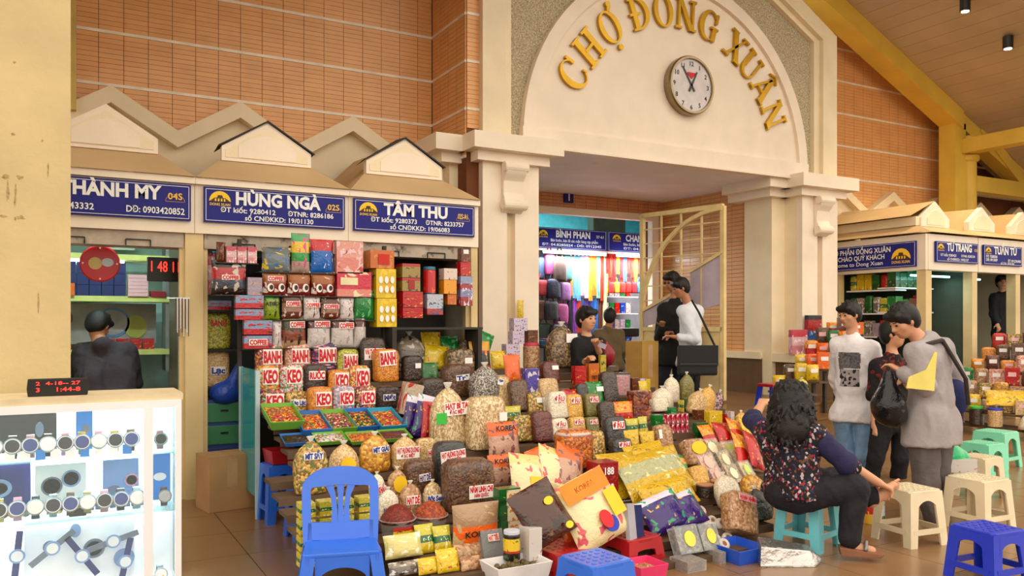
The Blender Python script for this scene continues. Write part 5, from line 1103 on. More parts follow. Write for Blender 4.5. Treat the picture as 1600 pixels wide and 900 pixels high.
# small blue plastic chair facing the camera
p = atD(534, 505, 4.08); p.z = 0
ch = thing('plastic_chair', 'small light blue plastic chair with slotted back at the front left of the stall', 'chair', p, -.27)
sz = .34; WB = .18
B().prismz([(-.18, -.12), (.18, -.12), (.19, -.09), (.175, .13), (.16, .15), (-.16, .15), (-.175, .13), (-.19, -.09)], sz-.025, sz).obj('seat', PB, ch, bevel=.008)
for sx in (-1, 1):
    B().bar((sx*.205, -.15, 0), (sx*.16, -.105, sz-.02), .06, .04).obj('leg', PB, ch); B().bar((sx*.21, .2, 0), (sx*.16, .14, sz-.02), .055, .03).obj('leg', PB, ch)
def bp(x, z): return (x, .13+(z-sz)*.22, z)
def ribbon(path, wd, th=.018, off=0):
    """flat plastic strip following the back plane; path of (x, z)"""
    q = B(); L_ = []
    for i, (x, z) in enumerate(path):
        x0, z0 = path[max(0, i-1)]; x1, z1 = path[min(len(path)-1, i+1)]; d_ = math.hypot(x1-x0, z1-z0); nx_, nz__ = -(z1-z0)/d_, (x1-x0)/d_
        h_ = (wd[i] if hasattr(wd, '__len__') else wd)/2
        a_, b_ = bp(x+nx_*h_, z+nz__*h_), bp(x-nx_*h_, z-nz__*h_); a_ = (a_[0], a_[1]+off, a_[2]); b_ = (b_[0], b_[1]+off, b_[2]); L_.append((a_, b_, (b_[0], b_[1]+th, b_[2]), (a_[0], a_[1]+th, a_[2])))
    vs = [p_ for l_ in L_ for p_ in l_]; n_ = len(L_); fs = [(3, 2, 1, 0), (4*n_-4, 4*n_-3, 4*n_-2, 4*n_-1)]
    for i in range(n_-1):
        for e in range(4): fs.append((4*i+e, 4*i+(e+1) % 4, 4*i+4+(e+1) % 4, 4*i+4+e))
    return q.add(vs, fs)
ht = .355
path = [(-.165, sz-.02), (-.172, sz+.12)] + [(-WB*math.cos(math.radians(a_))*.96, sz+.25+(ht-.29)*math.sin(math.radians(a_))**.85) for a_ in range(0, 181, 12)] + [(.172, sz+.12), (.165, sz-.02)]
ribbon(path, [.045]*3+[.05, .055, .065, .08, .09, .09, .09, .09, .09, .09, .08, .065, .055, .05]+[.045]*3).obj('back_frame', PB, ch)
for x0, x1 in ((-.03, -.075), (0, 0), (.03, .075)): ribbon([(x0*1.1, sz+.07), (x0, sz+.15), (x0*1.3, sz+.22), (x1, sz+.32)], [.034, .026, .028, .05], .012, .003).obj('back_slat', PB, ch)
ribbon([(-.165, sz+.045), (0, sz+.04), (.165, sz+.045)], .085).obj('back_base', PB, ch)
for s_ in range(3):
    q = B(); rz_ = (0, math.pi/2, -math.pi/2)[s_]
    for i in range(12):
        f0, f1 = -1+i/6, -1+(i+1)/6; ra = lambda f_: sz*.52+sz*.26*math.sqrt(max(0, 1-f_*f_))
        ya_ = -.118 if s_ == 0 else -.172; pts = [(f0*.13, ya_, ra(f0)), (f1*.13, ya_, ra(f1)), (f1*.13, ya_, sz-.015), (f0*.13, ya_, sz-.015)]; k = len(q.v); q.v += pts+[(x, y+.012, z) for x, y, z in pts]
        q.f += [(k, k+1, k+2, k+3), (k+7, k+6, k+5, k+4), (k, k+4, k+5, k+1)]
    q.obj('apron', PB, ch, rot=(0, 0, rz_))
t = thing('blue_basin', 'small round blue basin standing under the seat of the blue chair', 'basin', p+Vector((-.03, -.1, 0)))
B().lathe([(.09, 0), (.11, .1), (.12, .1), (.115, .09), (.095, .012), (.0, .012)], 22).obj('bowl', PB, t, smooth=True)
# cardboard cartons
CARD = M('brown cardboard', (176, 136, 92), .75, var=.08, scale=5)
def carton(label, p, w_, d, h, rz, mat=CARD, flap=True):
    t = thing('cardboard_carton', label, 'carton', p, rz); B().box((-w_/2, -d/2, 0), (w_/2, d/2, h)).obj('box_body', mat, t, bevel=.004)
    if flap:
        B().box((-w_/2, -d/2, h), (-.004, d/2, h+.006)).obj('flap', mat, t); B().box((.004, -d/2, h), (w_/2, d/2, h+.006)).obj('flap', mat, t)
        B().box((-.04, -d/2-.002, h*.45), (.04, -d/2, h*.95)).obj('tape', M('clear brown tape', (186, 150, 110), .25), t)
carton('brown cardboard carton on the floor in front of the middle kiosk', gz(352, 792), .36, .30, .42, .18)
carton('yellow brown carton standing on the entrance platform behind the stall', Vector((*atD(1003, 500, 10.3).xy, .42)), .28, .3, .80, .1, M('mustard carton', (176, 134, 60), .7))
# ================================================================ smooth bodies from blended shapes
def surface_nets(vol, org, cell):
    s = vol < 0; nx, ny, nz = vol.shape
    c = [(i, j, k) for i in (0, 1) for j in (0, 1) for k in (0, 1)]
    cs = np.zeros((nx-1, ny-1, nz-1), np.int8)
    for i, j, k in c: cs += s[i:nx-1+i, j:ny-1+j, k:nz-1+k]
    act = np.argwhere((cs > 0) & (cs < 8))
    acc = np.zeros((len(act), 3)); cnt = np.zeros(len(act))
    ix = act.T
    for a in range(8):
        for ax in range(3):
            o = c[a]
            if o[ax]: continue
            b = list(o); b[ax] = 1
            va = vol[ix[0]+o[0], ix[1]+o[1], ix[2]+o[2]]; vb = vol[ix[0]+b[0], ix[1]+b[1], ix[2]+b[2]]
            m = (va < 0) != (vb < 0); t = np.where(m, va/np.where(m, va-vb, 1), 0)
            pos = np.array(o, float)[None, :].repeat(len(act), 0); pos[:, ax] += t
            acc[m] += pos[m]; cnt[m] += 1
    vert = (act+acc/cnt[:, None])*cell+org
    idx = -np.ones((nx-1, ny-1, nz-1), np.int64); idx[ix[0], ix[1], ix[2]] = np.arange(len(act))
    faces = []
    for ax in range(3):
        b, d = [(1, 2), (2, 0), (0, 1)][ax]
        sl0 = [slice(None)]*3; sl1 = [slice(None)]*3; sl0[ax] = slice(0, -1); sl1[ax] = slice(1, None)
        x = np.argwhere(s[tuple(sl0)] != s[tuple(sl1)])
        x = x[(x[:, b] > 0) & (x[:, d] > 0) & (x[:, b] < vol.shape[b]-1) & (x[:, d] < vol.shape[d]-1)]
        if not len(x): continue
        ins = s[x[:, 0], x[:, 1], x[:, 2]]
        def gi(db, dd):
            y = x.copy(); y[:, b] += db; y[:, d] += dd; return idx[y[:, 0], y[:, 1], y[:, 2]]
        q = np.stack([gi(-1, -1), gi(0, -1), gi(0, 0), gi(-1, 0)], 1)
        q[~ins] = q[~ins][:, ::-1]; faces.append(q)
    return vert, np.concatenate(faces)
def blend(name, prims, cell, mat, parent, cut=None, folds=0):
    """prims: ('c',a,b,ra,rb,k) tapered capsule, ('e',centre,radii,R,k) ellipsoid, '-e' subtracts; one smooth continuous mesh"""
    pts = []
    for p in prims:
        if p[0] == '-e': continue
        if p[0] == 'c': m = max(p[3], p[4]); pts += [np.array(p[1])-m, np.array(p[1])+m, np.array(p[2])-m, np.array(p[2])+m]
        else: m = max(p[2]); pts += [np.array(p[1])-m, np.array(p[1])+m]
    lo = np.min(pts, 0)-3*cell; hi = np.max(pts, 0)+3*cell
    n = np.ceil((hi-lo)/cell).astype(int)+1
    vol = np.full(n, .5, np.float32); ax = [lo[i]+cell*np.arange(n[i]) for i in range(3)]
    for p in prims:
        k = p[-1]; mg = .06+k
        if p[0] == 'c': m = max(p[3], p[4]); a0 = np.minimum(p[1], p[2])-m-mg; a1 = np.maximum(p[1], p[2])+m+mg
        else: m = max(p[2]); a0 = np.array(p[1])-m-mg; a1 = np.array(p[1])+m+mg
        i0 = np.clip(((a0-lo)/cell).astype(int), 0, n-1); i1 = np.clip(((a1-lo)/cell).astype(int)+2, 1, n)
        sl = tuple(slice(i0[i], i1[i]) for i in range(3))
        X, Y_, Z = np.meshgrid(*[ax[i][sl[i]] for i in range(3)], indexing='ij')
        if p[0] == 'c':
            a = np.array(p[1]); d = np.array(p[2])-a; L2 = max(1e-9, d@d)
            t = np.clip(((X-a[0])*d[0]+(Y_-a[1])*d[1]+(Z-a[2])*d[2])/L2, 0, 1)
            dist = np.sqrt((X-a[0]-t*d[0])**2+(Y_-a[1]-t*d[1])**2+(Z-a[2]-t*d[2])**2)-(p[3]+(p[4]-p[3])*t)
        else:
            Rm = p[3]; q = np.stack([X-p[1][0], Y_-p[1][1], Z-p[1][2]], -1)@Rm if Rm is not None else np.stack([X-p[1][0], Y_-p[1][1], Z-p[1][2]], -1)
            rr = np.array(p[2]); l = np.sqrt(((q/rr)**2).sum(-1)); l2 = np.sqrt(((q/rr**2)**2).sum(-1))
            dist = l*(l-1)/np.maximum(l2, 1e-6)
        v = vol[sl]
        if p[0] == '-e': vol[sl] = np.maximum(v, -dist)
        else:
            h = np.clip(.5+.5*(v-dist)/max(k, 1e-5), 0, 1); vol[sl] = v*(1-h)+dist*h-k*h*(1-h)
    if cut:
        X, Y_, Z = np.meshgrid(*ax, indexing='ij')
        for nrm, d in cut: vol = np.maximum(vol, X*nrm[0]+Y_*nrm[1]+Z*nrm[2]-d)
    v, f = surface_nets(vol, lo, cell)
    me = bpy.data.meshes.new(name); me.from_pydata(v.tolist(), [], f.tolist()); me.shade_smooth(); me.update()
    if folds:          # drapery: slanting ridges pushed out along the normals
        n_ = len(me.vertices); nr = np.empty(n_*3, np.float32); me.vertices.foreach_get('normal', nr); nr = nr.reshape(-1, 3); d_ = np.zeros(n_)
        rs = np.random.RandomState(len(v) % 97)
        for i in range(7):
            a = rs.uniform(0, 6.28); fq = rs.uniform(22, 48); kz = rs.uniform(-16, 16); ph = rs.uniform(0, 6.28)
            wv = np.sin((v[:, 0]*math.cos(a)+v[:, 1]*math.sin(a))*fq+v[:, 2]*kz+ph+1.5*np.sin(v[:, 2]*9+i)); d_ += np.maximum(wv, -.2)**3
        v2 = v+nr*(d_*folds)[:, None]; me.vertices.foreach_set('co', v2.astype(np.float32).ravel()); me.update()
    return link(name, me, mat, parent)
nz_ = lambda v: v/max(1e-9, np.linalg.norm(v))
A = lambda v: np.array(tuple(v), float)
def hand_prims(w_, d, nrm, side, curl=.6, s=1.0):
    """palm and five separate fingers from the wrist along d; nrm = palm normal, side = towards the thumb"""
    d = nz_(A(d)); nrm = nz_(A(nrm)-d*(A(nrm)@d)); sd = nz_(np.cross(nrm, d))*side
    out = []; w_ = A(w_)
    for k in (-.5, 0, .5): out.append(('c', w_+d*.015*s+sd*k*.03*s, w_+d*.085*s+sd*k*.052*s, .017*s, .014*s, .015))
    for k, ln in ((-1.5, .06), (-.5, .076), (.5, .082), (1.5, .072)):
        a = w_+d*.082*s+sd*k*.019*s; c1 = curl*.8; b = a+(d*math.cos(c1)+nrm*math.sin(c1))*ln*.5*s; c2 = curl*2; e = b+(d*math.cos(c2)+nrm*math.sin(c2))*ln*.55*s
        out += [('c', a, b, .0095*s, .009*s, .004), ('c', b, e, .009*s, .0075*s, .004)]
    a = w_+d*.03*s+sd*.03*s; b = a+(d*.55+sd*.75+nrm*.25)*.045*s; e = b+(d*.9+sd*.15+nrm*.35)*.035*s
    return out+[('c', a, b, .0125*s, .011*s, .008), ('c', b, e, .0105*s, .0085*s, .004)]
def person(label, J, face, skin, hair, top, bottom, shoes=None, cell=.011, fem=False, hairf=None, sleeve=1.0, coat_len=.06, hands=True, tw=1.0, curl=(.6, .6), hs=1.0, legs=True, extra=None, topname='shirt', neck_open=.0, hem=None, torso_r=.0, palm=None, hood=False, collar=None, trw=1.0, seat=None):
    """J: joints in world space; head centre 'hd', neck base 'nk', shoulders sl sr, elbows el er, wrists wl wr, hips hl hr, knees kl kr, ankles al ar"""
    J = {k: A(v) for k, v in J.items()}
    pel = (J['hl']+J['hr'])/2; base = pel.copy()
    if 'al' in J: base[2] = min(J['al'][2], J['ar'][2])-.07
    root = thing('person', label, 'person', base); inv = -base
    for k in J: J[k] = J[k]+inv
    pel = pel+inv; nk, hd = J['nk'], J['hd']; fw = nz_(A(face)); up0 = nz_(hd-nk); rt = nz_(np.cross(fw, (0, 0, 1))); hu = nz_(np.cross(rt, fw)); HR = np.stack([rt, fw, hu], 1)
    hh = .112*hs; he = lambda r, f, u: hd+rt*r*hs+fw*f*hs+hu*u*hs
    sk = [('e', he(0, -.012, .028), (.078*hs, .096*hs, .092*hs), HR, .02), ('e', he(0, .020, -.035), (.062*hs, .072*hs, .078*hs), HR, .03), ('c', he(0, .045, -.085), he(0, .03, -.07), .03*hs, .04*hs, .03),
          ('c', he(0, .086, .012), he(0, .104, -.024), .009*hs, .014*hs, .012), ('c', he(-.012, .093, -.028), he(.012, .093, -.028), .009*hs, .009*hs, .008), ('c', he(-.018, .080, -.060), he(.018, .080, -.060), .010*hs, .010*hs, .012),
          ('c', he(-.03, .078, .028), he(.03, .078, .028), .012*hs, .012*hs, .02), ('e', he(.045, .052, -.022), (.024, .02, .024), HR, .02), ('e', he(-.045, .052, -.022), (.024, .02, .024), HR, .02),
          ('-e', he(.032, .098, .008), (.014, .012, .008), HR, 0), ('-e', he(-.032, .098, .008), (.014, .012, .008), HR, 0),
          ('e', he(.079, -.008, -.008), (.011, .019, .031), HR, .006), ('e', he(-.079, -.008, -.008), (.011, .019, .031), HR, .006),
          ('c', nk+(0, 0, -.03), he(0, -.022, -.06), .058 if not fem else .05, .050 if not fem else .043, .03)]
    def limb(a, b, ra, rb, k=.03): return ('c', a, b, ra, rb, k)
    sv = J['sr']-J['sl']; across = nz_(sv); chest = (J['sl']+J['sr'])/2; tr_ = .098*tw+torso_r
    hv = nz_(J['hr']-J['hl'])
    def torso(g):
        o = [limb(J['sl']+across*.02, J['sr']-across*.02, .062+g, .062+g, .05), limb(nk+(0, 0, -.02), chest, .06+g, .085+g, .05)]
        mid = (chest*.45+pel*.55)
        for s in (-1, 1):
            o += [limb(chest+across*s*.085*tw-(0, 0, .09), mid+hv*s*.065*tw, tr_+g, tr_*.92+g, .06), limb(mid+hv*s*.065*tw, pel+hv*s*.07+(0, 0, .03), tr_*.92+g, .105*tw+g, .06)]
        return o
    sk += torso(-.004)
    arms = [('sl', 'el', 'wl', 1), ('sr', 'er', 'wr', -1)]
    for a, b, c_, s in arms:
        if b in J:
            sk += [limb(J[a], J[b], .050, .040), limb(J[b], J[c_], .040, .027, .02)]
            if hands:
                d = J[c_]-J[b]; d = nz_(d); pn = palm[0 if s == 1 else 1] if palm else A((0, 0, -1))+fw*.2
                sk += hand_prims(J[c_], d, pn, s, curl[0 if s == 1 else 1], hs)
    lg = [('hl', 'kl', 'al'), ('hr', 'kr', 'ar')]
    if legs:
        for h_, k_, a_ in lg: sk += [limb(J[h_], J[k_], .082, .056), limb(J[k_], J[a_], .056, .036, .03)]
        for a_, t_ in (('al', 'tl'), ('ar', 'tr')):
            toe = J[t_] if t_ in J else J[a_]+A((fw[0], fw[1], 0))*.16-(0, 0, .05)
            sk += [limb(J[a_]-(0, 0, .03), toe, .034, .026, .03)]
    blend('body', sk, cell, skin, root)
    # eyes, brows, mouth
    ey = M('dark eye', (24, 18, 16), .2); lip = M('lip', (150, 76, 66), .5)
    for s in (-1, 1):
        blend('eye', [('e', he(.032*s, .086, .008), (.013, .007, .0065), HR, 0)], .0035, ey, root)
        blend('eyebrow', [('c', he(.018*s, .094, .031), he(.046*s, .082, .033), .0045, .0035, 0)], .0035, hair, root)
    blend('mouth', [('c', he(-.02, .087, -.061), he(.02, .087, -.061), .0055, .0055, 0)], .0035, lip, root)
    # hair
    hp = hairf(he, HR) if hairf else [('e', he(0, -.018, .045), (.094, .108, .094), HR, .02), ('e', he(0, -.055, -.005), (.088, .07, .095), HR, .03), ('c', he(-.055, .066, .075), he(.055, .066, .072), .03, .03, .02), ('c', he(.078, .02, .04), he(.08, .015, -.01), .016, .008, .02), ('c', he(-.078, .02, .04), he(-.08, .015, -.01), .016, .008, .02)]
    rnd = random.Random(hash(label) % 1000)
    if not hairf:
        for i in range(46):
            a = rnd.uniform(0, 6.28); e_ = rnd.uniform(.1, 1.3); q0 = he(.07*math.cos(a)*math.cos(e_), -.02+.08*math.sin(a)*math.cos(e_), .05+.07*math.sin(e_)); dv = nz_(q0-he(0, -.02, .02))
            hp.append(('c', q0, q0+dv*.022*hs+hu*.008+fw*.012, .012, .005, .006))
        hp.append(('-e', he(0, .118, -.045), (.066, .066, .088), HR, 0))
    blend('hair', hp, cell*.8, hair, root)
    # clothing
    g = .014; tp = torso(g)
    if hem: tp += [limb(pel+hv*s*.075+(0, 0, .02), pel+hv*s*.085-(0, 0, hem), .125*tw+g, .135*tw+g, .06) for s in (-1, 1)]
    for a, b, c_, s in arms:
        if b in J:
            if sleeve <= 1: e1 = J[a]+(J[b]-J[a])*sleeve; tp += [limb(J[a], e1, .060+g*.4, .050+g, .04)]
            else: e1 = J[b]+(J[c_]-J[b])*(sleeve-1); tp += [limb(J[a], J[b], .060+g*.4, .047+g, .04), limb(J[b], e1, .047+g, .036+g*.8, .02)]
    nd = nz_(hd-nk); zh = float(pel[2]-(hem or .02))
    tp += (extra(J) if extra else [])
    tp.append(('-e', nk+nd*.075+fw*.02, (.072, .072, .07), None, 0))
    shirt_ = blend(topname, tp, cell, top, root, [((0, 0, -1), -zh)], folds=.0042)
    if legs:
        bp = [limb(pel+hv*.07, pel-hv*.07, .105*tw, .105*tw, .05)]+(seat or (lambda J: []))(J)
        for h_, k_, a_ in lg:
            e1 = J[k_]+(J[a_]-J[k_])*.93
            bp += [limb(J[h_], J[k_], .098*trw, .070*trw, .04), limb(J[k_], e1, .068*trw, .058*trw, .03)]
        blend('trousers', bp, cell, bottom, root, folds=.0042)
        if shoes:
            for a_, t_ in (('al', 'tl'), ('ar', 'tr')):
                toe = J[t_] if t_ in J else J[a_]+A((fw[0], fw[1], 0))*.16-(0, 0, .05)
                blend('shoe', [limb(J[a_]-(0, 0, .035), toe, .046, .036, .03)], cell*.8, shoes, root)
    if collar: blend('collar', [limb(nk+(0, 0, -.015), nk+nz_(hd-nk)*.03, .075, .070, .02)], cell*.8, collar, root, [(nz_(hd-nk), float((nk+nz_(hd-nk)*.045)@nz_(hd-nk)))])
    return root, J, he, shirt_
def PJ(D0, **kw):       # joints given as pixel positions with a depth offset from the figure's distance
    return {k: atD(u, v, D0+dd) for k, (u, v, dd) in kw.items()}
SKIN = M('light tan skin', (206, 150, 116), .5, var=.05); SKIN2 = M('tan skin', (176, 118, 86), .5, var=.05)
HAIR = M('black hair', (17, 14, 14), .5, var=.3, scale=60, bump=.3, bscale=150)
cloth = lambda n, c, **k: M(n, c, .85, var=k.get('var', .1), scale=k.get('scale', 5), bump=.8, bscale=k.get('bscale', 11))
vR = A((CY, -SY, 0)); vF = A((SY, CY, 0))          # photo right, photo depth
# young man in white long sleeve top, looking down to the left
D = 8.0
rt_, J_, he_, sh_ = person('young man in white printed top and blue jeans, hands behind his back', PJ(D, hd=(1327, 492, 0), nk=(1332, 524, .03), sl=(1308, 538, .10), sr=(1364, 545, -.12), er=(1378, 602, .02), wr=(1362, 640, .16), el=(1306, 590, .22), wl=(1318, 632, .30), hl=(1318, 650, .06), hr=(1350, 650, -.04), kl=(1322, 710, .02), kr=(1350, 712, -.08), al=(1326, 756, .12), ar=(1358, 756, .02)),
       -vR*.85-vF*.35+A((0, 0, -.18)), SKIN, HAIR, cloth('white jersey', (226, 220, 224)), cloth('washed blue denim', (108, 138, 172), var=.35, scale=3), BLACK, sleeve=1.72, hem=.05, cell=.011, tw=.92)
def decal(o, parent, u0, u1, v0, v1, mat, nm, off=.003):
    """printed patch: the faces of a garment inside a rectangle, lifted a little along their normals"""
    me = o.data; base = Vector(parent.location); keep = []
    for p_ in me.polygons:
        c_ = p_.center+base; u, v, D_ = projuv(c_)
        if u0 < u < u1 and v0 < v < v1 and p_.normal.dot(c_-Vector((0, 0, EYE))) < 0: keep.append(p_)
    ids = sorted({i for p_ in keep for i in p_.vertices}); mp = {i: k for k, i in enumerate(ids)}
    if not ids: return
    m2 = bpy.data.meshes.new(nm); m2.from_pydata([tuple(me.vertices[i].co+me.vertices[i].normal*off) for i in ids], [], [tuple(mp[i] for i in p_.vertices) for p_ in keep]); m2.shade_smooth()
    link(nm, m2, mat, parent)
decal(sh_, rt_, 1311, 1344, 551, 576, M('grey photo print', (96, 92, 96), .8, var=.6, scale=45), 'chest_print')
decal(sh_, rt_, 1313, 1343, 577, 604, G('dotted bag print', [(170, 162, 164), (170, 162, 164), (40, 38, 40), (176, 168, 170)], .022, rough=.8, coat=0, bump=0), 'chest_print')
# ================= seated woman, back to the camera
D = 5.15
def curly(he, HR):
    rnd = random.Random(3); o = [('e', he(0, -.02, .03), (.098, .108, .10), HR, .03), ('c', he(0, -.05, 0), he(0, -.085, -.17), .115, .115, .05), ('c', he(-.06, -.03, -.05), he(-.075, -.03, -.2), .06, .06, .04), ('c', he(.06, -.03, -.05), he(.08, -.03, -.2), .06, .06, .04)]
    for i in range(330):
        a = rnd.uniform(0, 6.28); z = rnd.uniform(-.26, .12); r = .105+(.025 if z < -.02 else -.0)+rnd.uniform(-.004, .012)
        if z > .06: r *= .8
        q = he(r*math.cos(a), -.05+r*.95*math.sin(a)*(1 if math.sin(a) < 0 else .5), z); q2 = q+A((rnd.uniform(-.02, .02), rnd.uniform(-.02, .02), -.035))
        o.append(('c', q, q2, .011, .008, .004))
    o.append(('-e', he(0, .13, -.03), (.07, .08, .10), HR, 0)); return o
FLOR = G('floral vest cloth', [(24, 22, 38), (30, 28, 46), (22, 20, 32), (28, 26, 44), (36, 60, 96), (190, 176, 180), (26, 24, 40), (170, 50, 80), (28, 26, 42), (120, 84, 60), (26, 24, 36)], .014, rough=.85, coat=0, bump=.2)
Jw = PJ(D, hd=(1234, 624, .04), nk=(1234, 668, .02), sl=(1198, 676, .14), sr=(1272, 680, -.06), el=(1176, 656, .42), wl=(1190, 632, .66), er=(1322, 724, -.10), wr=(1372, 754, -.02), hl=(1222, 764, .14), hr=(1258, 770, -.06), kl=(1322, 748, .22), al=(1362, 778, .05), kr=(1335, 762, -.12), ar=(1328, 846, -.12), tl=(1396, 758, .02), tr=(1362, 860, -.16))
rt_, J_, he_, sh_ = person('seated woman with curly black hair and floral vest, holding her raised bare foot', Jw, vF*.9+vR*.2, SKIN, HAIR, FLOR, cloth('black trouser cloth', (24, 23, 30)), None, cell=.0085, fem=True, hairf=curly, sleeve=.05, tw=.95, curl=(.3, .7), topname='vest', trw=1.1, seat=lambda J: [('e', (J['hl']+J['hr'])/2-vR*.01-A((0, 0, .01)), (.15, .15, .115), None, .06)], palm=(A((0, 0, -1)), A((0, 0, -1))), hem=.02)
NAVY = cloth('navy chiffon sleeve', (34, 32, 72))
for a, b, c_ in (('sl', 'el', 'wl'), ('sr', 'er', 'wr')):
    e1 = J_[b]+(J_[c_]-J_[b])*.12
    blend('sleeve', [('c', J_[a], J_[b], .070, .060, .02), ('c', J_[b], e1, .060, .054, .02)], .009, NAVY, rt_, folds=.003)
    blend('cuff', [('c', e1, e1+(J_[c_]-J_[b])*.07, .058, .056, .01)], .009, FLOR, rt_)
for i in range(5):        # toes of the raised foot
    q = J_['tl']+vR*.012+A((0, 0, .022-.011*i))+vF*(.0); blend('toe', [('c', q, q+vR*.02+A((0, 0, .012 if i == 0 else .004)), .0115 if i == 0 else .009, .009 if i == 0 else .007, 0)], .004, SKIN, rt_)
sd_ = thing('sandal', 'brown wedge sandal with silver strap on the seated woman\'s foot', 'sandal', atD(1340, 868, 5.0))
o_ = A(sd_.location); r_ = vR*.85-vF*.2
q = B(); pts = [(-.10, .0), (.13, .0), (.145, .025), (.06, .035), (-.11, .055)]
q.prism(pts, -.045, .045).obj('sole', M('brown wedge sole', (130, 84, 60), .6), sd_, rot=(0, 0, math.atan2(r_[1], r_[0])), bevel=.006)
blend('strap', [('c', (r_*.035-vF*.04+A((0, 0, .05))), (r_*.055+A((0, 0, .085))), .013, .013, 0), ('c', (r_*.055+A((0, 0, .085))), (r_*.07+vF*.045+A((0, 0, .05))), .013, .013, 0)], .005, M('silver black strap', (120, 116, 112), .3, metal=.5), sd_)
# ================= man in grey hoodie bending over a black bag
D = 6.0
Jg = PJ(D, hd=(1411, 502, -.02), nk=(1443, 531, .0), sl=(1432, 552, -.17), sr=(1474, 545, .17), el=(1447, 604, -.27), wl=(1408, 580, -.12), er=(1500, 600, .22), wr=(1430, 592, .2), hl=(1444, 672, -.07), hr=(1466, 672, .09), kl=(1446, 752, -.08), kr=(1462, 750, .08), al=(1466, 826, -.04), ar=(1470, 818, .16))
GREY = cloth('grey marl hoodie', (158, 150, 152), bscale=10)
def hoodx(J): return [('c', J['hl']+A((0, 0, .08)), J['hl']-A((0, 0, .10)), .135, .14, .06), ('c', J['hr']+A((0, 0, .08)), J['hr']-A((0, 0, .10)), .135, .14, .06), ('c', J['nk']+A((0, 0, -.02))+vR*.03, J['nk']+vR*.075-A((0, 0, .06)), .085, .075, .04)]
rt_, J_, he_, sh_ = person('man in grey hoodie with strap across his back, bending over a black bag', Jg, -vR*.9-vF*.2+A((0, 0, -.5)), SKIN, HAIR, GREY, cloth('dark grey trousers', (92, 84, 84), var=.12), M('dark shoe', (50, 44, 42), .6), cell=.011, sleeve=1.85, hem=.10, tw=1.02, trw=1.18, extra=hoodx, topname='hoodie')
st_ = [J_['sl']+A((0, 0, .05))+vR*.02-vF*.0, J_['nk']+vR*.085+A((0, 0, .0))-vF*.1, J_['hr']*.35+J_['sr']*.65+vR*.07-vF*.20, J_['hr']+vR*.17-vF*.10+A((0, 0, .20))]
B().tube([Vector(x) for x in st_], .016, 6).obj('bag_strap', M('dark brown strap', (46, 36, 32), .6), rt_)
t = thing('shoulder_bag', 'navy shoulder bag behind the man in the grey hoodie', 'bag', atD(1496, 622, 6.15)); blend('bag_body', [('e', A((0, 0, 0)), (.10, .07, .13), None, 0), ('e', A((-.03, .02, .04)), (.09, .08, .10), None, .04)], .012, cloth('navy bag cloth', (28, 34, 84)), t)
t = thing('yellow_folder', 'yellow paper folder held under the arm of the man in the grey hoodie', 'folder', atD(1440, 596, 5.62), (0, 0, -YAW)); B().prism([(-.105, -.045), (.085, -.065), (.105, .20), (.09, .205), (.03, .08), (-.09, .03)], -.004, .004).obj('sheet', M('yellow paper', (226, 210, 110), .6), t)
t = thing('black_plastic_bag', 'full black plastic bag hanging from the hands of the man in the grey hoodie', 'bag', atD(1388, 650, 5.9)); bo = A((0, 0, 0))
blend('bag_body', [('c', bo+A((0, 0, .30)), bo+A((0, 0, .10)), .035, .10, .03), ('e', bo+A((0, 0, .06)), (.125, .11, .13), None, .05), ('e', bo+vR*.05+A((0, 0, .0)), (.09, .08, .08), None, .04)], .011, M('black glossy plastic', (16, 16, 20), .16, bump=.9, bscale=14), t)
t = thing('green_shopping_bag', 'green plastic shopping bag with white cartons inside, behind the grey trousers', 'bag', atD(1478, 728, 6.35))
blend('film', [('c', A((0, 0, .30))-vR*.03, A((0, 0, .10)), .02, .10, .03), ('e', A((0, 0, .07))+vR*.03, (.16, .10, .09), None, .05), ('c', A((0, 0, .06))+vR*.12, A((0, 0, .02))+vR*.2, .06, .02, .03)], .012, M('green plastic film', (30, 176, 110), .25, bump=.6, bscale=16), t)
link('carton', UM('box'), w_ccar, t, (0.02, -.12, -.03), (0, 0, -YAW), (.2, .05, .1))
# ================= woman in black and red between the two men
D = 7.6
person('woman in black top with red pattern, partly behind the man in grey', PJ(D, hd=(1396, 522, 0), nk=(1394, 556, .02), sl=(1372, 572, .02), sr=(1418, 574, .06), el=(1366, 622, .02), wl=(1366, 664, -.02), er=(1424, 620, .05), wr=(1412, 590, -.12), hl=(1380, 660, 0), hr=(1410, 660, .05), kl=(1368, 716, .0), kr=(1406, 716, .02), al=(1356, 772, .05), ar=(1404, 770, .1)),
       vR*.8-vF*.55, SKIN, HAIR, G('black red cloth', [(24, 20, 22), (26, 22, 24), (30, 20, 22), (130, 26, 30), (24, 20, 22), (26, 22, 24)], .03, rough=.85, coat=0, bump=.2), cloth('black slacks', (22, 21, 26)), BLACK, fem=True, sleeve=.9, tw=1.0, topname='blouse', cell=.012)
# ================= man in white shirt with shoulder bag, and man in black behind him
D = 10.4
rt_, J_, he_, sh_ = person('man in white shirt looking down, black shoulder bag at his hip', PJ(D, hd=(1063, 450, 0), nk=(1077, 477, .02), sl=(1068, 486, -.15), sr=(1090, 486, .16), el=(1086, 530, -.22), wl=(1052, 526, -.22), er=(1086, 528, .18), wr=(1056, 526, .1), hl=(1074, 568, -.07), hr=(1082, 568, .08), kl=(1072, 604, -.07), kr=(1084, 604, .07), al=(1074, 628, -.05), ar=(1084, 628, .1)),
       -vR*.92-vF*.1+A((0, 0, -.3)), SKIN2, HAIR, cloth('white shirt cotton', (222, 226, 236), var=.05), cloth('black jeans', (20, 20, 24)), BLACK, sleeve=1.7, hem=.02, tw=.92, cell=.012, collar=cloth('white shirt cotton', (222, 226, 236)))
t = thing('messenger_bag', 'large black messenger bag hanging beside the man in the white shirt', 'bag', atD(1092, 584, 10.0), (0, 0, -YAW))
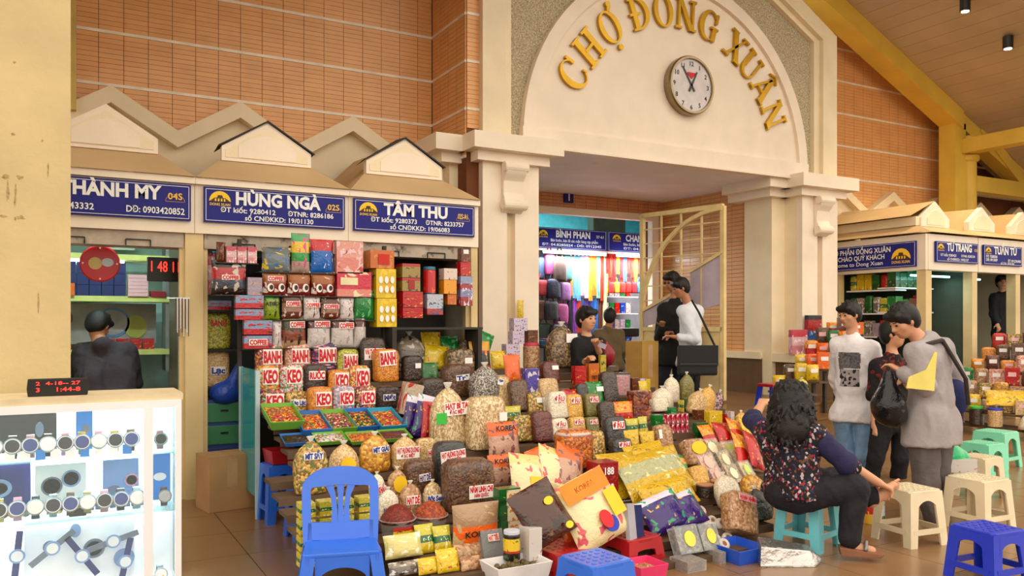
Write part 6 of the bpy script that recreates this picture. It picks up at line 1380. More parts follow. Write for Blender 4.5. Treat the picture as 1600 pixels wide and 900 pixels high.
B().box((-.26, -.06, -.02), (.22, .06, .34)).obj('bag_body', M('black nylon', (22, 22, 25), .6), t, bevel=.03); B().box((-.26, -.072, .1), (.22, -.058, .35)).obj('flap', M('black nylon', (22, 22, 25), .6), t); B().box((-.24, -.076, .12), (.2, -.07, .125)).obj('piping', M('grey piping', (90, 90, 94), .5), t)
B().tube([Vector((.2, 0, .33)), Vector((.0, .0, .75)), Vector((-.1, -.05, .9))], .014, 6).obj('strap', M('black nylon', (22, 22, 25), .6), t)
D = 10.9
rt_, J_, he_, sh_ = person('man in black jacket with glasses standing behind the man in the white shirt', PJ(D, hd=(1050, 440, 0), nk=(1054, 468, .02), sl=(1036, 482, .0), sr=(1072, 482, .1), el=(1030, 528, -.05), wl=(1034, 510, -.22), er=(1076, 526, .1), wr=(1050, 520, -.18), hl=(1040, 560, 0), hr=(1062, 560, .05), kl=(1036, 594, 0), kr=(1060, 594, .05), al=(1036, 618, 0), ar=(1060, 618, .05)),
       -vR*.75-vF*.5+A((0, 0, -.25)), SKIN2, HAIR, cloth('black jacket', (20, 20, 23)), cloth('dark jeans', (34, 38, 52)), BLACK, sleeve=1.9, hem=.08, tw=1.08, cell=.012, topname='jacket')
gl = M('spectacle frame', (50, 46, 44), .3, metal=.5)
for s in (-1, 1): blend('spectacle_lens', [('e', he_(.033*s, .1, .006), (.022, .006, .017), np.eye(3), 0)], .005, gl, rt_)
# ================= seller sitting behind the stall, holding out notes
D = 8.3
rt_, J_, he_, sh_ = person('woman seller in black cardigan sitting behind the stall, holding out banknotes', PJ(D, hd=(917, 499, 0), nk=(917, 528, .02), sl=(902, 540, -.06), sr=(938, 540, .08), el=(905, 574, -.12), wl=(918, 562, -.32), er=(942, 566, -.02), wr=(932, 538, -.28), hl=(906, 606, 0), hr=(934, 606, .06), kl=(930, 602, -.3), kr=(950, 602, -.25), al=(932, 650, -.3), ar=(952, 650, -.25)),
       vR*.62-vF*.72, SKIN, HAIR, cloth('black cardigan', (20, 19, 22)), cloth('black skirt', (24, 22, 26)), BLACK, fem=True, sleeve=1.45, tw=.98, cell=.011, topname='cardigan')
t = thing('banknote', 'folded banknote in the hand of the seated seller', 'banknote', atD(941, 540, 7.95), (.3, .4, -.6)); B().box((-.04, -.001, -.025), (.04, .001, .025)).obj('note', M('lilac banknote', (190, 176, 200), .6), t)
t = thing('red_handbag', 'dark red glossy bag beside the seated seller', 'bag', atD(950, 566, 8.2)); blend('bag_body', [('e', A((0, 0, .07)), (.08, .06, .11), None, 0), ('c', A((0, 0, .1)), A((-.02, 0, .2)), .04, .015, .03)], .011, M('dark red leather', (130, 20, 34), .25), t)
D = 12.2
person('person seen from behind in olive jacket, seated inside the passage', PJ(D, hd=(953, 495, 0), nk=(950, 513, 0), sl=(934, 522, 0), sr=(968, 522, .1), el=(930, 548, -.1), wl=(940, 566, .2), er=(974, 548, .05), wr=(966, 566, .3), hl=(942, 572, 0), hr=(962, 572, .05), kl=(938, 568, .4), kr=(966, 568, .45), al=(938, 606, .4), ar=(966, 606, .45)),
       vF*.95+vR*.2, SKIN2, HAIR, cloth('olive jacket', (106, 90, 62)), cloth('dark trousers', (30, 30, 34)), BLACK, sleeve=1.8, hem=.05, tw=1.05, cell=.014)
# ================= man bending inside the watch kiosk, and the one hidden by the pillar
D = 6.9
person('man in dark jacket bending forward behind the watch counter', PJ(D, hd=(154, 510, .05), nk=(158, 536, -.02), sl=(130, 550, 0), sr=(200, 550, .1), el=(122, 606, .15), wl=(134, 640, .4), er=(210, 600, .15), wr=(200, 640, .4), hl=(146, 650, -.25), hr=(186, 650, -.22), kl=(146, 720, -.2), kr=(186, 720, -.2), al=(146, 772, -.3), ar=(186, 772, -.3)),
       vF*.85+A((0, 0, -.6)), SKIN2, HAIR, cloth('charcoal jacket', (52, 46, 52)), cloth('dark trousers', (30, 30, 34)), BLACK, sleeve=1.9, hem=.05, tw=1.3, cell=.012, topname='jacket')
D = 7.7
person('person with short black hair mostly hidden by the yellow pillar, inside the watch kiosk', PJ(D, hd=(112, 518, 0), nk=(108, 552, .02), sl=(82, 570, 0), sr=(130, 572, .1), hl=(90, 660, 0), hr=(120, 660, .05), kl=(90, 720, 0), kr=(120, 720, .05), al=(90, 772, 0), ar=(120, 772, .05)),
       vR*.7+vF*.4+A((0, 0, -.3)), SKIN, HAIR, cloth('black knit', (24, 24, 28)), cloth('dark trousers', (30, 30, 34)), BLACK, sleeve=.3, tw=1.0, cell=.013)
D = 13.2
person('seller with pale face sitting high inside the second right hand kiosk', PJ(D, hd=(1566, 441, 0), nk=(1566, 458, 0), sl=(1554, 466, 0), sr=(1580, 466, .1), el=(1552, 490, 0), wl=(1558, 506, -.1), er=(1584, 490, .1), wr=(1578, 506, 0), hl=(1560, 520, 0), hr=(1576, 520, .05), kl=(1560, 560, 0), kr=(1576, 560, .05), al=(1560, 600, 0), ar=(1576, 600, .05)),
       -vR*.3-vF*.9, SKIN, HAIR, cloth('black knit', (24, 24, 28)), cloth('dark trousers', (30, 30, 34)), BLACK, fem=True, sleeve=1.8, cell=.015)
# ================================================================ watch counter at lower left
ALU = M('white aluminium frame', (232, 232, 236), .4, var=.03); TUBE = M('lit fluorescent tube', (225, 240, 255), emit=9); TUBET = M('lit teal tube', (150, 240, 240), emit=5)
def area(parent, loc, sx, sy, en, col, rot=(0, 0, 0)):
    l = bpy.data.lights.new('tube_light', 'AREA'); l.shape = 'RECTANGLE'; l.size = sx; l.size_y = sy; l.energy = en; l.color = col
    o = bpy.data.objects.new('tube_light', l); C.objects.link(o); o.parent = parent; o.location = loc; o.rotation_euler = rot
YC = 4.72
ct = thing('display_counter', 'glass fronted watch counter with white frame and lit inside', 'counter', (0, YC, 0))
X0, X1, TOPZ = -.75, .585, 1.075
B().box((X0, -.01, TOPZ-.035), (X1+.01, .40, TOPZ)).obj('counter_top', M('worn cream counter top', (214, 196, 160), .5), ct)
B().box((X0, -.02, TOPZ-.075), (X1, .012, TOPZ-.035)).obj('top_rail', ALU, ct)
B().box((X0, -.02, 0), (X1, .012, .07)).obj('bottom_rail', ALU, ct)
for x, w_ in ((.40, .045), (X1-.03, .03), (X0, .04)): B().box((x, -.022, .07), (x+w_, .012, TOPZ-.07)).obj('mullion', ALU, ct)
B().box((X0, .36, 0), (X1, .38, TOPZ-.035)).obj('back_panel', M('white back panel', (236, 240, 244), .5), ct)
B().box((X0, .0, .0), (X1, .38, .03)).obj('base', ALU, ct)
B().box((X1-.015, .0, .03), (X1, .37, TOPZ-.04)).obj('end_panel', GLASS('pale blue glass', (190, 225, 235), .25), ct)
PANE = GLASS('counter glass', (225, 245, 250), .06)
for a, b_ in ((X0+.04, .40), (.445, X1-.03)): B().box((a, -.006, .07), (b_, -.002, TOPZ-.075)).obj('glass_pane', PANE, ct)
GEDGE = M('green glass shelf', (150, 226, 216), .1, alpha=.55)
for z in (.76, .45): B().box((X0+.02, .01, z-.008), (X1-.02, .34, z)).obj('glass_shelf', GEDGE, ct)
for z, e in ((TOPZ-.05, 6), (.74, 3), (.43, 2.2)):
    B().bar((X0+.1, .33, z), (X1-.05, .33, z), .022, n=8).obj('lamp_tube', TUBE, ct); area(ct, (-.05, .30, z-.015), 1.1, .04, e, (.80, .92, 1))
WM = [M('steel watch', (190, 196, 204), .22, metal=.85), M('gold watch', (214, 176, 84), .25, metal=.8), M('black watch', (24, 24, 28), .35), M('brown strap', (92, 60, 42), .6), M('pink strap', (214, 150, 176), .5)]
DI = [M('white dial', (236, 236, 236), .3), M('black dial', (26, 26, 32), .3), M('navy dial', (40, 60, 130), .3)]
WORD = ['first', 'second', 'third', 'fourth', 'fifth', 'sixth', 'seventh', 'eighth', 'ninth', 'tenth', 'eleventh', 'twelfth']
def watch(label, loc, s, strap, dial, lying=False, rz=0, grp='watches in the counter'):
    t = thing('wrist_watch', label, 'watch', loc, (0, 0, rz), grp); t.scale = (s, s, s)
    if lying:
        q = link('strap', cached('strapf', lambda: B().box((-.009, -.12, .0), (.009, .12, .004)).mesh('strap')), strap, t)
        link('case', cached('casef', lambda: B().lathe([(.02, .0), (.021, .008), (.018, .011)], 18).mesh('case')), WM[0], t); link('dial', cached('dialf', lambda: B().lathe([(.016, .0112), (.016, .012)], 18).mesh('dial')), dial, t)
    else:      # strap closed round a stand, dial to the front
        link('strap', cached('strapr', lambda: B().add([(x, .024*math.sin(a), .03+.03*math.cos(a)) for a in [k*math.pi/10 for k in range(20)] for x in (-.009, .009)], [(2*k, 2*k+1, (2*k+3) % 40, (2*k+2) % 40) for k in range(20)]).mesh('strap')), strap, t)
        link('case', cached('caser', lambda: B().lathe([(.02, .0), (.021, .008), (.018, .011)], 18).mesh('case')), WM[0], t, (0, -.022, .034), (math.radians(75), 0, 0)); link('dial', cached('dialr', lambda: B().lathe([(.016, .0112), (.016, .012)], 18).mesh('dial')), dial, t, (0, -.022, .034), (math.radians(75), 0, 0))
for i in range(9):
    x = -.27+.077*i; watch('wrist watch on the upper glass shelf, %s from the left' % WORD[i], (x, YC+.10, .765), 2.0, WM[(i*2+i//3) % 5], DI[i % 3], grp='watches on the upper shelf')
for i in range(9):
    x = -.25+.078*i; watch('wrist watch on the middle glass shelf, %s from the left' % WORD[i], (x, YC+.09, .455), 2.0, WM[(i*3+1) % 5], DI[(i+1) % 3], grp='watches on the middle shelf')
for i in range(9):
    x = -.22+.085*i; watch('wrist watch lying at the bottom of the counter, %s from the left' % WORD[i], (x, YC+.10+.05*(i % 2), .035), 1.9, WM[(i*2) % 5], DI[i % 3], True, .5*(-1)**i+.3*i, 'watches lying in the counter')
for i in range(5): watch('small watch in the narrow right end of the counter, %s up' % WORD[i], (.49+.02*(i % 2), YC+.1, (.035, .455, .765, .455, .765)[i] if i < 3 else (.455, .765)[i-3]), 1.7, WM[i], DI[i % 3], grp='watches in the counter end')
# poster boards standing in the counter
def poster(label, x0, x1, z0, z1, y, base, shapes):
    t = thing('watch_poster', label, 'poster', ((x0+x1)/2, y, z0), 0, 'posters in the counter'); h = z1-z0; w_ = x1-x0
    B().box((-w_/2, 0, 0), (w_/2, .004, h)).obj('board', base, t)
    for x, z, a, b_, m_ in shapes: link('printed_watch', UM('disc'), m_, t, (x*w_, -.003, z*h), None, (a*w_, .004, b_*w_))
LB = M('pale blue ink', (130, 160, 206), .6); NB = M('navy board', (30, 40, 110), .5); WB_ = M('white board', (240, 244, 250), .5); GI = M('grey ink', (110, 120, 140), .6); SKY = M('sky blue board', (40, 130, 220), .5)
poster('white poster with two round watches printed, behind the middle shelf', -.10, .14, .46, .70, YC+.26, WB_, [(-.18, .52, .42, .42, GI), (-.18, .52, .34, .34, WM[1]), (.2, .66, .38, .38, LB), (.2, .66, .3, .3, WB_)])
poster('blue and white watch poster at the right of the middle shelf', .22, .40, .46, .70, YC+.28, LB, [(.3, .5, .4, .4, WM[4]), (.3, .5, .3, .3, WB_), (-.2, .3, .4, .3, GI)])
poster('large white watch poster at the bottom of the counter', -.15, .38, .04, .40, YC+.30, WB_, [(.12, .5, .2, .2, GI), (.12, .5, .15, .15, LB), (-.28, .6, .12, .12, GI), (.4, .3, .2, .2, LB), (-.05, .8, .1, .14, LB)])
poster('sky blue poster on the upper shelf', .09, .17, .77, .99, YC+.25, SKY, [(.1, .5, .5, .6, GI)])
poster('sky blue poster in the narrow right end of the counter', .45, .56, .46, .72, YC+.25, SKY, [(0, .5, .6, .4, WB_)])
poster('dark poster at the left of the upper shelf', -.4, .0, .77, 1.0, YC+.30, M('brown board', (40, 34, 30), .5), [(.3, .5, .1, .2, GI)])
t = thing('watch_box', 'black open watch box with gold watch on the middle shelf', 'box', (.095, YC+.06, .452)); B().box((-.04, 0, 0), (.04, .05, .09)).obj('box', BLACK, t, bevel=.004); link('watch_case', UM('disc'), WM[1], t, (0, -.004, .06), None, (.035, .008, .035))
t = thing('gold_figurine', 'small yellow figurine at the bottom right of the counter', 'figurine', (.50, YC+.05, .03)); B().lathe([(.016, 0), (.02, .02), (.012, .035), (.015, .05), (.008, .066)], 12).obj('figure', M('yellow glaze', (226, 176, 40), .3), t, smooth=True)
REDL = M('red led', (255, 40, 30), emit=3.0)
pc = atZ(84, 617, TOPZ); pc.y = YC+.1
t = thing('led_clock', 'black desk clock with red digits on the watch counter', 'clock', (pc.x+.02, pc.y, TOPZ), .02); B().prism([(-.135, 0), (.135, 0), (.14, .04), (.135, .09), (-.135, .09), (-.14, .04)], 0, .04).obj('case', BLACK, t, bevel=.005)
text(t, '2  4-18-- 27', (0, -.004, .058), .018, REDL, wide=.2, bold=.0); text(t, '3     1:44-8', (0.0, -.004, .024), .022, REDL, wide=.2, bold=.0)
# ================================================================ inside the watch kiosk
LIME = M('pale lime shelf edge', (214, 220, 130), .5); YB2 = 8.35
k1 = thing('wall_shelf', 'pale lime edged wall shelves at the back of the watch kiosk', 'shelf')
SH = [atY(200, 398, YB2).z, atY(200, 463, YB2).z, atY(200, 546, YB2).z]
for z in SH: B().box((-.22, YB2-.02, z-.05), (.93, YB2+.3, z)).obj('shelf_board', LIME, k1)
for x in (-.22, .90): B().box((x, YB2, 1.0), (x+.03, YB2+.3, 2.2)).obj('upright', M('steel upright', (150, 156, 156), .4, metal=.5), k1)
B().bar((.0, YB2+.1, SH[0]-.07), (.55, YB2+.1, SH[0]-.07), .03, n=8).obj('lamp_tube', TUBE, k1); area(k1, (.3, YB2+.1, SH[0]-.09), .6, .05, 14, (.85, 1, .97)); B().bar((.0, 7.5, 2.5), (.8, 7.5, 2.5), .03, n=8).obj('lamp_tube', TUBET, k1); area(k1, (.4, 7.5, 2.47), .8, .05, 10, (.75, 1, .97))
for i in range(7):
    for j in range(3):
        put('box', 0, 1, 0, 1, M('dark blue watch box', (30, 44, 104), .5), 'dark blue box on the kiosk shelf, %s column, %s row up' % (WORD[i], WORD[j]), 'box', pt=(-.1+.102*i, YB2+.1, SH[1]+.104*j), group='dark blue boxes in the watch kiosk').scale = (1, 1, 1)
for o in [o for o in C.objects if o.get('group') == 'dark blue boxes in the watch kiosk']:
    for c in o.children: c.scale = (.098, .12, .102)
for i in range(6):
    t = thing('pink_box', 'pale pink flat box, %s from the bottom of its pile in the watch kiosk' % WORD[i], 'box', (.66, YB2+.02, SH[1]+.034*i), 0, 'pink boxes in the watch kiosk'); link('box_body', UM('box'), M('pale pink card', (232, 180, 186), .6), t, None, None, (.17, .12, .032))
t = thing('orange_box', 'orange box on the watch kiosk shelf below the red clock', 'box', (.03, YB2-.0, SH[1])); link('box_body', UM('box'), M('orange card', (236, 110, 20), .6), t, None, None, (.22, .1, .11)); B().box((-.06, -.03, .11), (.07, .03, .135)).obj('yellow_packs', w_yel, t)
t = thing('crimson_box', 'flat crimson box right of the pink boxes', 'box', (.83, YB2+.02, SH[1])); link('box_body', UM('box'), M('crimson card', (160, 24, 44), .6), t, None, None, (.13, .12, .05))
pr_ = atY(156, 412, 7.5); t = thing('round_clock', 'round red wall clock hanging in the watch kiosk', 'clock', pr_); B().lathe([(.13, 0), (.15, .01), (.15, .03), (.14, .035)], 36).obj('case', M('red clock plastic', (190, 20, 30), .3), t, rot=(math.pi/2, 0, 0))
link('picture', UM('disc'), M('plain buff shape', (206, 180, 110), .5), t, (-.035, -.037, .0), None, (.1, .004, .1)); link('picture', UM('disc'), M('plain pale shape', (196, 206, 214), .5), t, (.055, -.037, .01), None, (.09, .004, .07))
for k in range(4): link('hour_mark', UM('disc'), WHITE, t, (.125*math.cos(k*math.pi/2), -.037, .125*math.sin(k*math.pi/2)), None, (.014, .004, .014))
pl_ = atY(258, 421, 7.4); t = thing('led_clock', 'black wall clock with red digits at the right of the watch kiosk', 'clock', pl_, .12); B().box((-.135, 0, -.10), (.135, .04, .10)).obj('case', BLACK, t, bevel=.004); text(t, '1 48 11', (0, -.004, -.02), .09, REDL, wide=.22, bold=.0)
t = thing('wall_calendar', 'pale wall clock card with black numerals above the top shelf', 'clock', atY(176, 380, 8.6)); B().box((-.19, 0, -.06), (.19, .02, .16)).obj('card', M('pale mint card', (206, 226, 206), .5), t)
for s, x, z in (('8', -.12, .0), ('4', .12, .0), ('9', -.12, .09), ('3', .12, .09), ('6', 0, -.04), ('7', -.06, -.03), ('5', .06, -.03)): text(t, s, (x, -.003, z), .035, BLACK, name='numeral')
text(t, '50', (0, -.003, .03), .05, RED, name='numeral')
t = thing('wall_poster', 'faded poster under the shelf in the watch kiosk', 'poster', (.34, 8.6, SH[2]+.05)); B().box((-.5, 0, 0), (.5, .01, .38)).obj('sheet', M('faded poster', (150, 144, 146), .6, var=.2, scale=4), t); link('print', UM('disc'), M('poster blue', (90, 130, 190), .6), t, (.12, -.004, .2), None, (.3, .006, .28)); link('print', UM('disc'), M('faded poster', (150, 144, 146), .6), t, (.12, -.008, .2), None, (.26, .006, .24)); link('print', UM('disc'), M('poster olive', (170, 166, 80), .6), t, (.32, -.004, .16), None, (.2, .006, .22)); link('print', UM('disc'), M('poster brown', (110, 64, 50), .6), t, (-.28, -.004, .24), None, (.14, .006, .16))
for i in range(4): t = thing('red_carton', 'red printed carton on the low shelf of the watch kiosk, %s from the left' % WORD[i], 'box', (.42+.11*i, YB2+.05, SH[2]), 0, 'red cartons in the watch kiosk'); link('box_body', UM('box'), w_red, t, None, None, (.1, .09, .1))
t = thing('watch_strap_bundle', 'bundle of shiny straps hanging on the kiosk post', 'straps', atY(286, 466, 7.12))
B().bar((-.12, 0, 0), (.05, -.02, 0), .012).obj('hook_bar', WM[0], t)
for i in range(9): B().box((-.06+.012*i, -.02, -.25-.03*(i % 3)), (-.053+.012*i, -.015, 0)).obj('strap', WM[0] if i % 2 else WM[3], t)
# ================================================================ left inside of the middle kiosk
k2 = thing('side_shelf', 'dark shelves at the left inside of the middle kiosk', 'shelf')
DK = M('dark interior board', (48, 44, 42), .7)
Y2 = 7.45
Z2 = [atY(340, v, Y2).z for v in (545, 603, 485)]
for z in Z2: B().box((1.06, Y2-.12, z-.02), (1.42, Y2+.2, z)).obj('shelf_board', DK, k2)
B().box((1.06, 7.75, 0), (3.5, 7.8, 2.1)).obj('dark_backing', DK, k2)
put('bag', 321, 358, 489, 545, g_ygrn, 'yellow green bag labelled BANH at the left inside of the middle kiosk', 'snack bag', Y=Y2, txt=[('BANH', .72, .7, .26, RED, None)])
put('bag', 321, 357, 548, 603, g_pale, 'bag of peanuts with blue and white label on the lower side shelf', 'snack bag', Y=Y2, txt=[('Lạc', .45, .6, .22, BLUEI, PAPER)])
put('box', 322, 360, 470, 484.5, w_redbl, 'dark dotted pack on the upper side shelf', 'packet', Y=Y2)
put('pouch', 322, 336, 395, 460, w_pinkb, 'purple pink packet hanging at the left post of the middle kiosk', 'packet', Y=7.3)
for i, (a, b_, vt, vb, m_, lb) in enumerate(((334, 372, 370, 388, 'teal film roll', (80, 170, 180)), (382, 414, 372, 396, 'pale green film roll', (150, 200, 130)), (420, 440, 374, 398, 'green film roll', (40, 130, 90)))):
    put('bag', a, b_, vt, vb+8, M(m_, lb, .4), ['teal', 'pale green', 'dark green'][i]+' wrapped roll stored at the top of the middle kiosk', 'roll', Y=7.5)
B().box((1.06, 7.35, atY(380, 404, 7.5).z-.02), (2.2, 7.7, atY(380, 404, 7.5).z)).obj('shelf_board', DK, k2)
t = thing('blue_cloth_bag', 'crumpled blue plastic bag hanging below the side shelf', 'bag', atY(352, 636, 7.3)); blend('bag_body', [('e', A((0, 0, .12)), (.13, .1, .1), None, 0), ('c', A((.05, 0, .18)), A((.12, 0, .36)), .06, .03, .05)], .014, M('blue plastic film', (30, 70, 170), .3, bump=.8, bscale=15), t)
t = thing('drawer_unit', 'green and blue plastic drawer unit beside the cardboard carton', 'drawers', atY(346, 730, 7.42)); t.location.z = 0
B().box((-.17, -.13, 0), (.17, .15, .80)).obj('carcass', M('blue plastic unit', (44, 76, 140), .4), t)
for k, m_ in enumerate((M('navy drawer', (30, 60, 130), .4), M('navy drawer', (30, 60, 130), .4), M('green drawer', (60, 130, 90), .4), M('green drawer', (60, 130, 90), .4))):
    d_ = B().box((-.15, -.145, .04+.19*k), (.15, -.12, .20+.19*k)).obj('drawer', m_, t, bevel=.006); B().box((-.03, -.155, .13+.19*k), (.03, -.145, .145+.19*k)).obj('handle', BLACK, d_)
t = thing('teal_frame', 'teal film wrapped side frame at the left end of the sweets stall', 'frame', (1.30, 6.2, 0))
for y in (.0, .62): B().box((-.015, y, 0), (.015, y+.03, 1.1)).obj('post', M('pale steel post', (170, 196, 206), .4), t)
B().box((-.004, .03, .15), (.004, .62, 1.1)).obj('film', GLASS('teal film', (70, 180, 190), .6), t)
# ================================================================ shop inside the passage
YS = 12.2
sb = struct(B().box((4.4, 16.3, .4), (13, 16.5, 5)).obj('wall_shop', M('turquoise wall', (96, 196, 206), .6)))
struct(B().box((4.3, 11.2, 4.3), (13, 16.5, 4.4)).obj('ceiling_shop', M('pale turquoise ceiling', (170, 216, 220), .6)))
struct(B().box((12.9, 11.2, .4), (13, 16.5, 4.4)).obj('wall_shop_side', M('turquoise wall', (96, 196, 206), .6))); struct(B().box((4.3, 10.95, .4), (4.4, 16.5, 4.4)).obj('wall_shop_left', M('turquoise wall', (96, 196, 206), .6)))
sh = thing('fabric_shop', 'bright fabric and souvenir shop seen through the entrance passage', 'shop', (0, YS, 0))
B().box((6.6, .9, .42), (11, .95, 3.1)).obj('back_panel', M('shop back panel', (150, 150, 160), .7), sh)
B().box((6.9, -.02, 2.72), (11, .9, 2.76)).obj('shop_ceiling', CREAM2, sh)
for x in (7.2, 8.74, 10.3): B().box((x-.03, 0, .42), (x+.03, .06, 2.74)).obj('post', POST, sh)
for a in (7.3, 8.85):
    B().bar((a, -.2, 2.68), (a+1.3, -.2, 2.68), .05, n=8).obj('lamp_tube', TUBE, sh); area(sh, (a+.65, -.22, 2.64), 1.3, .08, 55, (1, .98, .94))
for x in (6.5, 9.5):
    l_ = thing('added_wall_light', 'unseen light added to brighten the turquoise shop wall, %s one' % ('left' if x < 7 else 'right'), 'lamp', (x, 14.6, 4.28)); B().box((-.6, -.06, -.05), (.6, .06, 0)).obj('tube', TUBE, l_); area(l_, (0, 0, -.06), 1.2, .12, 60, (.9, 1, 1))  # unseen tubes, added only so that the turquoise back wall is lit
sign('shop_sign', 'blue sign reading BINH PHAN inside the passage', 7.24, 8.72, 2.76, 3.12, YS-.05, [('BÌNH PHAN', .02, .02, .12, .72, WHITE, .03), ('Bán buôn, bán lẻ các mặt hàng tạp phẩm', .05, -.06, .05, 1.0, WHITE, .015), ('ĐT: 04.8285024 - DĐ: 0912345', .0, -.135, .045, 1.25, WHITE, .015), ('37-61', .60, .04, .05, .16, WHITE, .015)], 0, (-.6, .04, .09))
sign('shop_sign', 'blue sign reading CHANH DA inside the passage, behind the gate', 8.76, 10.24, 2.76, 3.12, YS-.05, [('CHANH ĐA', .0, .02, .12, .7, WHITE, .03), ('Bán buôn, bán lẻ tạp phẩm', .0, -.06, .05, .8, WHITE, .015), ('ĐT: 04.8285024', .0, -.135, .045, .8, WHITE, .015)], 0, (-.55, .04, .09))
sign('shop_sign', 'short blue side sign left of the BINH PHAN sign', -.3, .3, 2.76, 3.12, 0, [('37-61', .15, .02, .08, .2, WHITE, .02)], -math.pi/2, None, None, (7.2, YS+.25, 2.94))
t = thing('air_duct', 'olive metal ventilation box above the BINH PHAN sign', 'duct', atY(948, 358, 13.0)); t.location.z = 2.76; B().box((-.38, -.1, 0), (.38, .1, .78)).obj('casing', M('olive metal', (110, 124, 100), .5), t, bevel=.01)
def hang(kind, u0, u1, vt, vb, col, label, cat, Y=YS-.02, grp=None):
    p = atY((u0+u1)/2, vb, Y); a = atY(u0, vb, Y); b_ = atY(u1, vb, Y); h = atY((u0+u1)/2, vt, Y).z-p.z; w_ = b_.x-a.x
    m_ = M('cloth %d %d %d' % col, col, .7, var=.25, scale=9, bump=.3)
    if kind == 'scarf':
        t = thing('scarf', label, cat, p, 0, grp); q = B(); n = 8; vs = []
        for j in range(6):
            for i in range(n+1): vs.append(((i/n-.5)*w_*(1-.1*math.sin(j)), .025*math.sin(i*2.3+j*.4), h*j/5))
        vs += [(x, y+.008, z) for x, y, z in vs]; o = 6*(n+1)
        fs = [(j*(n+1)+i, j*(n+1)+i+1, (j+1)*(n+1)+i+1, (j+1)*(n+1)+i) for j in range(5) for i in range(n)]; fs += [tuple(o+x for x in f_[::-1]) for f_ in fs]
        q.add(vs, fs).obj('cloth', m_, t, smooth=True)
        B().bar((0, 0, h), (0, 0, h+.03), .01).obj('hook', WM[0], t)
    else:
        t = thing('hanging_bag', label, cat, p, 0, grp); link('bag_body', UM('bag', NI[0]), m_, t, None, None, (w_, .14, h*.72)); NI[0] += 1
        B().tube([Vector((-w_*.25, 0, h*.68)), Vector((-w_*.1, 0, h)), Vector((w_*.1, 0, h)), Vector((w_*.25, 0, h*.68))], .012, 5).obj('strap', m_, t)
BC = [(40, 60, 90), (120, 40, 90), (60, 44, 40), (40, 90, 90), (150, 40, 50), (30, 34, 60), (110, 70, 120), (90, 60, 50), (40, 40, 46), (140, 60, 110), (50, 70, 60), (34, 30, 40)]
bg_ = [(836, 852, 388, 436), (850, 866, 384, 430), (864, 884, 386, 440), (878, 893, 384, 438), (836, 856, 428, 462), (854, 874, 424, 466), (872, 890, 430, 470), (836, 852, 456, 500), (850, 870, 458, 500), (866, 886, 462, 506), (838, 860, 494, 534), (858, 884, 496, 536)]
for i, q_ in enumerate(bg_): hang('bag', *q_, BC[i], 'hanging fabric bag, %s in the %s row of bags in the passage shop' % (('first', 'second', 'third', 'fourth')[i if i < 4 else (i-4) % 3 if i < 10 else i-10], ('top', 'second', 'third', 'bottom')[0 if i < 4 else 1 if i < 7 else 2 if i < 10 else 3]), 'bag', YS-.06*(i % 3), 'hanging fabric bags')
SC = [(206, 120, 40), (90, 150, 200), (90, 150, 200), (176, 150, 210), (200, 170, 210), (236, 140, 30), (226, 120, 30), (120, 190, 170), (206, 50, 30), (200, 190, 60)]
for i, c_ in enumerate(SC): hang('scarf', 889+6.1*i, 895+6.1*i, 400, 462+4*(i % 3), c_, 'hanging scarf, %s from the left under the BINH PHAN sign' % WORD[i], 'scarf', YS+.02, 'hanging scarves')
SC2 = [(40, 30, 50), (130, 60, 160), (190, 60, 30), (50, 70, 140), (90, 50, 120), (40, 90, 180), (50, 110, 190), (110, 60, 50)]
for i, c_ in enumerate(SC2): hang('scarf', 888+6.6*i, 894.5+6.6*i, 468, 520, c_, 'dark lower hanging scarf, %s from the left' % WORD[i], 'scarf', YS+.05, 'lower hanging scarves')
OC = [(206, 30, 30), (226, 60, 30), (190, 24, 36), (230, 180, 40), (206, 30, 40), (60, 120, 170), (226, 40, 30), (200, 40, 30), (226, 150, 40), (206, 30, 30)]
for i, c_ in enumerate(OC): hang('scarf', 946+5.6*i, 951+5.6*i, 392+(i % 2)*4, 428+6*(i % 3), c_, 'red festive pendant, %s from the left under the CHANH DA sign' % WORD[i], 'pendant', YS+.0, 'festive pendants')
for i in range(6): hang('bag', 949+9*i, 957+9*i, 434, 458, OC[(i*3) % 10], 'round festive lantern, %s from the left below the pendants' % WORD[i], 'lantern', YS+.03, 'festive lanterns')
t = thing('shop_table', 'low table of folded goods in front of the fabric shop', 'table', (7.9, 11.7, .42)); B().box((-.9, -.2, .62), (.5, .35, .66)).obj('table_top', DK, t)
for x in (-.85, .45): B().box((x-.02, -.18, 0), (x+.02, -.14, .62)).obj('leg', DK, t); B().box((x-.02, .29, 0), (x+.02, .33, .62)).obj('leg', DK, t)
for i in range(9):
    t = thing('folded_cloth', 'folded cloth stack on the shop table, %s from the left' % WORD[i], 'cloth', (7.08+.14*i, 11.75, 1.08), 0, 'folded cloths'); link('stack', UM('box'), M('fold %d' % i, ((40, 90, 120), (150, 60, 90), (60, 60, 70), (190, 180, 190), (90, 60, 130))[i % 5], .8), t, None, None, (.125, .3, .08+.03*(i % 3)))
for j in range(4):
    for i in range(6):
        t = thing('souvenir_box', 'small bright souvenir box on the glass rack, %s column, %s row up' % (WORD[i], WORD[j]), 'box', (8.95+.13*i, YS+.5, 1.0+.32*j), 0, 'souvenir boxes'); link('box_body', UM('box'), (w_blue, w_green, w_white, w_red, w_lpack)[(i*2+j) % 5], t, None, None, (.11, .1, .2))
for j in range(4): B().box((8.85, .4, 1.0+.32*j-.02), (9.8, .62, 1.0+.32*j)).obj('rack_shelf', ALU, sh)
t = thing('folding_stand', 'black folding stand in the passage beside the mustard carton', 'stand', atZ(975, 600, .42))
for s in (-1, 1): B().bar((s*.18, 0, 0), (-s*.16, 0, .8), .025, n=6).obj('leg', BLACK, t)
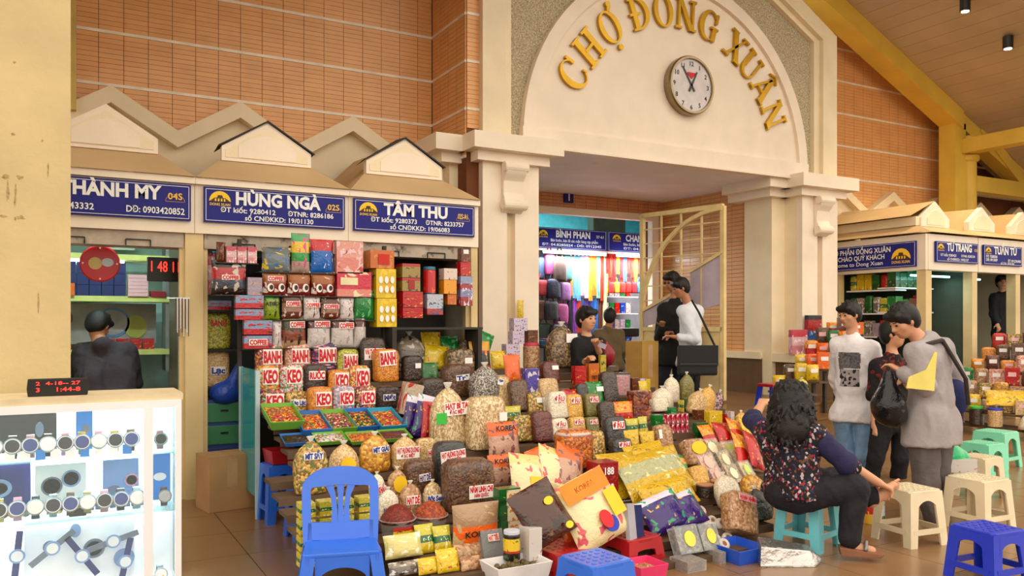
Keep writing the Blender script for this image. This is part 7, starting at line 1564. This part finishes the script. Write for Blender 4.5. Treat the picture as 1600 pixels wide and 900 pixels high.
B().box((-.24, -.12, .8), (.24, .12, .95)).obj('bag_on_stand', M('black nylon', (22, 22, 25), .6), t, bevel=.03)
t = thing('yellow_packet', 'yellow packet hanging on the portal pillar above the lavender boxes', 'packet', atY(813, 498, 8.02)); link('pack', UM('pouch', 1), w_yel, t, None, None, (.08, .03, .21))
# ================================================================ right hand stalls
def rgoods(name, base, nx, ny, x0, dx, y0, dy, z0, dz, rotz, pal, lab, grp, hmin=.16, hmax=.24, wd=.17):
    """goods in rows on a stand that rises to the right; row i, place j from the back"""
    rnd = random.Random(11); st_ = thing(name, base, 'stand')
    for i in range(nx):
        X = x0+dx*i; Z = z0+dz*i
        B().box((X-dx*.5, y0-.1, Z-.025), (X+dx*.5, y0+dy*ny, Z)).obj('tier_board', WOODB, st_)
        B().box((X-dx*.45, y0, .0), (X-dx*.45+.04, y0+.04, Z-.025)).obj('leg', LEGM, st_)
        for j in range(ny):
            kind = rnd.choice(('bag', 'bag', 'pouch', 'tied', 'box', 'pouch')); m_ = rnd.choice(pal); h = rnd.uniform(hmin, hmax)
            t = thing({'bag': 'filled_bag', 'tied': 'tied_bag', 'pouch': 'packet', 'box': 'carton'}[kind], lab % (WORD[j], WORD[i]), 'packet', (X, y0+dy*(j+.5), Z), (0, 0, rotz+rnd.uniform(-.2, .2)), grp)
            d = wd*.6
            link('pack', UM(kind, i+j), m_, t, None, None, (wd, d, h))
            if kind == 'tied': link('bag_neck', UM('neck', i+j), FILMN, t, None, None, (wd, d, h))
            if rnd.random() < .7: link('label', UM('sheet'), PAPER if rnd.random() < .7 else M('pink paper', (240, 190, 196), .6), t, (0, -d/2-.004, h*.5), None, (wd*.55, .004, h*.24))
PALR = [g_brown, g_orange, g_lent, g_pale, w_red, w_ginger, g_red, g_mixed, w_org, w_green, g_pink, w_yel, g_nut, g_yel]
rgoods('display_stand', 'tiered stand of snack bags at the right edge of the photo', 6, 7, 10.62, .26, 5.55, .21, .30, .16, -.95, PALR, 'snack packet on the right edge stand, %s from the front, %s tier up', 'goods on the right edge stand')
rgoods('display_stand', 'small tiered stand of packets between the right pillar and the corner kiosk', 6, 3, 8.42, .21, 7.33, .19, .55, .15, -.6, [w_yel, w_org, w_yel, w_ginger, g_brown, g_red, w_dgreen, w_tea], 'packet on the stand by the right pillar, %s from the front, %s tier up', 'goods by the right pillar')
t = thing('wooden_pallet', 'low dark wooden pallet under the right edge stand', 'pallet', (10.42, 5.5, 0)); 
for i in range(6): B().box((0, .25*i, .1), (.35, .25*i+.2, .13)).obj('slat', M('dark pallet wood', (96, 60, 40), .7), t)
for y in (0, 1.3): B().box((0, y, 0), (.35, y+.1, .1)).obj('runner', M('dark pallet wood', (96, 60, 40), .7), t)
p_ = (10.5, 6.05, .13)
for i, (y, m_, ld, lb) in enumerate(((6.62, g_red, M('white lid', (200, 200, 214), .4), 'red sweets'), (6.36, g_dark, TIEG, 'dark fruit under a green lid'), (6.12, g_pale, M('blue lid', (60, 70, 190), .4), 'nuts under a blue lid'))):
    t = thing('jar', 'big jar of %s at the foot of the right stand' % lb, 'jar', (10.46, y, .13), 0, 'jars at the right stand'); link('jar_body', UM('jar'), m_, t, None, None, (.17, .17, .24)); link('jar_lid', UM('lid'), ld, t, None, None, (.17, .17, .24))
t = thing('packet', 'wide gold foil pack leaning at the front of the right edge stand', 'packet', (10.55, 6.0, .40), (math.radians(-50), 0, -.95)); link('pack', UM('pouch', 2), w_gold, t, None, None, (.5, .06, .28))
for i in range(2):
    t = thing('wrapped_melon', 'clear wrapped pale fruit with red label at the foot of the right stand, %s' % ('left', 'right')[i], 'fruit', (10.43, 5.72-.2*i, .22), 0, 'wrapped fruit'); link('fruit', UM('mound', i), g_wheat, t, (0, 0, -.08), None, (.18, .18, .18)); link('sticker', UM('disc'), RED, t, (-.03, -.085, .0), (0, 0, -.4), (.05, .01, .05))
# goods on the ledge of the right pillar
for i, (u0, u1, vt, vb, m_, lb) in enumerate(((1233, 1261, 508, 546, w_pinkb, 'rack of small red and white packs on the pillar ledge'), (1258, 1283, 486, 546, P('black red blue card', [(0, (120, 110, 120)), (.3, (50, 110, 180)), (.6, (180, 30, 36)), (.88, (28, 26, 28))], ((200, 200, 210), .64, 5)), 'tall black and red hanging card on the pillar ledge'))):
    p = atY(u0/2+u1/2, vb, 8.02); p.z = 1.02; put('box', u0, u1, vt, vb, m_, lb, 'packet', pt=p, dep=.07)
# inside the right kiosks
for (x0, x1, Y, zs, lab, grp) in ((10.75, 11.65, 7.75, (1.25, 1.62, 1.98), 'box on the corner kiosk shelves, %s from the left on the %s shelf up', 'boxes in the corner kiosk'), (11.9, 12.75, 7.95, (1.25, 1.62), 'dark box in the second right kiosk, %s from left, %s shelf up', 'boxes in the second right kiosk')):
    ks = thing('kiosk_shelves', 'crowded shelves inside the %s' % ('corner kiosk' if x0 < 11 else 'second right kiosk'), 'shelf'); rnd = random.Random(5)
    for j, z in enumerate(zs):
        B().box((x0, Y, z-.02), (x1, Y+.3, z)).obj('shelf_board', ALU if x0 < 11 else DK, ks); x = x0+.02; i = 0
        while x < x1-.12:
            w_ = rnd.uniform(.1, .18); h = rnd.uniform(.18, .3); t = thing('carton', lab % (WORD[i], WORD[j]), 'box', (x+w_/2, Y+.08, z), 0, grp)
            link('carton_body', UM('box'), rnd.choice([w_green, w_dgreen, w_lime, w_red, w_yel, w_tea, w_brown] if x0 < 11 else [w_blue, DK, M('navy drawer', (30, 60, 130), .4)]), t, None, None, (w_-.01, .14, h)); x += w_; i += 1
    B().bar((x0, Y-.25, 2.14), (x1, Y-.25, 2.14), .03, n=8).obj('lamp_tube', TUBET, ks); area(ks, ((x0+x1)/2, Y-.25, 2.12), .8, .05, 2 if x0 < 11 else 1, (.6, 1, 1))
ks = thing('kiosk_shelves', 'side window shelves of the corner kiosk facing the passage', 'shelf'); rnd = random.Random(8)
for j, z in enumerate((1.25, 1.6, 1.95)):
    B().box((10.75, 7.75, z-.02), (11.0, 8.6, z)).obj('shelf_board', ALU, ks)
    for i in range(6):
        t = thing('carton', 'packet in the side window of the corner kiosk, %s from the front, %s shelf up' % (WORD[i], WORD[j]), 'box', (10.84, 7.84+.135*i, z), -math.pi/2, 'packets in the side window'); link('carton_body', UM(rnd.choice(('box', 'bag')), i), rnd.choice([w_green, w_dgreen, w_lil, w_red, w_tea, g_dark, w_cubes, w_yel]), t, None, None, (.12, .1, rnd.uniform(.18, .27)))

# tins on the floor behind the seated woman's knee
put('jar', 1348, 1367, 768, 818, P('red snack tin', [(0, (226, 190, 90)), (.35, (200, 40, 30)), (.9, (206, 24, 30))], ((236, 190, 60), .6, 4), crinkle=0), 'red and yellow snack tin behind the knee of the seated woman', 'tin', z=0, lid=RED)
put('jar', 1366, 1382, 774, 812, P('blue white jar', [(0, (40, 50, 110)), (.2, (210, 216, 226)), (.8, (170, 180, 220))], ((90, 170, 70), .6, 4), crinkle=0), 'blue and white jar beside the red snack tin', 'jar', z=0, lid=M('white lid', (200, 200, 214), .4))
# trinkets and price cards filling the watch counter
for i in range(10):
    t = thing('price_card', 'small white price card on the upper counter shelf, %s from the left' % WORD[i], 'card', (-.27+.066*i, YC+.03, .762), 0, 'price cards'); B().box((-.022, 0, 0), (.022, .003, .05)).obj('card', WB_ if i % 3 else SKY, t)
for i in range(8):
    t = thing('watch_stand', 'blue watch display block on the middle shelf, %s from the left' % WORD[i], 'stand', (.16+.035*i, YC+.18, .452), 0, 'blue display blocks'); B().box((-.015, 0, 0), (.015, .03, .06)).obj('block', LB if i % 2 else SKY, t, bevel=.003)
for i in range(6):
    t = thing('bracelet', 'gold or steel bracelet ring on the middle shelf, %s from the left' % WORD[i], 'bracelet', (-.24+.05*i, YC+.15, .49), (math.pi/2, 0, .4*i), 'bracelets in the counter'); B().lathe([(.027, -.007), (.032, -.007), (.032, .007), (.027, .007), (.027, -.007)], 20).obj('ring', WM[i % 2], t)

poster('navy poster at the far left of the middle shelf', -.36, -.12, .46, .72, YC+.29, NB, [(-.1, .5, .5, .4, LB), (-.1, .5, .34, .26, WB_)])
for i, (x, z, a_) in enumerate(((-.18, .24, .1), (-.02, .26, .9), (.12, .2, -.6), (.27, .26, 1.3), (.33, .14, .2))):
    t = thing('watch_poster', 'printed picture of a strapped watch at the bottom of the counter, %s from the left' % WORD[i], 'poster', (x, YC+.24, z), (0, a_, 0), 'watch pictures in the counter'); B().box((-.016, 0, -.13), (.016, .003, .13)).obj('printed_strap', GI if i % 2 else NB, t); link('printed_case', UM('disc'), LB, t, (0, -.002, 0), None, (.075, .004, .075)); link('printed_dial', UM('disc'), WB_, t, (0, -.005, 0), None, (.055, .004, .055))
